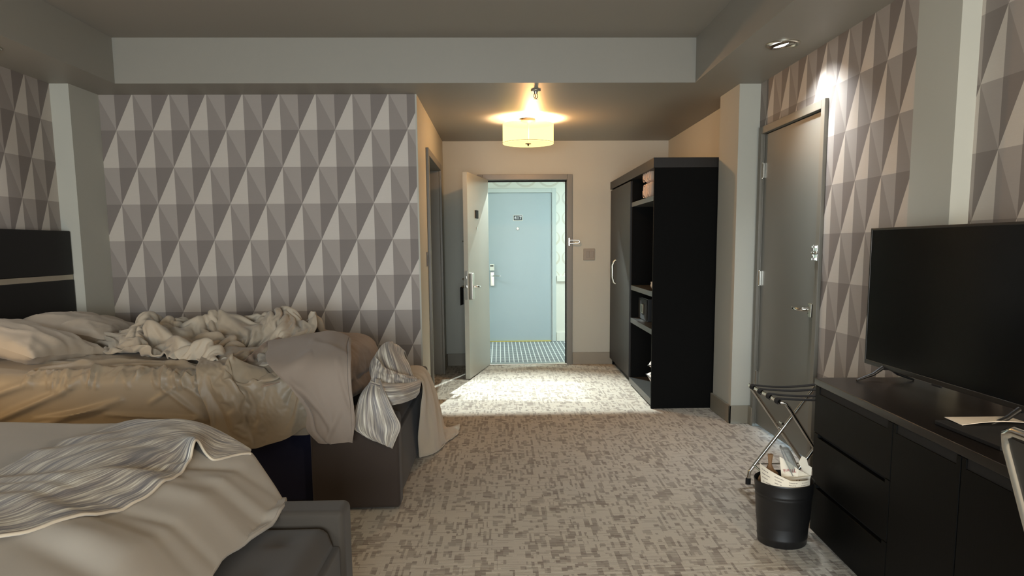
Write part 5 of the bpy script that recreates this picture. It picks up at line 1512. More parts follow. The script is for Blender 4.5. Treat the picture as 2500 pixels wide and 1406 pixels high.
[9,2,-3,1,0,0,-10,-8,3,5,-6,-1,4,-3,-1,1,-4,2,9,-8,0,0,7,-10,0,0,-4,-1,4,-3,-2,-1,1,4,-3,6,-4,10,-9,0,-1,9,-1,-3,-2,-3,-3,2,2,1,2,1,6,-3,9,-12,-1,1,1,-3,-4,7,-7,8,-3,-1,2,7,-6,-3,11,6,2,-1,-4,-3,-2,-6,15,5,-13,-6,-2,0,4],
[-2,2,2,-7,5,0,9,-7,-7,-6,4,7,-2,-7,0,-1,13,-5,-8,15,-7,-6,-1,-3,2,2,-3,-3,2,-6,4,2,-4,0,6,-6,11,-12,13,-2,-3,2,10,-4,7,-4,-15,3,-6,0,0,3,4,-2,-1,15,-3,-12,15,-15,-1,-2,-4,5,2,8,-12,7,5,-4,-5,6,7,1,-9,0,1,6,-6,8,-2,-2,-9,7,6],
[-6,2,1,5,-10,0,-4,9,0,5,-4,-7,6,7,0,-9,-2,1,7,-10,10,6,-3,1,-13,-2,5,-7,-5,9,-4,-5,5,-5,-3,13,-7,11,-8,2,5,5,-2,3,-6,-4,2,-9,1,-4,7,-1,0,1,7,-9,11,-2,-4,2,-3,-4,4,-6,1,4,1,-4,1,11,3,-13,-2,2,3,8,2,1,2,-8,6,1,-2,-13,-1],
[-10,0,1,3,-2,2,4,0,-1,-7,3,6,-5,3,11,-4,-9,5,-10,1,-2,-1,3,2,6,-13,5,7,-7,-4,-4,8,-4,0,10,-10,-1,16,-7,0,-3,-2,9,-1,0,-2,-2,5,7,-5,-11,-2,1,2,-5,2,-2,10,-11,1,-8,6,1,-3,1,3,0,4,6,-7,1,13,-11,6,-5,0,-4,0,-5,5,8,2,3,4,-14],
[-2,-7,2,-2,9,-2,0,0,5,-3,-1,-2,-1,3,-7,8,-2,-2,7,-3,-5,-7,0,6,1,-3,-5,7,-4,-6,8,-8,23,9,-8,-2,-6,-7,7,-6,6,-6,-5,0,9,3,1,2,-4,5,2,-4,-9,-6,2,-3,-6,-2,9,-3,3,-7,6,1,3,-7,4,-2,4,-1,2,2,8,-15,9,0,8,-2,-4,0,-7,-2,5,8,6],
[1,5,-16,1,4,-2,0,0,-4,9,1,0,-3,-6,-1,0,4,-2,0,1,0,4,0,-7,9,3,-6,-6,2,5,-8,13,-11,1,16,-1,1,-5,9,-6,-4,2,0,-4,-3,-7,6,-2,-6,1,1,1,1,-1,-1,-1,-2,1,-6,7,-1,2,3,-7,-2,4,-2,3,-2,4,3,-3,3,9,-7,-4,-1,6,-6,-4,10,3,-10,0,1],
[-6,4,10,-9,-9,3,7,-1,-1,-7,1,1,1,-2,9,1,-2,-3,-6,0,-1,1,-2,9,-13,8,4,-7,7,-8,6,2,3,1,-8,14,7,-6,1,8,-2,-16,-6,0,2,6,-5,-11,2,-1,2,6,5,2,-11,-1,-1,-2,6,-5,0,0,5,-4,2,-8,11,-9,-1,7,-2,-3,7,-6,6,7,-9,2,4,-9,-3,7,5,-6,-2],
[-3,-3,6,7,-2,-7,-9,2,9,1,0,-3,8,-5,-7,-4,4,-5,3,2,-3,-4,-2,4,3,2,-8,5,-2,11,-6,-6,-2,0,3,-5,6,9,-1,3,0,1,-11,-4,-4,9,0,-8,4,-8,2,1,1,1,1,3,0,-1,3,3,-3,-5,-1,5,-1,-2,-2,10,-13,0,4,3,-7,7,-2,-5,12,-11,5,4,-8,-1,9,-6,8],
[0,-5,-1,7,6,-2,-5,1,-9,8,-9,2,-2,-1,0,1,1,2,-2,-3,9,-6,11,-18,9,-8,6,-6,6,-5,11,5,0,-5,-7,5,-9,1,1,-4,4,3,2,-5,-10,0,2,14,-5,1,-10,1,2,-1,4,-2,8,-4,-3,8,0,-1,-10,15,-17,7,1,-4,2,-2,-2,2,2,-6,4,-3,2,5,-6,1,3,4,-7,15,-11],
[9,-5,-10,7,-2,4,0,-12,0,0,8,-8,-1,0,0,1,0,-5,6,-1,-3,10,-11,10,-11,6,1,-1,-1,1,-1,-2,0,11,1,-16,13,-16,-2,5,-11,7,-10,6,4,3,5,-12,7,7,-4,-5,0,3,-1,2,-4,12,-7,3,-3,13,-6,-13,9,8,-11,-3,0,2,-1,1,-6,7,-8,2,2,-3,3,-1,12,-9,8,-5,6],
[-1,6,0,-16,5,1,7,6,-2,-17,1,2,7,-2,-6,3,-3,12,-13,5,-4,0,3,-6,4,-2,-1,4,-6,3,1,-4,7,-3,-8,16,-19,7,2,-6,4,-1,2,-7,7,-10,9,4,-17,7,6,-7,1,4,-4,5,0,-3,14,-16,18,-18,18,-10,-4,0,11,-11,1,-1,-2,-2,2,0,-2,6,-9,5,2,-2,-4,12,-8,7,1],
[-9,1,5,3,-12,3,2,8,0,5,-14,-1,-1,6,0,-2,-3,3,2,-7,2,-2,2,-3,3,-2,-1,0,1,-2,0,6,-7,-3,10,-10,3,3,-8,1,3,-1,9,-4,0,3,-18,-5,17,-11,13,-2,-5,1,7,-3,2,-3,1,12,-17,18,-17,12,-2,2,-8,3,-1,-1,-4,-1,1,0,-1,2,-6,-2,4,7,-6,2,3,-1,4],
[-5,-1,-1,4,7,-8,-2,-2,-2,8,3,-3,-12,7,1,-4,2,-1,3,-5,5,-2,-9,6,-6,6,-3,-3,4,6,-10,0,1,3,-2,2,12,-11,7,-11,4,-12,6,9,-14,-3,7,-1,0,6,-4,4,-4,2,1,2,-3,6,-7,5,8,-15,13,-9,8,-2,0,0,3,-8,1,-2,-1,-1,1,-1,7,-6,-5,2,5,-1,-3,5,-1],
[-4,3,-5,-7,5,1,0,-4,9,-11,10,0,-3,-9,9,-1,1,-3,-6,7,-4,1,3,-8,2,-1,1,3,-4,0,9,-10,9,-6,2,4,-7,3,-7,5,-3,7,-10,-9,10,-4,-3,14,-11,7,-3,9,-3,-5,2,3,-5,2,10,-16,6,11,-13,4,10,-8,-4,0,7,-2,0,-3,-5,5,-1,-2,1,6,-3,-2,-1,3,0,-5,3],
[-4,-3,2,7,-7,4,-9,7,-7,6,-4,-2,7,-3,-8,8,-2,-6,5,4,-6,-1,-2,4,-4,-2,6,-5,6,-5,-2,10,-4,2,-7,-1,-5,7,-3,-1,-8,-1,15,-5,-10,10,-3,2,12,-6,-4,-3,13,-12,5,1,1,-8,1,8,-10,7,6,-2,-3,-3,3,5,-9,2,5,-3,12,-21,5,5,-3,1,3,-3,0,0,4,-6,-2],
[20,-16,-13,0,5,5,3,-14,4,-5,-3,8,-6,5,-2,-4,4,-8,5,-1,-4,6,3,-7,2,0,-5,8,-3,0,4,-3,-2,-2,5,-10,6,-9,3,7,-7,4,-1,11,-7,-7,9,-3,4,-3,5,-2,2,-5,-2,2,4,-3,-14,15,-8,0,7,2,-5,-1,-1,6,2,-2,-7,9,1,2,8,-23,15,-5,2,0,-2,0,-1,-1,0],
[0,12,-3,2,-13,-4,4,7,-15,5,-5,4,-1,-5,-2,5,-4,7,-10,2,0,-1,0,1,-3,0,4,-1,-1,7,-5,5,-5,1,-8,9,-10,3,3,2,-4,5,-8,7,8,-1,-7,1,-2,2,-1,2,-1,-1,-3,2,9,-10,7,-24,13,0,-7,11,-12,10,1,-5,9,8,-7,0,-9,19,-1,4,-11,-3,-1,4,-4,-3,4,-2,1],
[-8,3,13,-12,2,0,-1,-6,5,-7,5,-2,2,-1,-1,-3,1,-5,3,1,4,-7,3,3,9,-13,5,-8,13,-12,5,-3,1,-6,8,-12,5,10,-10,-4,4,-1,3,-7,12,7,0,-7,-12,5,6,4,-2,3,-5,-2,-6,4,2,3,-3,-4,-4,-5,13,-12,6,2,-1,-2,14,-6,-1,0,0,2,-2,12,-10,-4,0,1,0,0,-1],
[-3,-6,-4,7,3,-4,-5,3,-2,2,4,-8,5,0,0,-6,4,6,1,-7,2,3,-9,10,-7,13,-15,14,-14,8,-8,1,-1,2,-5,12,-5,-2,-4,-10,13,-6,4,6,-11,5,0,2,6,-4,0,1,1,1,-4,0,2,7,-12,4,-1,-9,5,-1,-2,8,-4,7,-9,5,-5,7,-2,0,0,5,-4,10,10,-3,-9,-12,12,-9,-2],
[-4,-4,5,-2,4,3,1,-8,1,1,-6,6,-8,3,1,-2,-2,-1,7,-2,-3,1,8,-12,3,5,-2,-7,4,-2,8,-8,0,-3,0,-3,5,2,5,-3,-11,6,0,-1,5,-11,14,-2,3,-4,0,5,-9,1,3,-2,-3,2,3,-7,8,-2,3,0,0,-5,4,-6,10,-12,2,0,8,-4,-1,9,-4,-5,10,-4,17,-3,-15,17,-13],
[8,-11,-4,-2,0,-5,4,0,-1,-1,4,2,2,-3,-2,-1,1,3,-2,5,-1,-5,-3,15,-8,-9,3,-4,-1,7,1,2,-6,5,2,-3,1,-13,1,5,5,-4,-4,2,-2,11,-7,10,-5,0,-2,1,4,0,-6,0,1,0,-3,6,-6,1,2,-1,1,6,-10,5,-7,3,-3,-6,3,-3,1,3,4,0,-1,-3,-2,8,3,-3,6],
[-3,8,-6,0,-3,0,-2,4,-4,0,-6,0,8,2,1,-3,0,-8,3,1,3,-4,13,-18,3,14,2,-13,10,-7,-7,2,2,-6,-2,-2,-1,2,-2,-1,6,0,-4,-2,7,1,7,-5,1,16,0,-1,-2,0,-4,-15,6,-3,7,-2,-4,0,-1,12,-4,-6,6,-10,-3,10,-6,-1,-4,2,-2,-6,10,-5,3,12,-11,6,-10,-1,15],
[-7,3,6,0,3,-2,-12,0,4,-1,-2,-6,4,3,-1,16,-15,0,-5,5,2,-1,-1,-5,15,-22,15,3,-14,7,-2,-2,4,-7,4,-6,1,-1,-4,1,0,0,8,-2,1,2,0,1,10,-8,-2,-3,5,5,1,1,-12,3,0,1,4,6,-2,-13,3,5,-8,4,4,-12,9,-7,-2,-2,1,-2,7,4,0,1,-1,-10,9,-11,1],
[-5,-2,8,0,-10,-4,9,-7,8,1,1,-9,1,-6,5,1,9,-3,-5,0,4,7,-12,0,-8,14,-19,11,3,3,8,-2,-16,11,-12,6,-9,0,2,-2,-5,12,-9,8,0,2,0,1,-3,1,4,-3,-1,5,5,-4,-2,0,0,1,-2,-3,6,0,-3,-6,-1,0,-3,8,-6,11,-4,-2,1,0,0,1,-5,3,7,-4,-11,13,-10],
[-10,9,-8,-1,1,7,-3,7,-11,6,0,5,-15,13,-8,-3,5,2,-1,-3,-9,8,-1,2,-10,5,6,-5,11,-6,0,-6,13,-14,6,-10,7,-10,10,2,-6,-4,11,-2,1,-2,0,-1,0,0,2,7,-8,1,1,3,0,-4,0,7,2,2,-12,3,-4,-6,-3,0,3,-2,5,-4,4,3,-3,7,-10,3,2,7,-4,6,2,-12,6],
[5,-12,9,-3,4,-11,0,-3,0,4,3,2,-1,-7,9,-9,-2,11,-3,-5,4,-15,1,3,10,-14,14,7,-12,3,-3,7,-12,7,-8,5,-5,5,-7,11,0,-6,1,3,-10,1,4,-2,0,2,5,3,3,-9,4,2,8,0,-10,-4,5,-2,0,-4,6,4,-6,-8,3,-1,2,2,-1,-1,4,1,-2,0,-3,-3,13,-4,4,2,-9],
[0,1,-5,2,-7,8,-6,-3,10,-10,8,-4,6,-11,1,3,-3,-1,7,-5,-8,-3,-1,12,-5,10,-9,2,6,-2,-3,1,5,-7,-3,4,-3,-2,1,1,5,-5,-2,-3,5,0,-5,8,-7,3,-7,0,12,2,-10,12,-5,1,13,-1,-4,-1,-1,-3,-11,-4,8,4,-2,3,-3,5,-8,7,-1,-4,5,-3,-1,-4,0,-2,6,-2,10],
[-11,4,-2,2,5,-7,2,-2,-7,16,-13,13,-6,11,-9,-6,5,-6,-1,1,7,-9,3,-1,9,-5,-4,4,-4,5,2,-7,-4,6,1,-10,4,-6,11,-8,-1,4,0,-3,5,-5,-3,4,3,-3,2,1,-5,10,2,-8,8,-1,-7,4,1,-1,8,9,1,-3,-1,-4,-6,-5,8,-7,9,-8,-4,2,0,-1,-1,5,-8,3,-2,1,-4],
[-1,7,-9,-2,-3,3,5,3,-4,-10,2,-3,7,4,3,-5,-7,5,-6,3,-6,4,-4,8,-4,3,4,-10,6,-2,-1,-2,-1,0,-1,0,6,11,-12,-5,3,0,-1,-3,0,-2,4,-6,8,-10,0,-3,5,1,5,5,-7,10,-7,1,1,3,-3,-2,9,9,2,-2,0,-7,-7,0,-3,4,-2,-3,1,-2,2,-2,4,0,-3,0,-4],
[-3,-3,13,-14,-1,-4,2,4,5,-10,10,-10,5,-7,9,-2,2,-2,-6,3,-7,5,1,-2,5,-3,-5,8,-2,-1,-6,4,5,-10,1,10,-8,2,6,0,-9,5,-1,-1,-1,1,-5,1,-3,0,2,-2,-6,-4,11,-1,3,4,0,1,-2,-2,7,-3,0,3,10,4,2,1,-16,5,-1,-3,-4,-3,-1,1,1,-1,2,2,-1,5,-5],
[4,-7,-3,9,-4,-2,-10,0,5,4,-5,10,-10,6,-8,3,-1,-3,9,-14,8,1,2,-7,-1,4,-4,0,8,-8,-2,4,-3,1,8,-8,14,0,-10,5,-4,-5,-2,15,-12,-3,5,5,-9,1,-6,-5,6,2,-5,0,1,-6,19,-12,9,-7,-2,11,2,-6,1,3,-4,11,1,-7,-1,0,3,-4,-1,-3,1,0,0,8,-4,-8,13],
[-6,-1,-3,1,0,1,13,0,-7,-7,3,-1,6,-6,0,4,-8,-5,1,2,-4,10,-3,-5,2,-3,8,9,-19,1,6,-4,-2,12,-7,9,-5,0,7,-9,14,-8,15,-25,14,-10,-4,-2,7,-4,-1,-1,0,0,-1,-9,8,-3,-9,20,-10,3,-3,4,-1,11,-5,-6,6,-2,11,-3,-2,-2,-2,2,1,-5,-1,-1,1,-4,14,0,-5],
[-11,13,0,-11,-1,9,-14,9,-3,11,-10,2,-1,0,-2,-7,16,-12,0,1,0,0,5,1,-8,3,9,-18,15,-3,-8,-2,11,-7,10,-4,-3,9,-5,-3,0,21,-24,19,-9,2,-11,-4,2,4,-4,-4,-1,3,-7,8,0,-8,9,-6,-2,3,2,-1,1,3,9,3,-13,0,0,8,-1,-2,4,-4,-1,7,-6,3,-8,0,-7,9,7],
[2,-11,1,8,-7,1,16,-20,7,-8,14,-8,-3,-5,9,-1,-8,-3,-2,0,8,5,-7,9,-9,2,-5,9,-11,8,7,-9,-1,3,-2,4,10,-8,-2,17,-11,0,9,-16,0,2,1,-6,-2,0,1,-1,-6,-3,4,3,-3,12,-13,0,10,-9,-5,-4,4,6,5,11,6,-13,-4,-7,9,1,0,0,-2,2,-6,5,-3,5,-8,8,-3],
[1,5,4,-1,-3,-20,2,13,-7,8,-14,16,2,-2,-14,17,-23,4,-5,6,-1,-5,10,-8,14,-12,-1,-2,5,-4,7,5,-9,2,-3,5,4,-5,11,-9,12,-15,0,-1,1,10,-5,-3,-10,11,-8,11,-14,-1,2,1,4,-2,10,1,6,13,2,-1,-14,-7,-2,-6,11,2,-6,-5,-6,0,5,5,-13,5,16,-4,-7,-13,16,0,-8],
[-11,0,9,-6,5,5,-7,-2,6,-9,10,-12,12,9,0,-28,8,4,-5,10,-8,-4,3,-1,-5,10,-6,0,-3,13,-8,0,13,-10,6,4,-11,1,2,-3,-3,-2,2,14,-10,4,10,-5,-8,-3,-2,-3,3,-1,2,-2,4,8,-16,-2,-10,6,11,7,19,1,3,-10,-23,13,0,2,-11,-2,-8,7,15,-11,-2,-10,14,9,-10,2,12],
[-3,8,-16,-1,3,-2,4,-1,-1,10,-13,6,-5,1,-6,-2,1,2,5,1,13,-11,-7,9,-9,-2,8,-5,8,-5,1,12,-17,16,-11,2,-4,12,-14,6,9,-6,-4,4,2,-9,8,-2,15,-11,2,-16,14,-10,1,-1,-5,0,16,-17,9,-22,3,4,-1,8,-6,-2,11,1,9,-10,5,-5,-7,-12,9,3,-16,-7,13,9,2,0,2],
[0,-13,4,0,-4,15,-9,2,-6,3,3,-4,3,-11,-3,8,10,-5,3,-10,10,12,-12,-8,5,-2,-6,8,-5,0,2,-9,11,-12,21,-9,-1,-1,-1,2,2,0,10,-21,23,4,-12,6,-14,3,5,5,-9,-1,-6,8,-8,2,4,5,-10,25,-26,6,-23,12,-10,7,-8,-2,22,0,-3,-1,-5,-10,-5,8,-4,-24,7,24,-10,-4,12],
[-2,2,-2,-4,9,-4,6,-8,3,-7,6,7,-16,-9,11,17,-12,14,1,-10,-16,13,10,-11,-5,-3,5,-6,1,-10,0,4,-4,8,-2,10,0,1,5,-9,-6,12,-6,2,-11,9,1,0,12,-10,-2,0,-1,8,-3,-9,6,-3,-2,9,11,-9,9,-20,8,-12,8,-7,2,-7,-18,11,1,3,14,-4,-6,-16,15,18,-18,-22,16,0,-10],
],
[
[387,-8,19,-1,6,-3,3,-5,-3,-19,7,-1,2,-4,12,-10,-5,16,-1,-21,20,-8,-6,6,-5,-1,-1,6,5,-5,1,7,-2,3,-6,-3,9,1,-12,10,5,-15,19,-10,-13,14,11,-13,-10,15,0,2,-6,6,-4,-14,16,1,-3,-8,12,-13,-6,1,12,-16,11,-8,12,-11,17,-14,6,12,3,-19,-5,13,-3,-8,7,4,3,-6,-7],
[10,-9,-13,-3,-1,9,-1,6,5,11,-3,-1,-6,-2,-9,-1,4,2,0,10,-16,16,5,-8,-1,10,6,-2,-13,0,7,-12,-2,5,11,-1,-9,5,9,-14,-15,8,-10,12,19,-5,-23,15,12,-16,-12,1,10,-16,9,7,-15,-1,2,13,-13,13,9,3,-18,13,-10,3,-10,19,-15,17,-10,1,-16,20,-6,-10,-2,21,-2,2,-1,5,-6],
[11,3,-17,-2,-3,-3,5,-4,-4,8,11,-6,-4,-5,2,-4,4,-4,2,-2,23,-21,17,3,0,-9,-6,2,12,4,-12,12,2,-9,-3,11,-1,-1,-12,17,-2,-6,-9,-12,-4,19,-6,-5,9,13,-7,-18,3,1,-8,17,-5,7,-16,-4,5,-1,10,-4,17,-17,4,12,-4,-11,21,-20,23,-24,13,-19,23,-4,-5,-10,-1,-4,0,10,13],
[-1,10,3,4,0,-17,0,-4,8,6,-11,-3,1,4,-4,-3,-4,-3,2,18,-23,22,-13,18,-2,0,3,-3,-7,-2,13,-2,0,4,-3,6,1,-18,19,-8,2,2,0,4,-13,-19,15,-11,1,9,8,-1,-3,16,-2,-27,27,-28,22,-17,0,-8,1,14,-12,20,-4,2,3,-4,-11,21,-11,1,-13,17,-15,16,-3,4,0,0,-8,-21,7],
[-9,10,-1,-2,-6,18,-6,7,-5,-8,-4,1,-2,-1,2,9,-8,4,-6,-7,16,-8,16,-12,12,2,-2,-1,1,3,-12,5,10,-1,3,-13,10,-2,-4,-8,14,-7,16,-16,14,-2,-3,-14,-14,1,3,22,-3,-3,4,7,-23,24,-27,20,-14,-1,-13,8,2,0,22,-19,17,1,-11,-4,9,2,-6,-10,18,-14,14,-20,12,-15,-1,2,-7],
[-9,-1,27,-7,-1,-14,5,-3,-3,-3,7,9,-3,0,-7,-4,21,-4,11,-10,2,-9,3,-9,-12,13,11,1,-2,-1,4,-16,-3,7,5,9,-4,4,-16,21,-20,23,-17,16,-16,3,-1,7,-11,-10,11,0,-1,4,6,5,-4,-6,8,-21,16,-9,4,-16,20,-10,3,4,4,3,0,-14,4,10,0,-12,5,9,-9,2,-14,16,6,-2,-12],
[-10,-2,-1,19,4,-2,-16,-2,-1,1,3,-4,4,1,-1,-2,-4,19,-9,18,-13,10,-9,8,-2,-20,6,2,7,-15,1,10,-6,-5,0,3,11,7,1,0,-2,-11,25,-3,-2,9,1,4,5,-7,-17,-6,2,4,-16,13,2,-1,-3,3,-13,17,-13,12,-18,21,-9,-3,0,-6,16,-3,-20,14,7,-1,-16,11,4,1,3,-13,4,-10,17],
[1,0,-2,-15,10,7,3,-8,-5,7,-1,3,0,-2,6,-3,5,-15,18,-6,13,-14,-14,9,8,-3,-12,3,-4,8,16,3,-1,-3,-18,-3,0,13,13,-16,11,-13,-3,9,5,0,-8,6,4,12,-1,-12,-6,-4,12,-18,17,-11,-4,-1,11,5,5,-16,10,-4,-17,23,-16,15,-21,5,16,-18,14,10,-9,1,-11,19,-4,5,-8,2,-17],
[10,1,0,-4,-13,-5,1,1,5,-5,2,1,4,0,-2,14,-11,11,-19,9,2,10,-3,-16,0,-2,0,1,2,16,-20,3,11,-8,17,-14,-8,0,-11,12,-6,20,-15,-1,16,-7,18,0,-6,-8,14,0,-11,8,-5,2,-17,1,7,-2,1,-1,7,11,1,-17,7,-13,2,1,15,-8,-16,17,-14,13,12,-22,23,-16,16,-2,-7,2,0],
[-3,6,-2,3,-4,-1,-4,-3,2,-2,8,4,-8,4,-5,-3,19,-22,-2,0,2,8,-2,-3,6,6,-1,9,1,-17,17,-10,-12,20,-17,19,-7,-24,15,-16,24,-16,10,-4,-5,6,-4,4,13,1,-1,4,-1,-7,-3,-1,2,-4,2,2,-5,3,10,3,-4,9,0,3,-4,-18,-1,13,-8,-15,13,-2,-5,20,-14,17,-5,-1,0,-1,3],
[0,-10,0,-1,0,1,3,4,-1,4,-9,3,4,-2,5,4,-15,25,-7,-4,-5,-6,1,9,-11,16,5,-2,-3,-3,-4,1,10,-18,19,-28,-2,20,-14,23,-25,19,-19,-1,1,0,3,-3,-3,3,6,7,1,-11,5,-2,4,5,-7,1,14,-12,2,8,6,6,1,-3,4,1,-12,1,-3,-8,-13,0,20,-15,17,-7,4,-3,6,4,0],
[-7,8,-7,1,4,-1,-3,-2,-3,-3,6,-2,12,-2,10,-9,12,-25,12,5,4,-5,-6,-1,1,-9,2,8,-7,21,-13,12,-16,15,-11,7,-11,-11,20,-7,17,-26,19,-14,-9,0,2,-1,3,1,-4,4,2,-3,-3,14,-6,0,4,-2,-9,9,-1,-2,7,6,11,-2,1,0,2,-15,12,-7,-6,-11,-5,26,-19,10,0,11,-9,-2,3],
[-7,-2,0,3,-2,2,-2,-3,-2,1,4,6,9,0,-12,20,-26,9,11,-7,1,-3,1,-1,-1,9,-6,0,1,-8,20,-15,13,-26,-4,17,2,-3,0,-10,11,6,-13,1,-1,-4,-5,2,1,2,2,-1,6,-5,-3,3,13,-4,-5,0,3,3,-4,4,0,-8,7,12,1,0,-2,3,-1,-2,-5,-7,6,-9,10,-12,5,-6,15,5,-3],
[0,-5,9,-7,-4,-2,10,1,-4,-5,-4,2,0,16,-5,-7,7,8,-22,2,5,-5,9,-1,3,1,-1,3,1,1,-12,20,-21,5,6,-15,24,-9,-5,5,-8,8,0,-9,1,-6,-2,-2,-1,3,2,0,16,6,-10,-15,6,1,-2,14,-5,-3,10,1,-19,7,-3,-3,13,4,2,2,-3,5,2,-3,-24,1,4,-2,0,9,8,7,-1],
[-1,4,-4,-2,5,-1,-8,8,8,1,-3,-8,-7,-1,4,-6,11,-9,21,-14,-4,11,-7,-2,8,1,-1,-5,10,-15,3,0,11,3,-17,18,-22,26,-7,3,-7,4,1,-4,5,-7,0,1,-1,1,0,0,-15,21,5,-7,-17,10,7,-10,12,1,-5,-10,16,-17,-8,7,-5,15,8,-3,-1,2,0,-1,-7,-6,-10,8,-5,4,3,-1,15],
[-9,0,-1,6,-6,0,2,-1,3,7,5,3,0,-8,3,-2,11,-1,-14,15,-4,-4,0,-1,0,6,-6,-5,-8,12,10,-28,10,-5,22,-22,25,-13,12,-3,-2,1,3,10,-3,4,-11,2,-5,-1,-13,-1,3,-4,4,15,-1,-9,6,0,0,2,0,3,-2,-2,-9,-13,4,-1,11,8,2,-1,-1,-2,-3,-16,1,-1,-3,5,0,17,-1],
[0,-7,-1,-2,11,-5,1,-3,-3,-3,4,7,10,1,3,-4,-14,11,3,-9,8,3,1,-2,-4,0,6,-20,6,16,-28,11,-10,13,-6,20,-12,19,-5,-1,2,-5,-5,6,6,0,-1,-5,2,-9,7,-14,0,-6,-6,8,19,-1,1,-1,-8,-2,0,2,2,1,-2,-7,0,-12,1,10,6,4,-4,-3,-2,-6,-4,-1,8,1,-1,-6,13],
[0,-1,4,-2,-8,14,-1,1,3,-6,-11,-5,9,14,1,-1,-16,-5,5,10,-5,1,7,0,7,-20,14,4,-10,-4,3,11,-4,3,4,-4,2,-15,5,2,5,-3,9,0,-3,0,4,-1,0,-2,-8,-1,-13,-1,5,5,2,15,-8,7,-10,-3,-1,0,-2,5,-2,-1,-12,16,-12,-10,7,1,-1,4,7,-1,-4,-6,-4,6,3,6,-9],
[5,-4,-6,7,6,-2,3,6,-6,2,-1,-2,-14,-2,14,5,1,-20,-1,-1,2,9,0,3,-13,16,-9,-2,19,-20,19,-16,17,-8,4,0,6,-4,-4,6,-11,12,-11,5,7,2,-3,-3,0,1,1,0,-1,-20,-2,0,4,8,15,-7,-3,-7,3,1,-16,7,-1,-2,1,1,6,-9,-6,11,11,-2,-2,8,0,1,-9,-10,1,-1,8],
[9,0,-6,-8,-5,2,0,1,13,4,0,2,-2,-4,-10,3,6,2,-13,0,-1,0,1,0,-2,-7,7,-2,7,15,-13,14,-7,7,-6,2,1,-2,-6,1,8,-13,9,-11,0,10,8,-3,-12,0,3,3,0,4,1,-19,1,-4,8,17,-2,-11,-5,2,8,-17,15,-2,-4,-2,-9,21,-15,-5,0,18,0,4,-2,-6,8,1,-8,-1,-2],
[-6,13,1,1,-6,-12,0,2,-2,7,7,-16,4,2,-8,2,-2,3,5,0,-2,0,6,0,2,-9,-4,8,-8,7,16,-2,2,-2,0,-6,-3,1,-12,-1,4,0,-5,5,-12,1,7,7,13,-12,-5,-5,-1,1,3,16,-12,7,-14,7,17,-4,-15,3,-10,19,-22,19,5,-6,-8,-1,19,-10,-6,-9,24,4,1,-2,-8,7,2,-17,1],
[-9,4,13,-2,3,0,-7,-7,-7,1,-2,4,-5,2,17,-6,-4,11,-10,2,-4,-7,6,5,15,1,-15,12,-17,-8,3,6,5,5,1,-5,-18,0,11,-13,-4,10,6,-3,-3,-3,-2,1,-1,18,-3,6,0,-3,0,-9,11,-6,-5,-4,5,13,-6,-6,-3,4,3,-4,14,-7,7,-21,2,16,-2,-6,-13,12,18,5,-15,-6,-9,14,-10],
[2,-9,2,14,4,-1,2,-1,-10,-11,12,6,-9,7,-5,-7,3,-5,18,-22,-2,4,-8,18,-13,14,10,-18,15,-13,-9,-1,1,-2,5,-4,16,-8,-12,7,-5,0,3,12,-6,-11,4,-8,3,1,18,-6,1,4,9,-11,-9,2,10,-13,0,6,10,-23,26,-16,5,1,-3,2,-7,19,-18,6,4,0,-5,-9,4,14,11,-25,9,-11,8],
[4,2,-10,7,6,4,0,-11,2,2,-18,12,3,-3,1,-1,-3,11,0,-2,-13,-1,10,-14,18,-21,-2,26,1,-7,5,-5,-8,-9,-4,15,-13,15,-6,-7,12,-6,-8,7,0,-7,-2,13,-4,-6,0,16,-4,12,-15,18,-11,-13,6,-5,2,-10,12,11,-12,-9,17,-5,1,1,5,-17,22,-23,18,-5,12,-16,-4,1,-9,26,-21,6,-1],
[11,-2,1,-19,-1,17,4,-2,5,-13,-5,-5,-1,0,5,-3,2,-2,7,11,-2,-14,-1,14,-15,18,-10,-14,10,17,-23,9,-10,-1,1,-15,21,-13,11,-7,-10,6,3,-4,-3,23,-14,-1,13,-10,-1,5,7,-12,12,-7,17,-9,-19,18,-19,16,-16,3,5,-2,-1,9,-2,-5,15,-2,-5,0,3,7,-18,23,-21,0,12,-18,21,-15,0],
[-3,7,5,5,-13,-8,11,10,-2,-3,-1,-16,1,-2,0,12,-3,-6,-2,11,6,-3,-12,0,14,-15,14,-13,-4,8,7,-18,12,-11,-11,9,0,18,-6,1,-10,-5,8,-5,5,-13,19,6,-19,14,-12,0,13,1,-15,3,3,13,-6,-16,17,-19,13,-13,-1,9,3,-2,-2,5,5,7,-14,2,-2,-5,21,-12,-1,-8,13,-5,-2,1,-2],
[-8,-1,0,-1,25,-5,-21,4,8,11,-2,1,-8,-13,1,10,3,-2,-7,2,11,1,-8,-3,4,6,-12,6,-13,-3,15,1,-16,3,18,-14,-6,7,13,-3,7,-13,-17,-2,23,-6,-1,-6,15,-18,3,1,4,6,-4,-1,-1,2,7,-8,-12,13,-14,17,-13,-1,-1,5,-4,6,2,6,3,-2,-9,2,-11,13,4,7,-15,1,2,-1,1],
[-9,-1,6,7,-8,8,7,-13,-7,9,12,0,-2,-8,-14,5,7,-1,4,-9,9,11,0,-18,0,12,-1,7,-11,-5,-12,8,-7,10,-1,17,-21,-3,9,-2,12,-1,1,-11,-11,20,-14,2,4,9,-12,-6,1,6,0,-3,1,-3,-7,19,-8,-13,12,-3,1,0,-5,-1,1,0,0,6,8,0,1,-1,-1,-14,22,-12,1,0,-5,3,-2],
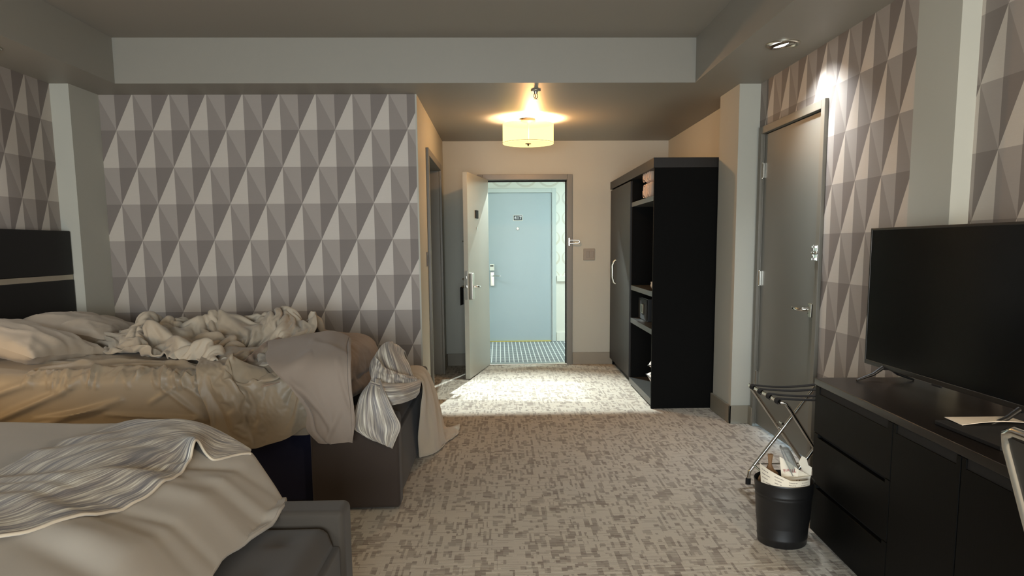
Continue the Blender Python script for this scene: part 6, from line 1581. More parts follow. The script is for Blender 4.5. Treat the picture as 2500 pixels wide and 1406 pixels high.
[0,-3,-7,-1,2,-2,7,15,-12,-12,4,13,5,-1,-7,-1,-6,4,3,5,-9,7,9,-4,-18,8,10,-14,15,-16,9,-17,10,19,-16,8,-3,-16,9,-1,2,1,12,2,-10,-16,15,1,-23,4,25,-6,-17,6,9,-13,0,5,4,-12,9,-1,-5,1,-3,3,10,-19,6,2,0,1,-10,23,-2,1,5,-8,-10,11,-4,2,-8,7,1],
[5,5,-5,2,-13,-5,3,4,15,-10,3,-14,3,15,-2,2,3,-10,-2,3,0,3,-5,10,-6,-14,13,5,-17,17,-21,16,-5,0,17,-23,22,-9,2,7,-25,20,-2,-1,5,-7,-11,2,13,-13,-4,12,-9,-2,0,-2,-8,8,6,-1,-1,-3,-8,7,2,-2,2,5,0,-4,-5,-1,-1,-3,-5,23,-8,16,-16,1,2,0,1,1,-3],
[13,-4,3,4,1,-14,-15,-2,10,18,-15,11,-4,-14,12,-2,5,-3,-3,-1,1,2,8,-8,1,-1,-13,15,-1,-18,19,-17,21,-15,3,21,-15,6,-10,6,0,-14,10,11,-4,4,-8,-9,-7,23,-16,-1,0,-1,-9,6,-1,-5,-12,17,11,1,-6,-13,18,15,-28,14,-23,1,4,-1,18,-20,11,-10,13,7,8,-18,11,-5,-4,6,-2],
[-3,12,4,-6,2,0,0,-7,-14,7,16,-1,-1,4,-8,-6,5,1,-4,-2,7,-8,7,3,6,-7,4,-14,10,-6,-12,18,-16,14,-15,6,16,8,-14,-4,-1,-7,-1,11,6,-2,4,-8,-3,2,-6,-6,4,-8,5,3,-8,0,6,-2,2,10,3,-9,-1,1,15,-20,9,2,-20,8,1,3,-6,12,2,-17,6,12,-7,5,5,-15,5],
[-10,3,12,-13,-2,8,10,5,-2,-20,-1,13,10,-3,4,-18,5,-2,3,0,-8,3,2,13,-5,4,-8,12,-17,11,-11,-3,13,-16,11,-18,3,-11,8,9,7,-5,-3,-3,15,4,-5,-4,10,-19,15,-11,4,-3,1,0,-2,-9,18,-12,-2,11,0,1,1,-18,15,7,-10,-10,18,-19,6,-2,2,-3,3,-2,-2,-1,2,0,-1,15,-7],
[0,-11,-4,11,-8,-4,-1,4,-1,27,-11,-13,8,15,-3,3,-10,-2,-9,4,4,-1,-8,6,15,1,1,-23,14,-12,19,-17,-1,11,-11,1,-9,-1,-7,0,13,12,4,-1,-8,4,1,7,-16,6,-2,-1,6,2,-3,3,-5,-3,-6,13,-10,3,12,-2,0,-7,-12,14,10,-9,-11,16,-24,21,-12,-7,2,10,-9,6,-10,0,8,-4,0],
[8,3,-17,-5,8,12,-14,-4,25,-21,12,-16,-3,2,16,5,-7,4,-11,-6,0,3,7,-14,2,-5,8,9,-6,14,-18,21,-17,-10,-1,-1,0,12,14,5,-18,1,-1,2,0,-7,5,-4,9,-2,-3,3,-2,0,14,-4,-3,-3,0,-9,11,-7,5,11,-17,17,-14,-9,15,7,-12,5,-4,2,-2,-3,-4,-1,0,3,7,-2,-5,-5,8],
[11,-2,2,-2,4,-21,25,0,-29,20,-4,3,-16,-5,-1,11,2,12,-1,-16,4,-3,-6,8,-11,-2,-4,4,5,-2,20,-15,20,-12,-3,3,0,12,-15,10,3,-7,-4,2,-1,-1,-7,8,7,5,-3,-4,-11,-2,-1,14,1,-4,4,-2,-7,1,-14,0,9,12,8,-14,0,-10,24,-13,1,0,-2,11,-20,10,-2,-6,10,10,-14,1,-3],
[-6,11,4,2,-12,21,-16,-14,16,-16,5,12,0,-10,-10,-10,13,9,11,-6,-14,-1,-3,-1,-6,8,-9,2,12,14,-12,4,-7,12,10,-11,6,-17,14,-5,5,-4,-7,1,2,1,1,2,11,-3,-7,2,3,-5,-4,-7,4,2,5,8,6,-5,0,-10,8,-27,3,28,-21,8,-10,10,1,1,7,-4,5,-22,8,4,-8,10,14,0,-15],
[-10,0,19,1,4,-15,-15,20,-18,6,-4,7,-1,15,-8,-9,-4,1,11,7,-14,-4,-5,-4,7,-12,21,-1,11,5,5,-3,-8,9,-17,17,-19,0,-1,0,10,5,-10,0,-5,3,0,0,3,-2,2,-1,1,2,4,-7,8,-4,-12,5,-3,6,10,0,-17,20,-10,-15,22,7,-16,-12,24,-23,19,-21,6,6,3,-6,5,-12,5,2,12],
[-5,-8,8,1,0,-12,25,-22,12,-12,2,2,11,-18,18,1,-11,-2,-1,16,-15,-9,12,-12,7,0,-4,15,-12,3,18,-4,11,-19,16,-15,14,-9,-15,-1,7,6,16,-19,-9,9,-1,2,-1,5,-1,-2,9,-7,2,3,-2,-1,-3,-10,3,-2,5,-6,16,-4,10,-9,-1,-14,24,-7,-3,-4,1,15,-14,3,-4,-9,4,9,-10,6,-2],
[11,-9,-13,-1,-6,26,-19,15,1,-8,-10,0,9,3,-14,19,-5,-7,1,-1,15,-13,-13,15,-18,25,-13,-2,17,-14,4,17,-14,16,-18,18,-4,2,-12,-13,-2,14,-7,-1,6,-8,6,3,-1,2,3,4,-3,9,-11,-4,-2,10,-2,-2,-6,4,-11,9,-6,-5,-6,12,-5,22,-19,20,-13,2,-8,-2,22,-3,-4,-1,-14,6,15,-17,5],
[10,6,-27,-1,18,-17,27,-8,-20,11,-9,-5,3,7,13,-13,8,-11,0,5,-7,14,-2,-14,11,-15,14,6,-15,23,-8,3,8,-9,5,-28,0,14,7,-11,-2,3,-3,0,-10,5,15,-12,3,-6,14,4,-5,-1,3,7,-3,-3,11,-2,6,-7,-3,5,-10,-2,6,-4,-7,-7,22,-20,15,0,2,2,-21,5,17,-4,-3,-7,-2,18,-16],
[-7,11,11,-6,-22,28,-27,1,15,-12,12,-14,-6,7,-1,15,7,-7,-14,-1,15,-3,-12,16,6,1,-14,-7,17,-22,-1,0,14,-16,-1,10,-1,-5,2,4,2,-2,-1,-3,8,7,2,12,-28,7,-1,-3,6,-7,-2,4,15,-4,-13,9,-14,11,12,-4,-1,5,0,0,-4,-10,-9,17,-21,14,5,-2,1,-3,6,7,7,-15,-9,-6,18],
[-11,-5,20,8,0,-28,3,3,-2,5,9,4,-16,-3,6,0,9,12,2,-22,1,-1,5,-9,7,13,7,-13,-9,23,-1,-6,-24,24,-8,5,9,-4,-6,-2,-15,2,10,-4,2,5,-3,4,10,-19,-2,-1,-4,14,-7,-7,2,16,2,-8,-6,-5,7,5,7,-8,-5,1,5,10,-6,-14,6,6,-9,6,-1,-3,-2,-3,9,8,-12,-6,0],
[2,-11,-3,7,16,2,-9,-13,-8,21,-19,19,9,-14,-9,3,-5,20,-14,14,-6,-9,11,-5,-8,2,17,11,-3,-26,11,-11,22,-9,-1,10,-16,-3,16,-2,-5,-12,7,8,-5,4,1,-13,1,6,-3,3,-5,0,8,-5,-11,-5,18,6,-1,-12,-3,13,-5,8,3,-7,4,-9,-1,14,1,-19,10,-3,4,-5,-1,1,4,-7,11,-8,-9],
[13,3,-23,-9,-6,8,22,0,-4,-13,4,-5,16,7,-7,-12,16,-10,11,-12,3,4,-1,-4,0,-3,-2,5,-13,21,-16,21,-24,0,22,-15,15,0,-16,16,-1,-7,2,11,-2,-5,-10,11,-8,-1,-3,-5,4,0,6,-4,-2,-4,-2,5,12,-11,3,-11,-2,10,5,9,-15,13,-5,-16,12,2,-14,10,2,2,-11,12,-3,10,-10,5,-7],
[-7,12,6,-8,-1,8,-27,-3,8,7,13,-13,-6,21,7,-9,-2,-5,-18,2,12,13,-7,0,1,-6,3,-18,20,-1,10,-6,5,3,-15,13,-18,11,7,-14,16,7,-6,1,6,-17,0,3,4,-3,-4,-3,4,-4,1,-1,0,1,-10,0,10,15,-24,9,-7,-8,3,8,10,-9,9,-2,-17,18,-13,-1,14,-6,-2,3,-6,1,4,-5,11],
[4,-16,2,11,2,-16,20,-7,-3,-7,4,19,-4,-17,10,9,-23,8,9,-13,-6,15,10,2,-13,13,-28,22,-12,0,-5,10,11,-9,13,-22,16,-22,10,12,-2,10,-5,0,5,-2,-8,-14,14,2,-5,0,2,2,0,-1,5,-6,-2,-6,0,15,8,-14,0,-5,-8,-3,1,10,3,4,-1,-17,21,-16,2,12,-7,-10,8,-11,11,6,-13],
[-7,9,-6,-7,-2,21,-21,24,4,-14,-11,-1,3,11,-16,3,2,-4,9,3,5,-17,14,9,-2,-7,-4,-6,14,-14,8,-8,11,8,-19,19,-23,12,-2,12,1,-3,2,2,-5,5,-2,-9,-2,7,2,1,-5,4,2,8,-11,4,-2,-8,-9,-8,13,10,11,-12,-7,-7,7,-8,7,9,-1,3,-18,19,-7,-10,12,-9,2,11,-16,-4,9],
[-8,0,3,3,1,-2,-6,-6,19,15,-17,-11,4,-6,2,0,5,-8,10,-4,-9,8,-3,12,14,-21,5,6,-13,13,-15,7,-7,6,9,-15,9,2,12,-17,8,2,-7,-4,0,-6,13,4,-13,-7,17,-1,6,-12,-5,-5,11,-3,-5,4,-8,-4,5,-4,-1,9,4,4,-8,11,-14,-4,17,1,6,-18,12,3,-13,-4,0,10,11,0,-11],
[1,-4,-7,1,-2,-2,23,-10,-11,12,16,-14,-13,3,1,2,-13,3,1,28,-2,-8,-13,1,-2,-4,23,-14,12,-17,12,-10,-3,-3,2,3,2,11,-1,3,-15,2,-1,-9,7,-2,-9,1,6,1,2,1,10,-2,-4,1,2,3,4,-3,0,-2,-12,-9,11,3,2,-3,8,-11,6,-1,-4,14,-2,0,-24,17,5,-1,-13,-3,3,24,5],
[0,-10,13,-4,1,6,5,1,-19,-2,10,8,-4,-16,4,-5,14,10,-15,5,7,6,-9,-18,8,3,-11,18,-17,0,-1,1,1,-9,9,-2,13,6,-10,-10,-2,-2,5,-3,-2,4,-4,10,-7,1,-6,19,-18,22,4,-4,-13,13,4,-8,9,-14,-3,1,1,1,-3,-5,5,-4,5,2,-4,0,13,-4,7,-19,13,1,-2,2,-2,-12,14],
[15,-12,-7,16,-12,-14,9,-3,17,-20,2,4,-5,22,-3,5,4,-10,6,-11,12,-12,12,-10,-17,24,-11,-9,17,-13,-9,3,-7,16,-22,15,3,0,-1,3,-7,-4,-11,17,-7,3,0,-1,10,-2,12,-21,5,-1,9,8,-6,-5,12,3,-6,12,1,9,-23,6,-8,8,-14,-1,-12,11,3,-8,3,10,6,-3,-20,19,-2,-19,12,4,-10],
[-1,13,4,-25,24,-14,-15,19,-15,13,-16,5,21,-14,14,-5,-9,4,7,3,-13,12,-10,12,-1,-20,19,-16,-3,15,-16,-15,13,-1,8,-6,1,-2,6,-3,-1,-7,3,-3,7,1,17,-9,-11,10,-7,17,-7,-15,0,14,3,-12,5,12,-4,3,1,2,0,-9,11,-10,1,4,-5,-14,8,-2,0,-2,5,8,2,-10,11,-6,-12,4,5],
],
])
# hanging satin sheet: steps of the cloth grid in 1/500 m, one list per row, for x, y and z
SHEET_STEPS = (50, 46, 500, [
[
[-800,3,2,0,0,2,-1,1,0,0,0,-1,1,-1,0,0,0,0,-1,1,0,0,0,0,1,-1,0,1,0,-1,1,0,0,0,0,0,0,0,-1,2,-1,1,0,0,0,-1,0,-1,0,-1,-1],
[1,1,-1,0,1,-1,0,0,0,0,0,0,0,0,0,0,0,-1,1,0,0,0,0,0,0,0,0,0,0,0,0,0,0,0,0,0,0,0,0,0,0,0,0,0,0,0,0,0,0,0,0],
[2,-1,0,0,0,0,0,0,0,0,0,0,0,0,0,0,0,0,0,0,0,0,0,0,0,0,0,0,0,0,0,0,0,0,0,0,0,0,1,-1,0,0,0,0,0,0,0,1,0,-1,0],
[3,1,0,0,-1,0,0,0,0,0,-1,1,-1,0,0,0,0,0,0,0,0,0,-1,-3,-1,0,1,-4,-6,-5,0,10,5,0,0,4,-1,3,0,-4,7,2,0,-6,-4,5,-2,0,-2,-2,2],
[5,-2,0,0,1,0,0,0,0,-1,1,0,-1,0,0,0,0,1,-1,1,0,-1,-3,-5,-8,2,5,5,1,3,-8,1,-3,-4,0,-1,6,-2,5,3,-8,6,3,1,-1,-8,-3,6,0,10,0],
[4,1,-1,0,-1,0,1,-1,0,0,0,0,0,0,0,0,0,0,1,-1,-2,1,5,2,5,0,-11,-7,3,4,10,-10,-3,6,-2,2,8,-4,-8,0,0,-8,5,2,1,0,0,-7,-1,-1,2],
[3,0,1,-1,1,0,-1,1,-1,2,0,-1,1,0,-2,0,-1,0,0,-5,3,-5,-8,-1,-3,-7,-3,29,13,-6,-6,2,7,0,0,-10,-6,5,6,-1,-2,-1,-7,1,-1,10,0,3,7,-4,-4],
[4,0,1,0,0,0,-1,-1,1,-1,0,0,0,0,0,0,1,-1,-1,1,-2,-2,1,-2,1,-9,-1,-25,31,-6,0,-5,2,-5,11,20,4,-4,-11,4,3,-4,-2,-4,-1,-3,7,-2,0,11,-7],
[4,0,0,0,-1,0,1,-1,0,0,1,0,0,0,1,-1,0,0,-1,3,-4,-1,-5,0,-3,14,1,1,-32,14,5,4,-4,10,-7,-8,3,10,12,-9,-3,1,-3,2,5,-8,-6,0,4,-5,8],
[4,1,-1,0,0,0,0,0,0,0,-1,-1,1,0,1,0,0,-1,-1,-7,-7,4,3,2,-2,0,2,-5,0,18,2,-2,-9,2,7,-7,-15,3,-2,0,1,0,7,0,7,2,-1,-7,-1,12,-8],
[4,-1,1,0,0,-1,0,2,-2,0,0,2,-3,1,0,1,-8,0,0,6,10,-10,5,-6,-1,-5,5,17,-13,5,11,-3,15,-6,-2,-3,5,-14,-7,3,-5,7,-9,2,-6,1,5,6,-7,-18,8],
[3,0,0,1,0,0,1,0,1,-3,0,0,1,-1,-2,-4,2,0,1,0,6,0,-10,3,11,-2,18,3,7,-22,-16,17,-7,-4,-2,12,-4,2,-2,6,-4,-8,4,-7,2,1,3,4,2,-10,-9],
[3,1,0,0,0,1,-1,-1,1,3,-3,0,-2,-1,1,-1,3,3,-4,-13,-8,29,-1,11,4,21,-16,-15,-4,-3,5,-13,11,-1,-5,-2,2,-2,2,-7,-1,0,0,7,-6,-1,1,2,1,8,-2],
[1,2,0,1,0,1,0,-1,0,-1,1,0,-1,0,2,7,-1,-2,-2,0,0,-6,21,-1,-6,-9,5,-5,-2,-1,-3,-4,-6,8,4,-5,-1,4,1,-3,11,-12,1,3,0,1,-11,-1,5,3,4],
[3,0,0,0,1,-1,-2,2,-1,1,2,-1,1,1,-1,-5,0,0,9,1,5,0,-12,1,5,-7,-5,12,1,-3,-2,0,-6,6,-11,-4,-2,7,2,1,-7,18,-3,-10,1,-2,2,-6,1,1,-2],
[2,1,-1,1,0,-2,3,-1,0,0,-1,1,3,-3,-2,-5,0,4,1,9,-5,-12,17,-2,-7,9,1,-4,2,1,0,1,3,-3,0,-8,-11,-5,3,7,6,1,3,-1,-2,0,0,-2,-6,0,0],
[3,-1,1,-1,1,0,0,1,1,1,1,-1,-4,3,3,-1,0,0,-9,3,-1,3,-12,14,-5,8,0,-3,-1,-1,0,-1,-8,-2,3,0,9,-4,-3,1,1,-4,1,9,-4,-5,2,0,-4,3,6],
[2,0,1,0,-1,1,-1,0,1,-1,-2,-1,1,-1,-1,8,1,-13,7,3,7,1,-5,-8,10,-11,-3,-4,6,2,-2,-1,-2,-6,2,9,10,-2,-2,-4,1,1,2,-7,4,-2,2,3,1,-10,-1],
[1,0,2,-1,2,0,0,-3,0,-3,3,-3,3,1,-1,0,1,3,1,-5,1,10,7,-7,-7,0,2,-1,-12,1,2,3,4,-1,1,6,-3,0,-6,2,-3,1,-4,7,-2,4,-3,1,-3,1,0],
[3,-2,0,1,0,2,-3,0,-2,3,0,5,-1,-1,2,-2,-7,7,0,6,-3,-9,0,0,0,-4,5,5,-2,-1,0,2,5,-2,1,-8,-1,5,-1,-1,-1,-3,1,-3,2,2,1,-3,2,1,-1],
[0,1,1,1,0,0,-4,3,1,0,1,0,1,1,0,0,-1,-5,0,1,0,-1,-2,1,4,-1,-7,2,7,-1,2,0,2,-2,-2,1,-5,-3,7,-2,2,0,-1,-1,2,-2,2,-4,0,-1,0],
[1,1,-1,2,-2,1,2,-1,0,0,-1,2,-2,2,0,3,-1,1,-2,-2,0,-1,1,0,1,0,2,-4,1,1,-2,-1,-3,5,-1,-1,-1,-1,2,1,0,1,0,-2,-3,4,-1,2,-1,1,2],
[4,-1,-2,0,0,-2,6,-2,0,1,-2,-1,3,-1,0,0,3,-3,1,0,-1,0,-1,0,0,1,-2,3,-5,0,1,-1,-2,-3,2,1,3,1,0,1,1,-1,-8,5,3,0,-1,3,0,-1,1],
[3,-1,0,0,1,-1,0,2,0,-1,-1,0,1,-1,0,1,1,1,0,-1,0,-1,-1,1,0,-2,0,-2,1,0,0,-1,-1,1,1,1,-1,-1,2,0,0,-5,8,0,-3,0,1,0,1,1,0],
[3,-1,0,-1,2,0,0,1,0,-2,1,0,-1,0,0,-1,6,-2,-1,0,-2,1,-1,0,-2,1,-1,0,3,-1,0,0,-1,0,-1,0,0,2,-2,-1,0,6,-2,-4,3,1,0,1,0,0,0],
[3,0,-1,0,0,0,0,1,-2,1,1,-1,1,-1,0,-2,0,6,-3,-2,2,-1,0,0,1,0,0,-1,-1,1,-1,1,0,0,-1,0,0,-1,0,2,0,-2,-1,5,-1,-1,1,0,0,0,1],
[3,0,0,-2,0,2,-2,-1,2,0,0,1,-1,-1,0,1,-1,-3,2,1,1,-1,1,-1,0,0,1,0,-1,0,1,0,0,-1,1,0,0,0,1,0,-3,0,3,0,1,-1,0,0,0,0,-1],
[3,-1,0,0,-1,2,-1,1,0,1,-2,-1,0,1,-1,-1,-2,3,1,1,-1,0,0,0,0,-1,-1,1,1,0,-1,0,0,1,0,0,0,0,-2,-1,1,2,1,-2,1,0,0,0,1,0,0],
[3,0,-1,-1,0,0,1,-1,1,0,0,0,-1,1,-2,-2,4,1,0,-1,-1,0,1,0,-1,0,1,0,0,0,1,0,0,-1,1,-1,0,-2,1,0,2,1,-2,0,-1,1,1,0,-1,1,0],
[3,0,0,-2,0,0,1,-1,0,0,1,-1,1,-1,-2,2,1,0,0,-1,1,0,0,-2,2,1,0,0,0,0,-1,0,0,1,-1,1,-2,1,0,1,0,0,-1,-1,1,1,0,-1,1,-1,0],
[2,1,-1,0,0,-1,1,-1,0,-1,0,0,0,1,-2,2,-1,1,0,1,-2,2,-2,2,1,0,-1,1,0,0,1,-1,0,0,-1,-1,2,0,0,0,1,-5,1,3,1,-1,-1,1,-1,1,-1],
[1,1,0,0,-1,0,1,-1,-1,0,0,1,-1,1,1,-1,1,-1,0,-1,3,-1,1,0,0,0,0,-1,1,0,-1,1,0,1,0,0,-1,1,1,0,-4,0,2,0,-1,1,0,0,0,-1,0],
[1,1,-1,1,-1,0,0,0,0,0,0,-1,0,0,2,-2,0,1,0,2,-1,-1,1,0,0,0,1,1,-1,0,1,-1,0,-1,1,0,1,0,0,-5,0,5,0,-1,1,-1,0,-1,0,-1,1],
[1,0,1,-1,0,-1,0,2,-2,0,1,-1,1,-1,0,2,-1,1,0,-1,0,2,0,0,-1,1,0,0,1,0,0,0,0,0,0,0,0,0,-4,1,3,0,-1,0,0,0,0,-1,-1,2,-1],
[-1,1,1,1,-1,0,0,0,-1,1,-1,1,-1,0,0,1,0,0,1,0,1,-2,1,1,0,0,0,0,0,0,0,0,0,0,0,1,0,-5,1,4,-1,0,0,1,-1,0,-2,1,0,-1,1],
[0,0,1,0,0,-1,0,1,0,0,-1,-1,-1,0,3,1,0,-1,0,1,-1,2,-1,0,0,0,1,0,-1,0,0,1,0,1,0,0,-6,3,3,-2,2,-1,0,0,-1,0,0,0,0,0,0],
[0,1,0,1,-1,-1,0,1,0,-1,1,2,0,-2,0,0,0,0,1,-1,1,0,0,0,1,0,-1,0,1,0,0,0,0,0,-1,-4,5,0,-1,2,-1,0,0,0,-1,0,-1,0,1,-1,0],
[0,0,1,0,-1,1,-1,0,1,0,0,-1,1,2,-2,0,-1,1,-1,1,0,0,0,1,0,0,0,0,0,0,0,1,0,-2,-2,3,-1,2,-1,0,0,0,1,-1,-1,0,1,0,0,0,0],
[2,-1,1,-2,1,0,0,0,0,0,0,1,-2,0,3,-2,1,0,1,-1,-1,0,1,-1,1,0,0,0,0,0,0,-1,0,-2,3,-1,2,-2,2,0,-1,1,-3,0,3,-3,2,0,-1,0,0],
[0,2,-1,0,0,-1,0,0,1,1,0,-1,2,-2,-1,2,-1,0,0,1,1,0,-1,0,-1,0,1,0,0,0,0,-1,-2,3,-1,1,0,0,0,0,0,0,-1,0,-3,3,0,0,1,-1,1],
[2,-1,0,-1,0,1,0,0,0,0,0,1,-2,3,0,-1,-1,0,0,0,0,0,0,1,0,0,0,0,-1,0,0,-1,2,-1,0,1,-2,2,-1,0,1,-1,0,0,0,1,-1,0,0,1,-1],
[1,0,0,0,0,0,-1,0,0,0,1,-1,2,-1,0,1,0,0,-1,1,-1,0,0,0,0,0,0,0,0,0,-1,1,0,0,1,-2,2,-1,0,0,0,0,-1,1,0,-1,1,0,0,0,0],
[1,0,-2,2,0,-1,1,0,0,0,0,0,0,-1,0,0,1,0,1,-1,0,0,1,-1,0,0,0,0,1,-1,0,1,-1,0,-1,1,0,0,1,-1,0,0,0,-1,1,0,0,0,0,0,1],
[2,-1,-1,0,1,0,-1,0,0,0,0,1,-1,1,0,0,1,-1,0,0,1,0,-1,0,1,-1,0,0,-1,1,0,0,0,0,1,-1,0,0,0,1,-2,1,-1,0,0,1,0,0,0,1,-2],
[0,-1,1,1,-1,0,1,-1,0,0,0,0,1,-1,0,0,0,1,-1,0,1,0,0,0,0,1,-1,0,1,-1,0,0,0,0,0,0,-1,1,0,0,0,-1,0,1,0,-1,1,0,0,0,0],
[1,0,-1,0,0,1,0,-2,1,0,1,-1,0,1,0,-1,1,-1,1,0,-1,1,0,0,0,0,0,0,0,0,0,0,0,0,-1,1,0,0,-1,0,0,1,0,-1,0,1,-1,1,-1,1,-1],
[0,-1,2,-1,0,0,0,1,-1,-1,0,1,0,0,0,1,0,0,0,0,0,-1,1,0,-1,0,1,0,0,0,0,-1,0,1,0,0,0,-1,1,0,0,-1,0,0,1,-1,1,-1,1,0,0],
],
[
[2010,0,0,0,0,0,0,0,0,0,0,0,0,0,0,0,0,0,0,0,0,0,0,0,0,0,0,0,0,0,0,0,0,0,0,0,0,0,0,0,0,0,0,0,0,0,0,0,0,0,0],
[-10,0,0,0,0,0,-1,0,0,0,0,0,0,0,0,0,0,0,0,0,0,0,0,0,0,0,0,0,0,0,0,0,0,0,0,0,0,0,0,0,0,0,0,0,0,0,0,0,0,0,0],
[-14,0,0,0,0,-1,1,0,0,0,0,0,0,-1,0,0,0,0,0,0,0,0,0,0,0,0,0,0,0,0,0,0,0,0,0,0,0,0,0,0,0,0,0,0,0,0,0,0,0,0,0],
[-16,-1,1,-1,0,1,0,-1,0,0,-1,0,0,1,-1,0,0,0,0,0,0,0,0,1,1,2,0,1,-9,12,3,-2,-5,-3,-5,5,-2,9,-3,-1,7,-2,-1,-3,-5,7,-2,4,-4,1,5],
[-18,1,-1,1,0,-1,0,1,0,-1,1,-1,-1,-1,1,0,0,0,-1,0,0,0,2,2,4,-6,1,1,0,-20,18,1,0,-3,8,-6,1,-3,-1,-4,-9,3,13,-3,1,-6,-2,-6,9,4,-2],
[-19,-1,0,0,0,1,-1,-1,0,0,0,0,0,0,0,0,0,0,1,-1,0,-3,2,-2,-6,6,1,4,8,3,-26,14,15,0,-1,-6,2,-5,2,-5,-6,7,-8,10,-3,-6,6,2,-6,-4,1],
[-20,2,-1,0,0,0,1,0,-1,1,-1,0,0,0,-2,0,0,0,0,-2,-2,-2,4,5,2,5,0,-1,-5,0,5,1,-9,1,3,9,-5,-5,-1,0,9,-4,7,-9,9,-13,-1,-2,3,-1,-1],
[-18,-1,1,0,0,0,-2,0,1,-1,1,-1,0,0,0,0,0,0,-1,2,0,-4,-7,1,-1,2,-2,17,-10,-11,5,-5,1,14,-18,3,16,3,4,-5,-10,-2,5,11,-9,12,-4,-4,6,-2,-6],
[-17,0,0,0,0,0,0,0,-1,1,-1,1,0,0,0,-1,0,0,0,1,0,0,-3,-6,-3,-11,3,-32,20,18,-3,5,3,-9,6,-4,-1,2,-1,11,6,1,-5,-1,-1,6,-3,6,-2,-3,4],
[-14,0,0,0,-1,0,1,-1,0,0,0,-1,0,0,1,-1,0,3,2,-3,-3,6,-6,-1,12,2,-7,5,-9,-13,-13,-6,10,-10,19,-3,10,-3,-4,7,10,-3,-5,4,1,-8,9,1,-9,5,-5],
[-12,0,0,-1,1,-1,1,1,-1,-1,1,1,-2,0,0,1,-3,3,-1,-4,6,4,2,1,-6,10,0,-7,4,-3,-2,-14,-15,8,-8,9,-16,2,18,4,4,5,1,-10,2,2,2,3,3,1,0],
[-11,0,0,0,0,0,0,1,0,-1,-1,0,1,-1,-1,-2,0,-6,5,6,-1,7,19,1,-7,-8,2,8,-1,7,-1,-12,-3,-1,-4,-11,-1,5,-4,-1,2,-3,-9,12,-1,6,1,-3,0,3,-1],
[-10,0,0,0,0,0,1,-2,2,1,-3,2,-2,-1,-2,0,5,2,-2,7,2,-4,-3,-1,4,0,3,7,2,7,7,-3,-17,0,-6,0,-2,-1,-2,0,-3,1,-2,-9,6,8,-4,1,-1,-1,6],
[-9,0,0,1,-2,1,0,0,-1,1,0,1,-2,0,0,3,0,1,-2,-3,1,5,-5,1,2,3,-3,-1,-2,-1,2,15,7,-7,3,-3,2,-4,0,5,-16,-2,1,-4,0,0,7,0,-3,-5,2],
[-8,0,0,0,1,0,-3,1,1,-1,2,0,0,4,-1,0,-1,-2,-1,-3,-2,2,5,0,-7,1,-3,-2,-1,-3,2,4,1,-2,14,13,0,1,-3,-1,-4,1,9,-8,0,-1,-12,4,-1,-3,-1],
[-8,1,0,-1,1,-2,2,3,-4,4,-2,-3,4,-5,4,-2,-2,1,2,0,2,-2,1,-3,5,-19,-4,-4,9,-3,7,6,-5,1,0,14,9,1,1,-4,2,-11,2,14,-2,-3,3,-3,2,-2,-2],
[-4,-2,2,-3,-1,7,-2,-3,4,-4,8,-4,-8,4,14,0,-5,-7,9,-9,-2,-6,-5,0,1,2,0,4,-8,7,0,4,25,-3,-6,-1,-7,-2,-3,-1,9,-2,-9,1,5,0,-4,0,7,8,-2],
[-5,-1,2,0,5,-8,-1,1,1,5,-7,0,3,4,-12,12,7,-1,-13,12,-6,1,-7,0,-1,10,4,2,6,-8,1,-3,3,16,1,-19,-6,1,0,-5,0,10,0,-13,1,0,10,-3,-2,-1,1],
[-6,6,-5,4,-2,-2,1,4,0,-8,3,-2,3,-2,-1,0,-2,2,-2,0,6,-4,2,-1,1,-1,6,6,3,7,-1,-2,-13,-1,-6,-7,-4,5,6,1,1,-1,0,9,-7,2,-2,1,-3,2,-1],
[-1,0,-1,2,-4,5,-5,0,-4,6,-3,4,-3,-4,1,-2,1,2,11,-4,-3,-1,-3,-2,13,3,-12,-6,-2,5,-2,1,-5,-1,2,2,3,-4,2,4,-3,3,1,2,6,-4,-3,-3,0,-1,-2],
[2,-7,2,3,-2,0,0,-6,5,-1,4,0,4,-1,-2,-3,-6,7,-5,0,3,1,5,3,-14,2,4,-3,-4,-3,-1,-9,8,4,0,3,2,1,-3,0,0,1,2,-2,0,-3,2,-1,-1,1,2],
[-6,3,2,-1,1,-1,-1,-2,-2,-1,2,5,-2,1,1,-2,7,5,-6,-3,-4,-2,-1,3,3,-5,6,8,-1,-6,-5,5,-3,-4,0,8,5,0,-5,-9,3,-2,-1,5,-5,1,-3,1,3,-1,0],
[0,-2,2,-2,4,-6,4,-2,1,-2,2,-3,5,-2,0,1,3,-5,2,3,-2,1,-2,1,-2,3,3,-4,5,6,4,-2,-1,1,1,-5,-10,-4,0,3,0,4,-5,-6,1,3,-3,2,0,-3,4],
[-4,4,0,-2,3,-1,-1,1,-3,1,0,0,1,1,0,-2,1,0,4,-1,1,-2,-1,-2,1,1,1,0,0,-2,0,3,3,-2,-3,1,3,0,-3,5,-3,-9,6,1,-4,-5,2,-1,-1,3,0],
[2,0,-6,3,0,2,1,1,-1,-4,0,1,-1,3,-1,1,-1,-2,0,4,-2,4,-3,0,2,0,0,-1,-5,3,-1,-1,0,0,1,-2,1,2,2,-8,-1,7,2,-6,0,1,-1,-1,0,1,-1],
[1,-3,1,0,-1,4,-2,1,-2,1,-1,-2,2,3,-1,2,-3,1,4,-7,2,3,0,-2,0,-2,0,2,1,-4,-1,1,-1,0,0,3,1,0,-6,3,4,3,-10,3,0,-2,-1,2,1,-1,0],
[-1,1,-2,2,-2,3,-1,-1,1,1,-5,3,-1,3,0,0,3,1,-9,3,2,0,2,0,-1,1,-4,1,-4,2,1,0,1,-2,2,-3,-3,-1,5,4,3,-11,3,1,1,-1,-1,1,1,0,2],
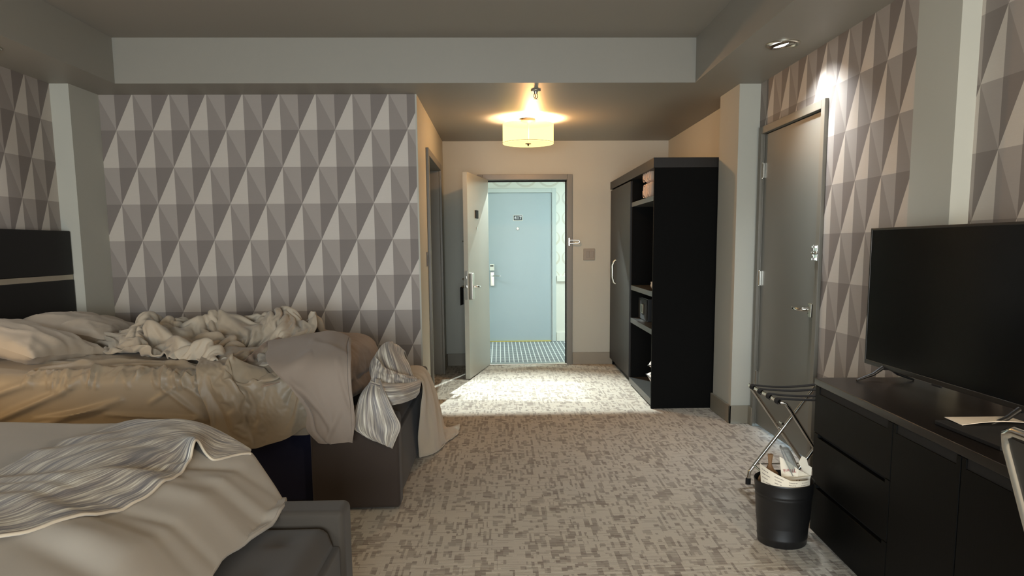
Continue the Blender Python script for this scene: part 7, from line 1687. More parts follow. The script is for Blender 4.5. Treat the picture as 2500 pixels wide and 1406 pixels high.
[-1,-2,2,0,0,3,-1,3,1,0,-3,1,-3,0,2,0,1,-2,1,1,-1,0,1,0,-1,-4,5,-8,4,-2,3,-2,-1,3,-3,-1,5,0,3,1,-10,2,4,-5,0,0,7,0,-1,-2,-1],
[-3,1,1,0,0,0,3,-4,3,1,1,-1,-2,-1,3,1,-2,-2,4,-1,-1,0,0,2,-6,5,-6,2,0,1,0,-1,2,-2,-1,4,-2,5,-1,-8,2,5,-5,0,-1,7,-2,-2,-1,3,-2],
[-1,-1,2,0,-1,-1,4,-2,-1,2,2,-3,0,0,2,0,-4,1,0,-2,5,0,0,-6,3,-2,4,-2,1,-1,0,0,-1,3,0,0,3,-2,-6,1,4,-4,-1,0,7,-2,0,-2,0,1,1],
[-1,1,0,0,-1,0,2,0,0,-2,-2,0,4,-1,2,-2,4,-3,-5,4,4,-4,-4,5,1,0,-5,2,0,1,-1,1,2,-3,5,0,-2,-6,0,4,-2,-3,0,7,-2,2,-4,3,-2,-1,2],
[0,0,0,-1,0,0,2,0,-4,-1,2,2,4,-3,0,0,-2,-3,3,4,-6,1,0,0,0,1,0,3,-3,2,-2,3,-3,3,-2,1,-5,3,1,0,-5,0,7,-2,4,-4,0,-1,1,0,0],
[0,1,0,-1,-1,-1,1,2,1,-2,3,-1,-1,0,-1,0,-4,3,3,-5,4,-5,4,2,0,-4,2,0,0,1,-1,1,2,1,-1,-7,3,-2,4,-6,0,7,-2,4,-6,0,2,-3,2,1,-1],
[-1,2,0,-2,1,-1,0,3,-3,2,-4,5,-3,2,0,0,-1,3,-5,5,-5,3,-2,2,-3,4,0,-1,0,-1,1,-1,0,0,-2,0,0,4,-7,0,4,1,3,-4,3,-1,-2,0,2,-2,0],
[1,0,-1,-1,1,-1,-1,3,-1,0,0,-2,3,1,0,-1,-1,-1,2,0,0,-3,3,-1,1,0,-1,1,1,-3,2,1,-1,-4,0,3,2,-7,0,3,6,0,-5,2,-1,-1,-2,2,0,0,1],
[2,-2,-1,1,-1,1,-1,2,0,1,-2,2,1,0,-2,-2,2,2,0,-5,-2,4,3,-5,4,-3,3,-1,-2,4,0,-5,0,1,1,2,-7,1,2,6,-2,-3,3,-1,-4,1,0,2,-1,1,-1],
[3,0,-2,-1,-1,1,-1,0,3,-4,3,-3,-1,2,0,-2,3,0,-1,-3,3,2,0,1,-1,0,1,-3,4,-3,-1,1,1,-1,3,-7,1,0,7,-4,-2,4,-3,1,-1,-1,1,2,-2,1,-1],
[3,-4,2,-2,0,-1,3,-2,2,1,3,0,-5,-3,1,2,3,-6,-1,3,3,1,-3,2,0,0,-1,1,-1,-1,1,1,-3,4,-8,3,0,4,0,-2,3,-3,2,-4,0,0,0,1,1,-1,1],
[2,-1,-1,-2,1,2,-3,2,3,-1,-5,0,7,-4,-3,4,-1,2,0,-1,1,-1,2,-3,1,0,0,1,-3,2,-1,-1,4,-7,3,-2,3,4,-3,0,0,1,-5,0,2,-2,5,-4,1,1,-1],
[0,2,-2,0,0,-2,1,0,0,7,-2,-4,-4,6,0,-5,2,-2,2,2,-2,0,1,1,-1,1,0,-2,2,0,-1,2,-6,4,-1,1,2,0,-3,2,0,-2,-1,2,-3,4,-3,3,-1,0,-1],
[1,-2,1,0,2,0,-2,0,2,-5,8,1,-5,-5,0,2,2,0,3,1,-2,1,-2,-1,0,1,-3,2,1,-2,2,-5,4,-2,0,4,2,-5,4,-1,-1,-2,0,-1,0,1,0,1,-1,0,0],
[0,1,-1,0,-1,-1,3,-1,2,-1,-4,5,4,-2,-4,-1,0,2,-3,1,4,-4,-1,4,-2,-1,3,-1,-3,3,-4,2,0,0,3,1,-3,3,-4,3,-5,2,-1,0,1,0,1,-1,1,0,-1],
[0,1,-2,1,0,2,-2,0,2,0,1,-7,2,4,2,-4,-1,2,1,-3,0,3,0,-4,2,1,-3,0,3,-3,1,3,-4,5,0,-1,-1,0,0,0,-1,-1,0,0,-1,2,-1,1,-1,0,-1],
[2,-2,0,0,0,0,2,-1,0,1,-2,4,-5,-2,0,4,-1,-1,-1,3,-2,1,-2,2,0,-1,2,-1,-2,1,3,-2,1,0,-1,2,0,-1,-1,-1,0,0,0,-1,1,0,1,0,0,-1,0],
[-1,0,1,3,-2,1,-3,2,0,1,1,-3,3,-1,1,-2,-1,0,2,0,0,-3,0,2,-2,1,1,1,0,1,-4,0,4,-1,0,-1,1,-3,2,-1,-1,0,0,0,0,0,1,0,0,-1,-1],
[1,-1,0,-1,2,-1,-1,3,-1,1,-1,0,1,0,-1,0,0,1,-2,0,-2,0,2,-1,3,0,-3,0,2,-2,3,0,-2,1,0,0,-1,2,-1,-1,0,-1,1,-1,0,-1,3,-2,2,-1,-1],
[-1,1,0,1,0,-2,1,-1,0,0,0,2,-2,2,0,1,-3,0,1,-1,1,1,1,0,-3,0,2,0,-2,2,-2,1,2,-2,1,0,1,-1,0,-2,0,1,-1,0,0,2,-3,1,0,0,1],
],
[
[389,-1,1,0,0,1,0,1,-1,0,-1,0,0,-1,0,0,0,1,0,0,1,-1,1,-1,1,-1,0,0,0,0,0,-1,1,-1,1,-1,1,-1,1,-1,1,-1,1,-1,1,-1,1,0,0,0,0],
[0,0,0,0,1,-1,0,0,0,0,1,0,-1,0,0,0,1,0,0,0,-1,1,-1,1,-1,1,0,0,0,-1,0,0,0,0,0,0,0,0,0,0,-1,1,-1,1,0,0,0,0,0,0,0],
[0,1,0,0,-1,1,-1,-1,1,1,-1,0,1,0,0,0,0,0,0,0,0,0,0,-1,1,-1,0,0,0,0,0,0,0,0,0,0,0,0,-1,1,0,-1,1,0,-1,1,-1,0,0,0,0],
[-2,1,-2,1,0,0,-2,1,0,-2,2,1,0,2,-2,1,-1,2,0,0,0,-2,0,-5,-4,-5,0,1,-3,4,10,3,1,-2,3,7,-3,4,2,0,3,-1,0,-2,-1,3,2,5,2,3,0],
[-2,-3,0,-1,-1,0,2,-2,-1,2,-2,0,3,0,3,-3,1,-1,2,1,0,1,-3,-6,-1,1,0,1,-1,-5,3,7,1,6,-3,-2,5,-1,-2,-1,-1,0,-1,2,-1,-3,-1,-2,0,5,1],
[-2,3,0,-1,0,0,1,-1,-3,1,1,0,-1,1,1,1,-2,-1,-1,1,1,3,1,-1,-1,-2,1,-5,4,5,-9,5,3,1,0,-6,2,-5,4,1,-2,1,-3,1,2,1,0,0,0,-5,0],
[-3,-3,1,0,-1,-1,-1,1,1,-2,0,0,0,0,3,2,-1,1,0,5,-1,1,9,9,0,-5,-2,-9,-4,0,-2,-2,3,-3,1,6,-5,4,-5,1,1,-2,4,-5,0,-2,3,3,0,-4,-1],
[-2,4,0,0,1,0,-3,2,1,-1,-3,1,-2,-1,0,1,1,1,2,-3,1,0,-3,0,2,-4,-5,7,-6,4,1,-9,-3,5,3,0,12,1,-4,-7,-6,5,-4,4,1,6,0,-5,4,3,-2],
[-2,-4,1,0,1,0,6,-5,-1,0,2,-3,0,-1,0,0,4,-1,4,3,2,-8,-7,1,-2,19,-7,3,3,-11,-6,-2,3,-6,-5,-4,0,1,7,2,2,-5,6,7,0,-1,-1,2,-4,1,1],
[-2,4,0,-2,1,1,-6,7,-1,1,0,-3,2,-1,-4,1,-3,7,4,1,-9,1,6,5,1,-19,12,0,-8,0,-3,-1,-4,0,6,-2,-7,-1,0,3,5,4,1,-8,9,-1,-1,1,0,-3,2],
[-2,0,0,1,-2,2,1,-4,6,-4,1,6,-7,2,0,-3,11,0,-1,-5,7,-3,-6,-7,6,10,-4,-14,10,-2,-6,-5,-2,-1,1,7,2,-2,4,1,1,0,-2,2,-8,3,4,0,1,-1,-2],
[0,0,-2,4,-1,-1,2,0,-7,7,0,0,1,-3,-2,6,0,-4,-4,-2,-10,14,6,2,-9,1,-7,7,2,3,9,-6,-8,-5,1,-2,-2,4,1,2,2,-1,-1,-1,-1,1,5,0,-2,-1,0],
[1,-2,-1,0,0,0,-2,3,3,-7,4,-5,7,-2,2,2,-10,0,-10,6,6,-19,12,1,2,-4,8,8,0,1,3,5,-4,2,-8,0,6,-10,0,3,-3,0,-2,-1,-4,0,0,2,3,-1,0],
[-3,-2,6,-4,3,-3,1,1,-1,-1,-1,0,1,6,3,-11,-5,-8,1,0,1,15,-10,-3,3,3,3,3,1,2,1,5,0,0,0,-4,-2,9,-2,-3,1,-6,1,1,1,-10,-2,3,-4,6,2],
[-5,4,-5,2,0,-2,6,-3,-4,7,-4,-2,0,-1,-5,-3,0,1,1,-9,4,12,-1,1,-1,8,-3,-2,1,-2,-3,-1,2,0,7,5,-4,1,-2,3,-4,2,1,-2,1,1,-4,-1,5,-2,-2],
[-5,-1,2,0,-3,7,-6,-3,6,-5,1,9,-8,5,-5,-3,-1,0,-2,-3,3,4,-1,3,2,-12,-4,-5,9,-3,6,7,1,-3,3,6,2,-2,0,-3,3,0,-2,5,-4,9,0,-5,-1,-3,3],
[-7,2,-2,2,3,-6,0,3,-2,4,-2,-2,3,-3,6,7,-3,-2,7,-2,-16,-19,13,6,-2,-2,1,7,-7,6,-1,6,9,6,-4,-2,-4,1,2,0,2,-2,-7,-2,10,3,-12,4,2,0,-3],
[-7,1,0,0,-2,4,2,-3,-1,-3,7,-2,-8,-2,8,2,6,-5,-5,8,-3,-2,-12,-3,7,16,6,2,1,-6,3,-8,6,4,-2,-4,-5,0,-5,2,-3,2,6,-5,-3,-3,16,-3,-7,8,-3],
[-6,-3,4,-3,1,1,-1,-2,1,7,-7,0,7,-3,-2,7,-3,1,4,-7,8,-1,0,5,-4,-7,-1,4,8,3,-1,1,-11,-4,-2,-5,7,-1,6,-3,0,3,0,6,-5,-3,2,-4,5,-8,3],
[-9,1,0,0,1,-1,1,-1,5,-6,2,1,3,11,-5,-9,0,6,-6,7,6,1,-1,-1,2,3,-4,-11,-4,4,-3,1,0,0,2,2,-2,4,2,-8,3,3,5,-6,9,-1,-12,5,-6,6,7],
[-9,1,1,0,0,-1,-1,6,-5,1,0,1,0,-3,1,1,1,3,0,-1,-1,-2,1,-2,1,-1,5,4,-3,-3,0,-3,5,1,1,2,2,-4,-4,3,-1,0,-2,9,-6,2,-1,3,0,-5,-5],
[-6,-1,-1,2,-1,-1,1,1,2,0,-1,-1,1,-3,0,2,-1,-1,5,0,2,5,-6,-4,2,2,-3,-1,-2,2,0,-3,0,4,-1,1,-3,-2,-2,6,1,0,3,-6,6,-3,5,-4,-2,2,1],
[-8,0,0,1,-1,1,1,-2,0,1,-1,1,0,-1,0,0,2,-2,0,2,0,-1,3,0,-5,0,4,-2,2,0,2,3,1,-3,-2,-3,-2,2,1,-1,-1,0,3,3,-2,-2,1,-2,3,2,-2],
[-7,-1,0,0,1,0,-1,1,0,-1,1,0,0,-1,0,0,1,0,0,0,0,-1,0,0,1,-1,1,3,-2,2,-1,0,-3,1,0,-1,2,0,-1,0,-1,3,-3,1,0,3,-1,-1,2,-2,-1],
[-7,0,0,0,1,-1,1,0,0,-1,-1,0,0,0,0,0,2,-1,0,0,-1,1,-2,0,0,0,0,1,0,0,-1,0,1,0,0,1,-1,-1,0,3,1,-2,0,1,-1,0,0,1,0,-1,2],
[-7,0,0,0,0,0,0,0,-1,0,1,1,-1,-1,0,0,0,3,-1,-2,0,1,0,-1,0,0,0,-1,1,0,0,-1,1,0,0,-1,1,0,2,-2,0,1,1,-2,1,0,0,0,0,0,0],
[-6,-1,0,0,1,0,-2,0,1,0,1,-1,0,0,-1,1,0,2,-2,0,0,-1,0,0,1,0,-1,0,1,-1,-1,1,0,-1,0,2,1,1,-2,-1,2,0,-1,0,0,0,1,-1,0,1,-1],
[-6,1,-1,-1,0,1,0,1,0,0,-1,0,-1,0,0,0,1,-2,1,0,0,0,0,0,0,-1,1,1,-2,0,1,-1,0,1,0,0,0,-1,2,1,-1,-1,0,1,0,0,-1,0,0,0,0],
[-7,0,0,0,0,0,0,0,0,1,-1,0,0,1,-1,1,-1,1,0,0,-1,0,0,1,-1,0,1,-1,1,-1,0,1,-1,0,1,-1,0,1,-1,1,0,0,0,0,0,-1,0,1,0,-1,1],
[-7,0,0,-1,1,1,0,-1,0,0,1,-1,0,0,0,0,0,0,0,0,0,0,1,0,-1,1,-1,0,0,1,-1,0,1,-1,0,1,0,0,1,0,-1,0,0,0,0,0,0,-1,0,1,-1],
[-8,0,0,1,-1,1,0,0,0,-1,2,-1,0,0,1,-2,1,-1,2,-1,1,-1,1,-1,1,0,0,0,-1,0,1,-1,0,1,0,0,0,1,0,-1,1,0,0,0,-1,0,0,0,0,0,0],
[-8,1,0,0,0,-1,2,-1,0,1,-1,0,0,0,0,0,0,1,-1,0,1,0,0,0,0,-1,0,1,0,0,-1,1,0,0,0,0,1,0,-1,1,0,0,-1,0,0,0,-1,1,0,-1,0],
[-8,0,0,0,1,0,0,0,0,0,0,0,0,0,1,0,0,-1,0,1,-1,1,0,0,0,0,0,-1,1,0,0,0,0,0,1,0,0,-1,1,0,0,0,0,-1,0,0,1,-1,0,0,0],
[-7,0,0,0,-1,1,0,1,-1,0,0,0,0,0,0,0,0,1,0,0,0,0,0,0,-1,1,0,0,0,0,0,1,0,0,-1,1,-1,1,0,1,-1,-1,1,0,0,0,-1,0,0,0,0],
[-8,1,0,1,-1,0,0,0,0,0,0,0,0,0,0,0,0,0,0,0,1,0,-1,1,0,0,0,0,0,0,1,-1,0,1,0,0,0,1,0,-2,1,0,0,-1,0,0,0,0,0,0,0],
[-7,0,1,-1,1,-1,0,0,1,-1,0,0,1,0,-1,1,0,0,0,0,1,-1,1,-1,1,-1,0,1,-1,1,-1,1,0,-1,1,0,2,-2,0,1,-1,0,0,0,0,-1,1,0,-1,0,0],
[-6,0,0,0,0,-1,0,1,-1,1,-1,1,0,-1,1,0,-1,1,0,1,-1,0,0,0,0,1,0,-1,1,-1,1,-1,1,0,0,1,-1,1,0,-1,0,1,-1,0,0,0,-1,0,1,0,0],
[-5,-1,0,0,0,0,-1,0,1,-1,2,0,-2,2,-2,1,1,-1,0,0,0,0,0,1,0,-1,1,0,0,0,0,0,0,0,2,-2,0,0,0,0,1,-1,0,0,0,0,0,0,-1,0,0],
[-6,0,0,0,-1,0,1,-1,1,0,-1,0,1,-2,2,-1,0,0,1,-1,0,1,0,0,0,1,-1,1,-1,0,1,0,0,2,-3,1,0,0,0,0,0,0,0,0,0,0,0,0,0,0,0],
[-7,1,-1,0,0,0,0,0,-1,3,-2,-1,1,-1,0,1,0,1,-1,0,1,0,0,0,0,0,0,0,1,0,-1,1,0,-1,1,0,0,0,-1,1,-1,1,0,0,0,0,0,-1,1,0,0],
[-6,-1,1,0,0,-1,0,0,0,-1,2,1,-2,1,1,-2,0,0,1,1,-2,1,0,0,0,0,0,0,0,0,0,1,0,0,-1,0,1,0,1,-2,1,-1,0,1,0,0,0,0,0,0,0],
[-6,0,-1,0,0,0,0,0,0,0,1,-1,2,0,-3,1,0,0,0,0,1,-1,0,1,0,0,1,0,0,0,1,-1,-1,0,1,1,-1,0,-1,2,-1,0,0,0,0,0,0,0,0,0,0],
[-6,0,0,-1,0,1,-1,0,0,0,0,0,0,0,1,-1,1,-1,1,0,0,1,0,-1,1,0,0,-1,0,1,0,0,0,1,0,0,-1,0,0,0,0,0,0,0,0,0,0,0,0,0,1],
[-5,-1,0,0,0,0,0,0,0,0,-1,1,-1,1,0,0,-1,1,0,0,1,-1,1,0,-1,1,0,0,1,-1,0,0,1,-1,0,0,0,0,1,-1,1,0,0,0,0,-1,1,0,0,0,0],
[-6,1,0,0,0,0,0,-1,0,0,1,-1,1,-1,1,-1,1,0,0,0,0,0,0,0,1,-1,0,2,-1,0,0,0,0,0,0,0,1,-1,-1,1,0,0,0,0,0,1,-1,0,0,1,0],
[-4,-1,0,1,-1,0,0,0,0,0,0,1,0,0,-1,1,-1,0,0,1,0,1,-1,1,-1,1,0,-1,0,1,0,0,0,0,0,0,-1,1,0,0,-1,1,0,0,0,0,0,0,0,0,0],
[-3,0,0,0,0,0,0,0,0,-1,0,0,0,1,0,0,0,0,0,0,0,0,0,0,1,-1,0,0,1,-1,0,0,0,0,1,-1,1,0,0,-1,1,-1,0,0,1,-1,0,1,0,-1,0],
],
])
# blanket over the foot end: steps of the cloth grid in 1/500 m, one list per row, for x, y and z
FOOT_STEPS = (56, 26, 500, [
[
[-660,0,1,-1,1,-1,1,-1,1,-1,1,-1,1,0,-1,0,1,-1,0,0,1,-1,0,1,-1,0,0,0,0,0,-1,1,0,0,-1,1,0,0,0,1,-1,0,0,0,0,0,0,0,0,0,1,-1,0,0,0,0,0],
[-19,3,-2,2,4,-5,-5,4,12,17,-8,-8,1,12,4,1,2,1,-3,0,1,2,-1,-1,-1,0,-1,0,0,0,1,0,1,0,2,-1,0,0,0,-1,1,0,0,0,1,0,0,0,0,0,-1,0,1,0,-1,0,0],
[10,-8,1,2,2,9,19,11,-8,-22,6,4,-2,-1,0,-1,-6,0,4,2,-3,-3,2,1,1,1,2,0,0,0,-1,0,0,1,-1,1,0,0,0,0,-2,0,1,0,0,0,0,-2,1,1,0,0,-1,0,0,0,1],
[68,-11,-27,3,1,0,-17,19,1,-5,-11,5,-1,-4,9,-7,15,-5,-9,0,2,1,-1,-1,0,-1,0,1,1,1,0,0,1,-1,0,-3,0,1,0,0,1,1,0,1,-1,0,-2,2,0,-1,1,0,0,-1,1,0,-2],
[41,20,22,-17,-8,11,15,-47,-5,5,13,-7,1,-18,0,9,-10,1,2,-1,-1,1,0,1,0,0,-1,0,-1,-1,2,0,-2,0,0,3,0,-1,0,0,0,-1,0,-1,0,0,2,0,-1,0,-1,-1,-1,1,0,1,1],
[25,1,5,-2,-6,0,-15,8,-3,11,-4,4,1,16,-10,-1,-5,-3,2,2,0,-1,0,0,0,1,0,-1,0,0,0,0,0,0,0,0,-1,0,1,0,0,0,0,-1,1,0,0,-1,1,0,0,-1,1,0,0,-1,0],
[7,-8,2,2,16,-12,8,8,2,-11,12,-1,-6,5,-8,3,5,-3,-2,0,1,0,1,-1,1,-1,0,0,0,0,-1,1,-1,1,0,0,1,0,0,0,0,0,-1,1,-1,0,0,1,-1,-1,0,1,0,0,0,0,0],
[14,8,-4,11,-9,1,-9,-1,-4,10,-8,3,10,-15,5,-1,3,8,-2,-3,-1,0,0,0,0,0,1,0,1,1,0,-1,2,-1,0,0,2,0,-1,0,0,0,0,0,0,0,1,-1,0,1,-1,1,-1,0,0,0,-1],
[14,-10,6,-3,2,-5,10,0,13,-15,3,-3,7,12,-7,-6,-5,0,5,2,0,0,-1,1,-1,1,0,0,0,0,0,0,0,0,0,1,-2,1,0,0,0,0,0,0,0,0,-1,1,0,-1,0,0,0,0,-1,0,0],
[18,2,-4,10,-5,3,0,11,-10,2,2,-2,-5,-9,5,-1,2,-6,4,-1,1,3,0,-1,0,0,0,0,0,-1,1,0,0,1,0,-1,0,-1,1,0,0,0,0,0,0,0,0,0,-1,0,0,0,0,-1,1,-1,0],
[18,2,-2,-3,0,2,0,-27,2,-2,-7,7,-3,5,6,8,1,9,1,-2,3,-1,0,1,0,-1,-1,0,0,0,-1,2,-1,-1,1,1,0,0,-1,0,0,0,0,0,-1,0,0,0,0,1,0,-1,0,0,-2,-1,-1],
[-10,2,3,-12,7,1,-3,19,0,12,-1,-2,-4,0,-2,0,-2,4,2,4,-3,-5,6,2,0,0,0,-1,-1,1,-1,0,1,0,-1,-1,0,0,0,-1,1,-1,0,0,1,0,-1,-1,0,-2,0,-1,-1,1,0,0,1],
[8,-1,9,2,-5,-1,2,1,0,-5,5,0,2,-1,-1,0,1,-7,2,-3,1,6,-7,4,-1,1,-1,0,-1,3,2,-2,-2,-2,2,0,-1,0,0,1,-1,1,-1,0,-1,1,-2,1,-2,2,1,1,0,-3,-1,-2,-2],
[7,1,-2,10,-3,-1,-4,1,1,3,-2,3,-2,-1,2,-2,2,2,-6,4,-1,-1,-1,-1,3,-1,-1,3,1,-6,-1,1,4,2,-3,-1,1,0,0,0,-1,-1,1,0,0,-4,2,-1,2,-3,-4,1,-3,0,2,1,0],
[6,4,-7,-2,7,0,1,-3,0,1,2,-1,3,2,-1,-1,-1,-2,4,-2,-3,3,3,-9,-1,0,6,-6,4,3,0,-1,-3,-1,-1,1,0,-1,1,1,-1,1,-3,1,-2,3,-1,-4,2,-1,5,-1,2,-2,-5,0,0],
[3,-1,4,-1,0,0,0,1,1,-1,2,0,-1,-4,2,-1,1,2,-3,-2,6,-3,-5,8,0,1,-7,5,-4,-1,-1,0,0,3,2,-1,1,1,-1,-5,6,-6,5,-5,4,-5,-1,5,-6,5,-4,4,1,-2,3,0,-3],
[2,1,-1,0,-1,1,0,-2,4,3,-6,-1,5,-1,0,2,-5,3,-2,3,-2,-5,9,-8,-1,3,0,3,1,1,1,0,-1,-4,-3,1,0,-3,1,8,-6,7,-6,5,-7,5,-4,0,0,-1,6,-3,-3,6,-2,-3,2],
[3,-2,2,-4,3,0,-2,2,-5,3,8,-3,-4,5,-7,-1,4,-5,3,3,-2,5,-6,8,-2,-6,2,1,-5,0,0,3,-4,2,1,4,-3,3,-1,-2,6,-3,0,0,4,-8,8,-6,0,2,-3,0,2,-2,1,1,-1],
[7,-2,-7,2,-1,2,-1,-3,5,0,-1,6,-1,-2,3,-1,-6,1,3,-2,4,0,1,-5,-1,-1,3,-2,5,-1,-1,-7,2,-1,2,-1,4,1,1,-1,-2,2,3,-3,-2,2,-1,6,2,-21,-3,-2,1,2,2,5,6],
[-14,4,7,7,2,-3,-1,-3,-6,-5,-4,0,2,3,5,5,6,-6,-6,-5,-4,-2,1,2,5,4,-3,-3,-1,0,3,6,7,6,2,-6,-4,-2,-3,-4,-5,-2,-1,1,3,6,-3,-1,1,17,1,1,-1,0,1,0,-3],
[5,0,1,1,-2,-6,3,4,-3,-1,3,-5,2,-1,4,-3,0,5,-2,2,-2,-1,1,2,0,-2,2,-4,3,-1,2,0,-3,1,-4,-3,5,0,3,2,-1,0,0,-1,3,0,1,-2,0,1,0,-1,2,-1,1,-1,-1],
[5,1,0,0,-4,0,3,-1,0,0,-2,2,1,-2,-2,-1,-2,5,1,1,0,3,-2,0,-2,-3,2,2,-1,4,-6,0,5,-5,-4,2,2,-2,0,0,7,-3,3,-2,0,0,0,3,0,-1,0,0,-2,3,0,-1,0],
[5,0,0,-1,-1,-1,0,-4,7,2,-1,-2,-2,4,-3,1,0,-2,3,0,2,-5,5,-5,-3,5,-1,3,0,-7,5,1,-4,-2,2,0,0,3,-1,1,-3,4,-2,3,-4,-2,1,-1,0,0,1,1,4,-2,0,0,1],
[5,0,1,-4,-2,6,-6,4,-6,4,1,4,-1,-4,-1,0,1,-1,0,-5,2,8,-6,-1,5,-1,0,-1,-4,1,2,-1,-2,0,3,2,-10,-1,0,0,1,2,-1,0,0,1,0,-1,2,0,-1,1,-1,0,-1,0,1],
[5,1,-4,-1,4,-2,2,-2,0,-6,-4,3,-1,-3,2,1,-2,-2,1,4,4,-4,1,3,-2,1,-2,0,-3,6,-5,-3,-1,-1,1,1,5,-1,-1,-3,1,-2,1,0,2,0,0,1,-1,2,1,-1,-2,1,0,1,0],
[4,-5,-4,1,-3,3,-2,2,-1,-1,1,-1,-2,5,-4,1,-2,3,0,5,-6,-3,0,0,1,-1,0,0,5,-4,-1,0,0,2,-1,0,0,1,0,1,-2,3,0,-1,0,0,1,0,1,-1,0,0,1,0,-1,1,0],
[-5,0,2,-2,1,1,-1,0,3,4,-1,-7,1,-2,1,-1,10,1,0,-12,0,2,1,-1,0,1,2,2,-7,-1,0,0,1,0,1,1,0,2,4,3,0,-10,0,1,-1,1,-1,1,0,0,0,0,2,0,0,-1,1],
],
[
[1849,6,0,0,2,0,0,1,0,0,1,1,-1,1,0,0,1,-1,1,-1,1,0,1,0,0,1,-1,1,0,0,0,0,0,0,0,0,0,-1,0,1,1,-1,1,0,0,0,0,-1,0,0,-1,-1,0,-2,-1,0,-2],
[-28,2,-3,-4,0,24,10,7,-13,0,3,10,2,0,-3,-7,0,0,-2,1,-1,1,-1,0,1,-1,1,0,0,0,0,1,0,0,-1,0,-1,1,0,0,-1,1,0,0,1,0,-1,1,0,-1,1,0,-1,0,1,-1,0],
[-37,-5,8,9,14,-23,37,5,9,-8,-8,-16,12,-6,-4,-1,-3,11,4,-3,1,-1,2,0,0,1,0,0,0,0,-1,-1,1,0,1,0,0,0,1,0,-1,0,0,1,0,0,0,-1,0,1,0,0,0,0,-1,0,1],
[4,-2,-6,8,-5,13,-27,13,-1,10,3,1,-22,-2,5,4,-6,-7,7,4,1,2,-1,0,-1,1,0,0,0,1,1,0,0,0,0,-1,1,-1,0,1,1,0,0,0,-1,0,0,1,1,0,-1,1,0,0,1,0,-3],
[-7,2,-5,12,25,-5,-12,-7,2,-4,-7,5,4,1,-4,-1,2,-10,4,3,0,-1,1,1,1,-2,0,1,0,-1,1,0,-1,0,0,1,-1,1,0,-1,0,0,1,-1,1,0,1,-1,-1,0,1,-2,0,0,0,0,1],
[16,-3,1,-6,-10,-13,0,-9,6,-10,8,1,10,8,5,2,2,14,-9,-9,-3,0,-1,0,-1,1,0,-1,0,1,-1,0,1,0,0,0,0,-1,0,0,1,0,-1,1,-1,1,0,0,0,0,-1,1,0,1,-1,0,-1],
[23,5,15,-14,-23,1,2,-1,-4,9,0,0,-12,-1,-4,-1,-4,-14,13,6,3,1,0,-1,1,0,0,0,0,-1,0,1,-1,0,0,0,0,1,0,0,-1,0,1,-1,1,-1,0,1,0,-1,0,0,1,-1,0,1,0],
[-6,-1,9,-2,-2,7,-1,-9,-10,7,1,-1,6,-1,5,-2,-1,1,-1,1,0,-1,1,0,0,0,0,0,0,0,0,0,0,0,0,0,0,0,0,0,0,0,0,1,-1,0,1,-1,1,-1,1,0,-1,1,1,-3,1],
[-1,-1,-14,14,-4,-4,-8,5,-1,3,2,8,-5,4,-1,6,1,4,-7,-1,0,0,0,0,0,0,0,0,0,0,0,0,0,0,0,-1,1,0,0,0,1,0,-1,0,0,1,-1,1,-1,2,-1,1,-1,0,-1,2,0],
[7,0,-3,-7,3,-4,6,-3,11,-6,2,-4,-2,-1,3,4,11,2,-9,-7,-1,-1,-1,0,0,0,0,0,0,0,0,0,0,0,0,1,-1,0,0,0,0,0,0,0,0,0,0,0,1,-1,0,0,1,0,0,1,1],
[-7,4,-1,-3,-3,-3,3,-7,2,1,8,-6,7,0,1,-2,0,2,1,5,-1,1,0,0,-2,0,0,0,0,0,0,-1,0,0,0,0,1,0,-1,1,-1,1,0,-1,1,-1,1,0,-1,1,0,0,0,-1,1,-2,0],
[13,-8,-5,-12,5,6,-7,7,1,0,-7,4,4,-2,1,0,0,-2,0,1,2,-1,-1,0,2,0,0,0,0,0,-1,0,0,0,0,0,0,0,0,-1,1,-1,1,0,0,0,-1,0,1,-1,0,-1,0,1,-1,2,0],
[-14,7,0,3,0,2,-2,-2,2,2,-1,1,-1,2,-1,1,-1,2,-1,1,0,0,2,-2,0,-1,0,0,0,0,1,0,0,0,0,0,-1,0,1,0,0,0,-1,0,0,0,0,0,-1,1,0,0,0,0,0,-2,-1],
[-13,0,1,4,2,2,2,1,0,0,-1,-1,2,1,-1,0,0,0,1,-1,0,1,-1,1,0,0,0,1,-1,0,0,0,0,0,0,0,0,0,-1,1,-1,0,0,1,-1,0,0,0,0,-1,0,0,-1,-1,0,1,1],
[-5,-2,6,0,-1,-1,1,1,0,0,0,0,-1,0,1,0,1,-1,0,1,0,-1,1,1,-1,1,0,-2,1,0,0,0,0,-1,0,0,1,-1,1,-1,1,0,-1,0,0,0,0,-1,0,0,0,1,1,-1,-2,0,0],
[-2,1,-2,1,0,1,-1,1,-1,1,0,0,1,0,-1,1,-1,1,0,0,0,1,-1,-1,1,0,0,0,0,0,0,-1,0,1,0,0,0,0,0,0,-1,-1,2,-2,1,-1,0,1,-1,1,0,-1,0,0,2,0,-2],
[0,0,0,0,1,-1,0,1,-1,-1,1,1,-2,0,1,-1,1,0,0,0,1,0,-1,1,-1,0,0,0,0,0,0,0,0,0,0,0,-1,1,-1,0,1,1,-2,2,-2,1,-2,0,0,0,0,1,-1,2,-1,-2,1],
[1,1,0,0,-1,0,0,-1,2,0,-2,0,1,-1,0,1,0,0,0,-1,-1,0,1,0,1,0,-1,1,-1,0,0,0,0,0,0,-1,1,0,0,0,0,0,0,0,1,-2,2,-2,0,0,0,-1,2,-1,1,1,0],
[-1,1,2,0,0,-1,0,1,-2,-1,1,-1,0,1,0,0,0,0,-1,1,0,0,0,0,0,0,0,0,0,0,0,0,0,0,0,0,0,-1,1,0,-1,0,2,-1,-1,2,0,2,1,-8,0,0,0,1,1,2,1],
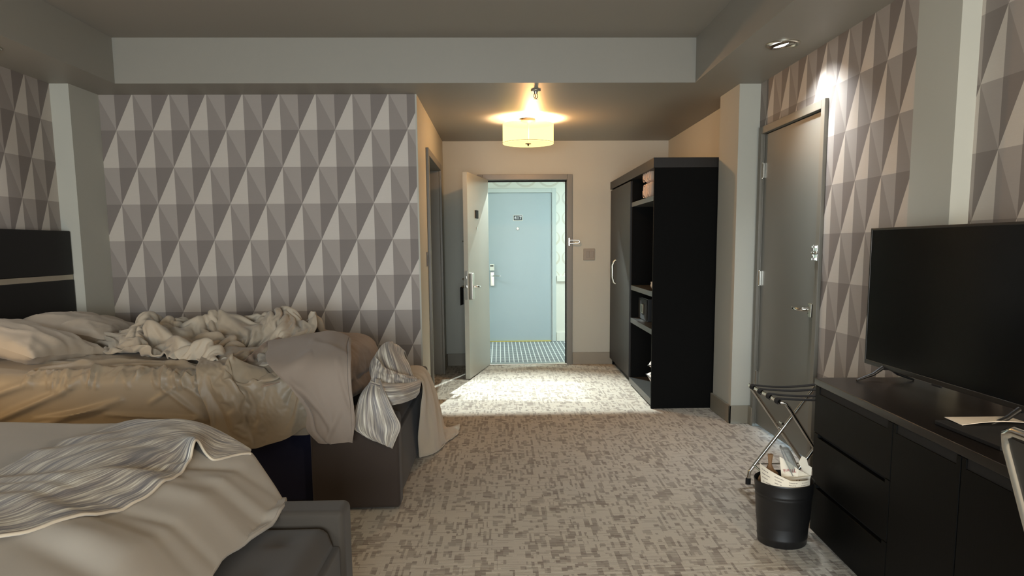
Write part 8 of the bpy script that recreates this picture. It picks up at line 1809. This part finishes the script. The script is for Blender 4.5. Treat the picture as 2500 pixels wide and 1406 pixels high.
[15,-3,-4,-6,-4,2,0,1,2,1,0,0,-1,0,-1,-2,0,-1,2,-1,0,0,0,1,-1,0,0,0,0,0,0,0,0,-1,0,0,0,0,-1,-1,0,-1,-1,0,1,0,0,-1,0,8,0,0,0,0,0,0,-1],
[2,0,-5,0,3,0,0,-1,0,0,0,1,1,-1,-1,1,0,1,-1,1,-1,0,0,-1,1,-1,1,-1,1,0,-1,1,1,0,-1,0,-1,0,1,1,-1,1,0,-1,1,0,0,0,1,0,0,0,0,0,0,0,-1],
[0,-1,1,-1,1,0,-1,1,-1,1,0,0,-1,1,0,0,0,-1,1,-1,1,0,0,0,0,0,0,0,0,-1,1,0,-2,1,0,0,0,1,-1,1,1,-1,0,1,-1,1,0,1,-1,0,1,1,-1,0,1,-1,1],
[-2,-3,0,4,2,-1,1,-1,-1,0,0,0,1,-2,2,0,0,0,-1,1,0,0,0,0,0,0,-1,1,0,0,0,0,1,-1,0,0,0,0,0,-1,1,0,0,1,0,-1,0,1,0,0,-1,0,1,1,-1,0,2],
[-4,0,2,3,-1,0,1,0,1,-3,0,0,-1,2,0,0,0,0,1,-1,0,-1,1,0,0,0,0,0,0,0,-1,1,-1,1,0,1,-1,0,0,1,-1,0,0,-1,1,0,1,-1,0,0,1,-1,1,-1,0,0,-1],
[-6,2,5,-1,0,1,-1,0,0,2,0,-1,0,1,-1,0,0,0,-1,1,-2,1,0,0,0,0,1,-1,-1,1,1,-1,0,0,0,0,1,-1,1,-2,0,1,0,0,0,0,0,0,0,0,0,1,0,-1,0,0,0],
[-3,5,0,0,0,-1,0,0,0,0,0,0,1,-1,1,-1,-1,1,0,-2,2,0,0,0,-1,1,-1,1,-1,0,0,-1,1,-1,1,0,0,0,0,0,1,-1,0,1,-1,1,-1,0,0,0,0,0,0,0,-1,1,0],
[3,-1,0,-1,0,0,0,-1,1,-1,1,0,0,0,0,0,-1,-1,1,0,1,0,-1,0,1,-1,1,0,-1,0,0,0,0,1,-1,0,0,1,-1,1,0,-1,0,0,0,0,0,0,0,0,0,0,-1,0,1,0,0],
],
[
[403,0,0,0,1,0,2,-1,1,0,0,0,-1,0,1,-1,1,-1,-1,0,0,-2,0,0,1,0,1,-1,1,-1,1,-1,1,0,0,0,-1,-1,0,-1,1,0,0,-1,1,0,-1,1,0,-1,2,-1,0,-1,1,-1,1],
[-22,4,-4,-4,3,-7,-10,-3,30,-10,-17,-10,16,-8,13,22,-1,3,-5,1,3,2,-3,-1,-1,-1,0,0,0,1,-1,1,2,1,5,-4,1,-1,-1,0,3,-2,0,0,3,-1,-1,3,-2,-1,1,-2,4,-1,-2,0,-1],
[-42,-3,13,15,-2,11,0,6,-27,5,13,4,-5,14,-15,-20,2,19,2,5,-9,-3,1,2,3,3,2,2,2,0,7,1,-3,-5,-7,6,-2,0,1,1,-7,1,3,0,-2,-1,7,-8,1,2,0,5,-7,-1,0,0,3],
[-5,-4,-9,8,2,-1,15,16,0,-1,2,4,-12,-8,-1,-6,-5,-9,17,-12,5,4,6,4,1,0,-1,-1,-2,0,-9,-2,2,2,0,-10,-1,2,0,0,9,1,-1,2,-2,1,-10,8,3,1,-1,-4,0,0,1,-1,-6],
[9,3,-1,-6,1,11,7,-13,-5,0,-4,4,-3,1,1,0,8,-12,5,-1,3,0,-1,-4,-3,-5,-2,0,-3,0,1,0,-4,0,1,11,1,0,0,1,-9,1,-1,-3,1,1,10,-8,-1,-2,1,-5,1,0,-1,4,1],
[16,-2,-2,-4,-4,-7,-8,0,5,3,4,-2,2,1,1,-2,3,10,-15,-5,3,-2,-2,1,1,5,0,-1,2,-1,2,0,2,-1,0,-5,-4,0,0,6,4,-1,0,0,1,0,-5,-1,4,-1,-4,2,-3,3,-2,-1,-2],
[5,2,2,-9,2,-7,-3,0,-2,4,0,1,0,-1,-2,7,-10,-7,9,6,-5,0,1,1,-1,-2,0,1,0,0,-1,0,0,1,-1,1,10,0,-2,-2,-4,0,-1,2,-1,-1,3,2,-2,-4,0,2,2,-3,2,-1,0],
[-4,0,4,1,0,10,1,-4,-4,-5,5,-1,-2,-1,4,1,-1,-2,4,4,1,1,1,-2,1,0,-1,-1,-1,-1,-1,1,-1,1,1,0,-9,0,2,-1,1,3,0,-1,0,-3,-1,-1,-1,0,1,0,-1,3,0,-6,3],
[-1,-1,6,8,0,-7,0,-2,3,2,-4,1,6,1,-4,-1,0,12,-12,-4,-3,-2,-2,0,-1,1,2,1,1,1,1,0,-1,-1,2,0,3,-2,0,-5,4,-4,0,0,0,3,-3,2,-3,3,2,0,-1,-2,-2,4,-1],
[14,2,-5,-3,-2,-4,3,-1,0,-1,1,0,-3,3,2,0,4,-5,-10,16,-3,-5,-2,4,0,-1,-1,-1,0,0,0,-1,1,1,-3,-1,-1,-1,2,0,-1,1,-1,1,-1,1,-2,2,-1,-1,-2,0,3,0,2,0,2],
[-2,0,0,3,1,2,-8,4,-2,2,1,0,12,2,1,0,-2,-10,4,-17,10,6,1,-8,-5,-3,0,-1,0,0,0,1,-1,0,0,2,-1,2,-2,1,0,0,0,-1,-1,-1,2,0,-1,3,0,0,-1,0,-1,-1,-1],
[6,2,-3,-1,1,3,-2,-4,-3,4,-2,-4,-9,0,-2,-1,0,2,2,6,-6,-3,4,5,4,2,-1,-2,-1,-1,-3,1,1,-1,0,-2,1,-1,0,0,0,-1,1,0,0,0,0,-1,1,-3,-1,-1,1,1,1,1,1],
[2,-5,-7,-1,1,1,6,4,3,-7,0,0,-2,-3,-1,0,-1,-6,1,-1,1,4,-5,2,0,1,-2,1,0,2,3,-3,-1,-1,1,-1,1,1,0,0,0,0,-1,0,0,1,-2,1,-1,3,0,1,-1,-1,0,0,0],
[-5,0,10,-2,-8,-5,-3,-1,1,1,0,2,-2,-3,2,-3,2,3,-5,3,-1,0,-1,-1,1,0,1,3,0,-4,-1,1,2,2,-2,0,1,0,0,0,-1,0,1,0,0,-2,1,0,1,-2,-1,1,0,0,1,0,0],
[-14,4,-4,-4,5,0,0,-1,-1,1,0,-1,2,1,-2,1,-1,-1,3,-2,-2,1,2,-4,0,-1,3,-2,1,3,0,-1,-1,-1,0,2,-1,0,0,1,-1,1,-1,0,1,0,0,-1,0,1,1,0,1,0,-1,1,0],
[-13,-1,1,0,0,0,0,0,0,0,0,0,-2,-1,1,-1,0,1,-1,0,3,-3,0,2,0,1,-2,0,0,-1,0,1,0,0,1,0,0,1,0,-2,2,-1,1,-1,0,1,0,0,0,0,0,0,0,0,1,0,0],
[-14,0,1,0,0,1,0,-1,1,1,-3,-1,2,-1,0,1,-1,0,0,1,-1,0,1,-2,0,0,0,2,0,0,1,-1,0,0,0,-1,1,-1,0,2,-1,1,-2,2,-1,0,0,-1,0,0,1,0,0,1,0,0,0],
[-14,1,0,1,1,0,1,-1,0,-2,2,-1,-1,2,-2,1,-1,1,0,-1,-1,1,-1,2,0,-1,0,0,-1,1,-1,1,0,0,1,0,-1,0,0,-1,2,-2,1,0,1,-2,2,-2,0,1,-1,0,1,0,0,1,0],
[-10,-1,0,0,0,0,0,0,-1,1,-1,1,0,-1,2,-1,0,-1,0,0,1,-1,1,-2,0,0,1,-1,1,0,0,0,0,0,0,0,0,0,0,0,-2,1,0,-1,0,1,0,4,3,-25,1,2,2,3,3,2,4],
[-20,3,3,4,2,-1,-3,-2,-2,-1,1,1,0,2,0,1,2,-2,-1,-2,-1,1,0,2,1,1,-2,-1,-1,0,1,1,1,2,-1,-1,-1,-1,-3,-3,-2,-1,-1,-1,0,2,-3,-2,-3,24,3,2,-2,1,-2,2,-5],
[-7,0,0,0,-2,-1,1,1,-1,0,1,-2,0,-1,2,-1,-1,2,0,2,-2,-1,1,2,-1,-2,2,-2,2,-2,2,-2,-1,0,0,0,1,-1,2,2,-1,1,-1,0,2,0,1,-1,1,6,-2,-3,3,-4,5,-3,-3],
[-7,0,0,0,-1,-1,1,0,1,-1,-1,0,1,-1,-1,0,0,1,0,0,1,2,-2,-1,-1,0,0,1,-1,4,-4,0,1,-2,0,1,0,0,1,0,3,-2,2,-1,0,0,2,3,2,-4,1,0,-2,6,-4,-1,2],
[-5,0,0,-4,0,0,0,1,1,1,-1,-1,-2,2,-2,0,1,-1,2,0,2,-4,1,-1,0,1,0,2,0,-3,0,0,-1,0,0,0,1,2,0,1,0,1,0,2,-2,0,0,2,-1,1,-1,0,5,-5,0,0,4],
[-6,0,-2,-1,-1,2,-1,0,0,-1,0,2,-1,-2,0,1,-1,1,-1,1,-2,2,-1,0,0,1,0,0,0,0,-1,0,-1,1,0,1,3,2,0,2,-2,-1,1,-1,2,1,1,2,-1,0,0,5,-7,0,4,-2,-1],
[-4,-2,-3,-1,2,-1,1,-1,0,1,2,-3,0,3,-3,0,1,1,0,-3,-1,1,0,-1,1,0,0,0,1,-2,2,1,3,2,-2,-1,-3,0,2,3,0,6,-1,0,1,1,-2,0,-1,3,1,-7,2,4,-2,0,0],
[-6,-1,2,-1,1,-2,1,-1,1,0,-2,1,2,-4,4,-2,1,-2,-1,-2,3,4,1,2,0,1,0,0,-7,3,3,0,0,-5,5,1,2,0,-1,-6,5,-6,2,6,-4,2,-1,1,2,-2,-1,1,2,0,-3,2,0],
[-1,2,-5,5,-4,-1,-1,0,-1,1,0,2,-1,1,-2,1,-1,0,1,4,0,-4,0,-2,1,-2,0,1,6,0,-2,0,-1,3,-3,1,-2,-2,0,2,-1,5,0,-3,3,-3,3,-3,1,-1,1,2,2,-5,0,1,0],
],
])


def stepped_cloth(name, steps, mat, thick, sub=2, parent=None, label=None, cat=None, shift=(0, 0, 0), zs=None):
    """rebuild a draped cloth grid from its steps"""
    nu, nv, q, data = steps
    cols = []
    for T in data:
        first = list(T[0])
        for i in range(2, nu + 1):
            first[i] += first[i - 1]
        rows_ = [first]
        for j in range(1, nv + 1):
            up = rows_[-1]
            rows_.append([T[j][0]] + [T[j][i] + up[i] for i in range(1, nu + 1)])
        out, start = [], 0
        for row in rows_:
            start += row[0]
            acc = start
            line = [acc]
            for st in row[1:]:
                acc += st
                line.append(acc)
            out.append(line)
        cols.append(out)
    W = nu + 1
    verts = [(cols[0][j][i] / q + shift[0], cols[1][j][i] / q + shift[1], (cols[2][j][i] / q if zs is None else zs[0] + (cols[2][j][i] / q - zs[0]) * zs[1]) + shift[2]) for j in range(nv + 1) for i in range(W)]
    faces = [(j * W + i, j * W + i + 1, (j + 1) * W + i + 1, (j + 1) * W + i) for j in range(nv) for i in range(nu)]
    me = bpy.data.meshes.new(name)
    me.from_pydata(verts, [], faces)
    for p in me.polygons:
        p.use_smooth = True
    me.materials.append(MAT[mat])
    o = bpy.data.objects.new(name, me)
    COL.objects.link(o)
    md = o.modifiers.new('smooth', 'SMOOTH')
    md.factor = .3
    md.iterations = 1
    md = o.modifiers.new('solid', 'SOLIDIFY')
    md.thickness = thick
    md.offset = 0
    md = o.modifiers.new('sub', 'SUBSURF')
    md.levels = sub
    md.render_levels = sub
    if label:
        tag(o, label, cat)
    if parent:
        attach(o, parent)
    return o


stepped_cloth('duvet', PILE_STEPS, 'linen', .012, 2, None, 'crumpled beige duvet piled up on the far bed along the papered wall', 'duvet', (.02, -.10, .0))
stepped_cloth('flat_sheet', SHEET_STEPS, 'satin', .003, 2, None, 'satin flat sheet hanging in folds over the side of the far bed', 'sheet')



def catmull(pts, t):
    n = len(pts) - 1
    s = min(max(t, 0), 1) * n
    i = min(int(s), n - 1)
    f = s - i
    p0, p1, p2, p3 = pts[max(i - 1, 0)], pts[i], pts[i + 1], pts[min(i + 2, n)]
    return [0.5 * ((2 * b) + (-a + c) * f + (2 * a - 5 * b + 4 * c - d) * f * f + (-a + 3 * b - 3 * c + d) * f ** 3) for a, b, c, d in zip(p0, p1, p2, p3)]



def fold(a, sharp=1.0):
    """rounded crease wave, 0..1 with narrow valleys"""
    s = abs(math.sin(a))
    return s ** sharp


def drape(name, rows, matn, parent=None, nu=60, nv=60, wave=None, thick=.006, swap=False, label=None, cat=None):
    """cloth patch through rows of control points, pushed along its normal by wave(u, v)"""
    m = MB()
    P_ = {}

    def base(u, v):
        return Vector(catmull([catmull(row, u) for row in rows], v))
    e = .012

    def f(u, v):
        p = base(u, v)
        if wave is None:
            return p
        du = base(min(1, u + e), v) - base(max(0, u - e), v)
        dv = base(u, min(1, v + e)) - base(u, max(0, v - e))
        n = du.cross(dv)
        n = n.normalized() if n.length > 1e-9 else Vector((0, -1, 0))
        if n.y > .2 or (abs(n.y) < .2 and n.z < 0):
            n = -n
        return p + n * wave(u, v)
    m.grid(f, nu, nv)
    if swap:
        for k in list(m.uvs):
            m.uvs[k] = (m.uvs[k][1], m.uvs[k][0])
    o = m.build(name, matn, parent, smooth=True, solid=thick)
    if label:
        tag(o, label, cat)
    return o


# --- smooth blanket over the foot corner and foot end of the far bed
BL = thing('blanket', 'smooth beige blanket folded over the foot corner of the far bed', 'blanket', (-.9, 3.6, .4))


def ridge(u, v, u0, v0, u1, v1, w):
    """distance-based crease from (u0, v0) to (u1, v1)"""
    du, dv = u1 - u0, v1 - v0
    t = max(0, min(1, ((u - u0) * du + (v - v0) * dv) / (du * du + dv * dv)))
    d = math.hypot(u - u0 - du * t, v - v0 - dv * t)
    return math.exp(-(d / w) ** 2) * math.sin(PI * min(1, max(.08, .5 * t + .25)))


def w_corner(u, v):
    d = .016 * hn(u * 1.8 + v, v * 2.0, 11.0) + .005 * hn(u * 6, v * 5, 3.0)
    seam = -.005 * math.exp(-((u - .93) / .010) ** 2)
    c_ = .012 * ridge(u, v, .05, .42, .45, .30, .035) + .014 * ridge(u, v, .12, .50, .55, .75, .040) + .010 * ridge(u, v, .30, .95, .75, .66, .035)
    c_ += .008 * ridge(u, v, .5, .18, .95, .30, .04) - .010 * ridge(u, v, .10, .60, .30, .98, .03) + .007 * ridge(u, v, .8, .35, .97, .75, .03)
    return d + seam + c_ + .004 * fold(v * 20 + u * 3, 1.0) * max(0, u - .75) * 3 * (v > .3)


drape('corner_flap', [
    [(-1.30, 4.10, .800), (-1.111, 4.15, .835), (-.944, 4.15, .845), (-.830, 4.05, .815)],
    [(-1.225, 3.86, .790), (-1.053, 3.84, .825), (-.911, 3.80, .825), (-.775, 3.76, .800)],
    [(-1.150, 3.60, .758), (-.970, 3.555, .775), (-.842, 3.535, .785), (-.728, 3.530, .765)],
    [(-1.010, 3.475, .660), (-.903, 3.462, .666), (-.813, 3.455, .667), (-.714, 3.462, .660)],
    [(-.937, 3.462, .546), (-.866, 3.450, .537), (-.795, 3.445, .539), (-.704, 3.452, .547)],
    [(-.937, 3.462, .455), (-.860, 3.452, .436), (-.790, 3.450, .428), (-.710, 3.455, .447)],
    [(-.885, 3.470, .387), (-.823, 3.462, .385), (-.772, 3.460, .387), (-.722, 3.462, .386)]], 'blanket', BL, 70, 110, w_corner, .010)


stepped_cloth('foot_end', FOOT_STEPS, 'linen_brown', .009, 2, BL, zs=(.53, .80))

# --- duvet of the near bed: a soft sheet falling over the foot of the mattress onto the bench


def nd_drop(d):
    return .45 * (d / .25) ** 1.3 if d < .25 else min(1.0, .45 + .55 * (d - .25) / .09)


def nd_height(x, y):
    ex, ey = max(0.0, x + 1.10), max(0.0, (y - 2.42) * 1.35)
    d = math.hypot(ex, ey)
    s = nd_drop(d)
    bot = .275 if ey < .05 else .275 + min(.12, (ey - .05) * 1.2)
    a = math.atan2(ey, ex) if d > .001 else 0
    z = .745 - bot * s
    z += (.018 * hn(x * 1.1, y * 1.2, 2.2) + .008 * hn(x * 2.7 + y, y * 2.6, 5.5)) * (1 - .5 * s)
    k = min(1, s * 3.5)
    for (c0, sl, w_, a_) in ((2.13, .55, .08, .024), (3.26, 1.3, .040, .034), (1.90, .2, .045, -.022), (2.90, .9, .036, -.030), (2.66, .75, .05, .026),
                             (2.36, .62, .028, -.020), (3.62, 1.55, .035, -.026), (1.68, .1, .06, .020), (1.50, .0, .04, -.014), (2.02, .36, .03, .014)):
        q_ = y - x * sl - c0
        z += .62 * a_ * math.exp(-(q_ / w_) ** 2) * k * (1 - s * .6)
    return z


def nd(u, v):
    y = .62 + 2.06 * v
    corner = math.exp(-((y - 2.40) / .12) ** 2)
    xh = -.752 + .020 * math.sin(y * 9) + .012 * corner - max(0, y - 2.47) * .8
    q = u ** .8
    x = -2.95 + (xh + 2.95) * q
    return (x, y, nd_height(x, y))


NDV = thing('duvet', 'pale smooth duvet spread over the near bed in the lower left', 'duvet', (-1.8, 1.7, .47))
dv_ = MB()
dv_.grid(nd, 190, 200)
dv_.build('cover', 'linen_grey', NDV, smooth=True, solid=.016)
hm = [nd(1, v / 60) for v in range(12, 53)]
MB().tube([(p[0] + .002, p[1], p[2] - .001) for p in hm], .0075, 8).build('hem', 'linen_grey', NDV, smooth=True)

# --- striped runner lying across the near duvet
RUN_A = [(-1.15, 1.20), (-1.025, 1.461), (-.98, 1.622), (-.93, 1.859), (-.926, 2.07), (-.945, 2.25), (-.905, 2.26), (-.875, 2.36), (-.849, 2.43)]
RUN_B = [(-1.42, 1.60), (-1.30, 1.79), (-1.30, 2.05), (-1.285, 2.28), (-1.20, 2.43), (-1.06, 2.46), (-.96, 2.47), (-.90, 2.48), (-.862, 2.475)]


def runner(u, v):
    a = catmull(RUN_A, u)
    b = catmull(RUN_B, u)
    x = a[0] + (b[0] - a[0]) * v
    y = a[1] + (b[1] - a[1]) * v
    z = nd_height(x, y)
    w = .012 * hn(x * 5 + y * 3, y * 6 - x * 4, 3.1) + .0075 * fold((x * .55 - y) * 21 + 4 * hn(x * 3, y * 3, 1), 1.4) * (.6 + hn(x * 2, y * 2, 7))
    f = math.exp(-((u - .60) / .05) ** 2) * math.exp(-(v / .28) ** 2)
    return (x, y, z + .016 + max(-.004, w) + .042 * f)


RN = thing('bed_runner', 'grey striped woven runner lying diagonally across the near duvet', 'bed runner', (-1.1, 2.0, .74))
rn = MB()
rn.grid(runner, 170, 70)
for k in list(rn.uvs):
    rn.uvs[k] = (rn.uvs[k][1] * .8, rn.uvs[k][0] * 1.4)
rn.build('cloth', 'stripes', RN, smooth=True, solid=.005)
MB().tube([Vector(runner(u / 120, 0)) for u in range(121)], .0042, 8).build('hem', 'cream', RN, smooth=True)

# striped throw dropped over the far bench: several folded leaves of one cloth
TH = thing('striped_throw', 'striped throw crumpled over the end of the far bench, cream side trailing on the floor', 'throw', (-.55, 3.9, 0))


def leaf(name, rows, matn, nu=40, nv=40, amp=.006, fr=26, seed=0.0, rot=False, thick=.006, along='u', scale=None):
    """rows: list of control rows (each a list of xyz points), swept as a smooth patch"""
    m = MB()

    def f(u, v):
        r = [catmull(row, u) for row in rows]
        p = catmull(r, v)
        w = amp * math.sin((u if along == 'u' else v) * fr + 4 * hn(u * 3, v * 3, seed)) + amp * 1.4 * hn(u * 5, v * 5, seed + 2)
        return (p[0] + w * .55, p[1] - w * .8, p[2] + w * .3)
    m.grid(f, nu, nv)
    for k in list(m.uvs):
        a, b = m.uvs[k]
        if rot:
            a, b = b, a
        if scale:
            a, b = a * scale[0], b * scale[1]
        m.uvs[k] = (a, b)
    o = m.build(name, matn, TH, smooth=True, solid=thick)
    return o


# diamond corner hanging over the bench end panel
leaf('hanging_corner', [
    [(-.672, 3.640, .630), (-.641, 3.640, .662), (-.607, 3.640, .660)],
    [(-.691, 3.560, .601), (-.639, 3.545, .608), (-.570, 3.555, .606)],
    [(-.717, 3.545, .520), (-.631, 3.530, .532), (-.528, 3.540, .519)],
    [(-.731, 3.545, .448), (-.623, 3.532, .449), (-.498, 3.540, .452)],
    [(-.700, 3.545, .411), (-.616, 3.535, .391), (-.519, 3.540, .389)],
    [(-.657, 3.545, .385), (-.597, 3.538, .361), (-.544, 3.545, .332)]], 'stripes', 60, 60, .003, 22, 1.0, scale=(.42, .24))
# band lying across the bench from the corner to the front edge
leaf('saddle_fold', [
    [(-.668, 3.70, .640), (-.587, 3.70, .632), (-.506, 3.79, .612), (-.454, 3.98, .600)],
    [(-.658, 3.63, .655), (-.587, 3.62, .640), (-.500, 3.72, .618), (-.440, 3.93, .606)],
    [(-.642, 3.59, .630), (-.568, 3.575, .608), (-.492, 3.65, .600), (-.428, 3.86, .592)],
    [(-.632, 3.58, .600), (-.558, 3.565, .575), (-.484, 3.62, .572), (-.432, 3.80, .566)],
    [(-.625, 3.60, .575), (-.553, 3.585, .545), (-.490, 3.64, .545), (-.450, 3.80, .535)]], 'stripes', 60, 30, .006, 12, 3.0, rot=True, scale=(.45, .22))
# fold standing up behind it
leaf('standing_peak', [
    [(-.668, 3.79, .610), (-.589, 3.81, .635), (-.519, 3.84, .625), (-.455, 3.89, .600)],
    [(-.691, 3.84, .649), (-.625, 3.87, .700), (-.555, 3.91, .695), (-.490, 3.96, .645)],
    [(-.700, 3.90, .700), (-.650, 3.95, .765), (-.595, 4.00, .768), (-.530, 4.05, .700)],
    [(-.698, 3.96, .706), (-.648, 4.02, .785), (-.605, 4.07, .792), (-.548, 4.12, .735)],
    [(-.69, 4.08, .660), (-.645, 4.14, .740), (-.60, 4.18, .745), (-.545, 4.22, .670)],
    [(-.70, 4.26, .540), (-.65, 4.30, .570), (-.59, 4.32, .570), (-.52, 4.34, .530)]], 'stripes', 60, 70, .007, 14, 5.0, scale=(.45, .3))
leaf('inner_fold', [
    [(-.655, 3.800, .752), (-.600, 3.775, .700), (-.535, 3.795, .664), (-.455, 3.895, .625)],
    [(-.662, 3.745, .700), (-.590, 3.730, .668), (-.520, 3.770, .645), (-.452, 3.875, .612)],
    [(-.668, 3.705, .640), (-.583, 3.700, .625), (-.516, 3.765, .615), (-.460, 3.870, .590)]], 'stripes', 60, 30, .004, 16, 6.0, scale=(.42, .2))
# cream side falling over the bench front to the floor
leaf('cream_tail', [
    [(-.70, 4.93, .510), (-.66, 4.60, .530), (-.62, 4.30, .560), (-.57, 4.05, .575)],
    [(-.623, 4.95, .516), (-.579, 4.60, .545), (-.530, 4.30, .575), (-.489, 4.05, .590)],
    [(-.540, 4.95, .509), (-.489, 4.60, .535), (-.470, 4.30, .555), (-.451, 4.06, .565)],
    [(-.493, 4.97, .449), (-.462, 4.65, .455), (-.453, 4.35, .470), (-.450, 4.10, .490)],
    [(-.451, 5.00, .313), (-.433, 4.70, .306), (-.446, 4.45, .322), (-.478, 4.20, .355)],
    [(-.415, 5.03, .132), (-.407, 4.75, .115), (-.430, 4.53, .113), (-.500, 4.30, .190)],
    [(-.385, 5.05, .030), (-.385, 4.80, .020), (-.435, 4.58, .018), (-.505, 4.42, .040)],
    [(-.345, 5.06, .012), (-.370, 4.84, .012), (-.445, 4.60, .010), (-.510, 4.50, .012)]], 'cream', 80, 90, .012, 13, 8.0)
leaf('floor_corner', [
    [(-.430, 5.06, .100), (-.415, 4.90, .085), (-.415, 4.75, .070)],
    [(-.395, 5.09, .050), (-.375, 4.96, .030), (-.390, 4.82, .022)],
    [(-.345, 5.13, .045), (-.330, 5.02, .020), (-.370, 4.88, .012)],
    [(-.300, 5.14, .060), (-.310, 5.06, .014), (-.350, 4.92, .008)]], 'cream', 40, 40, .006, 9, 3.0)
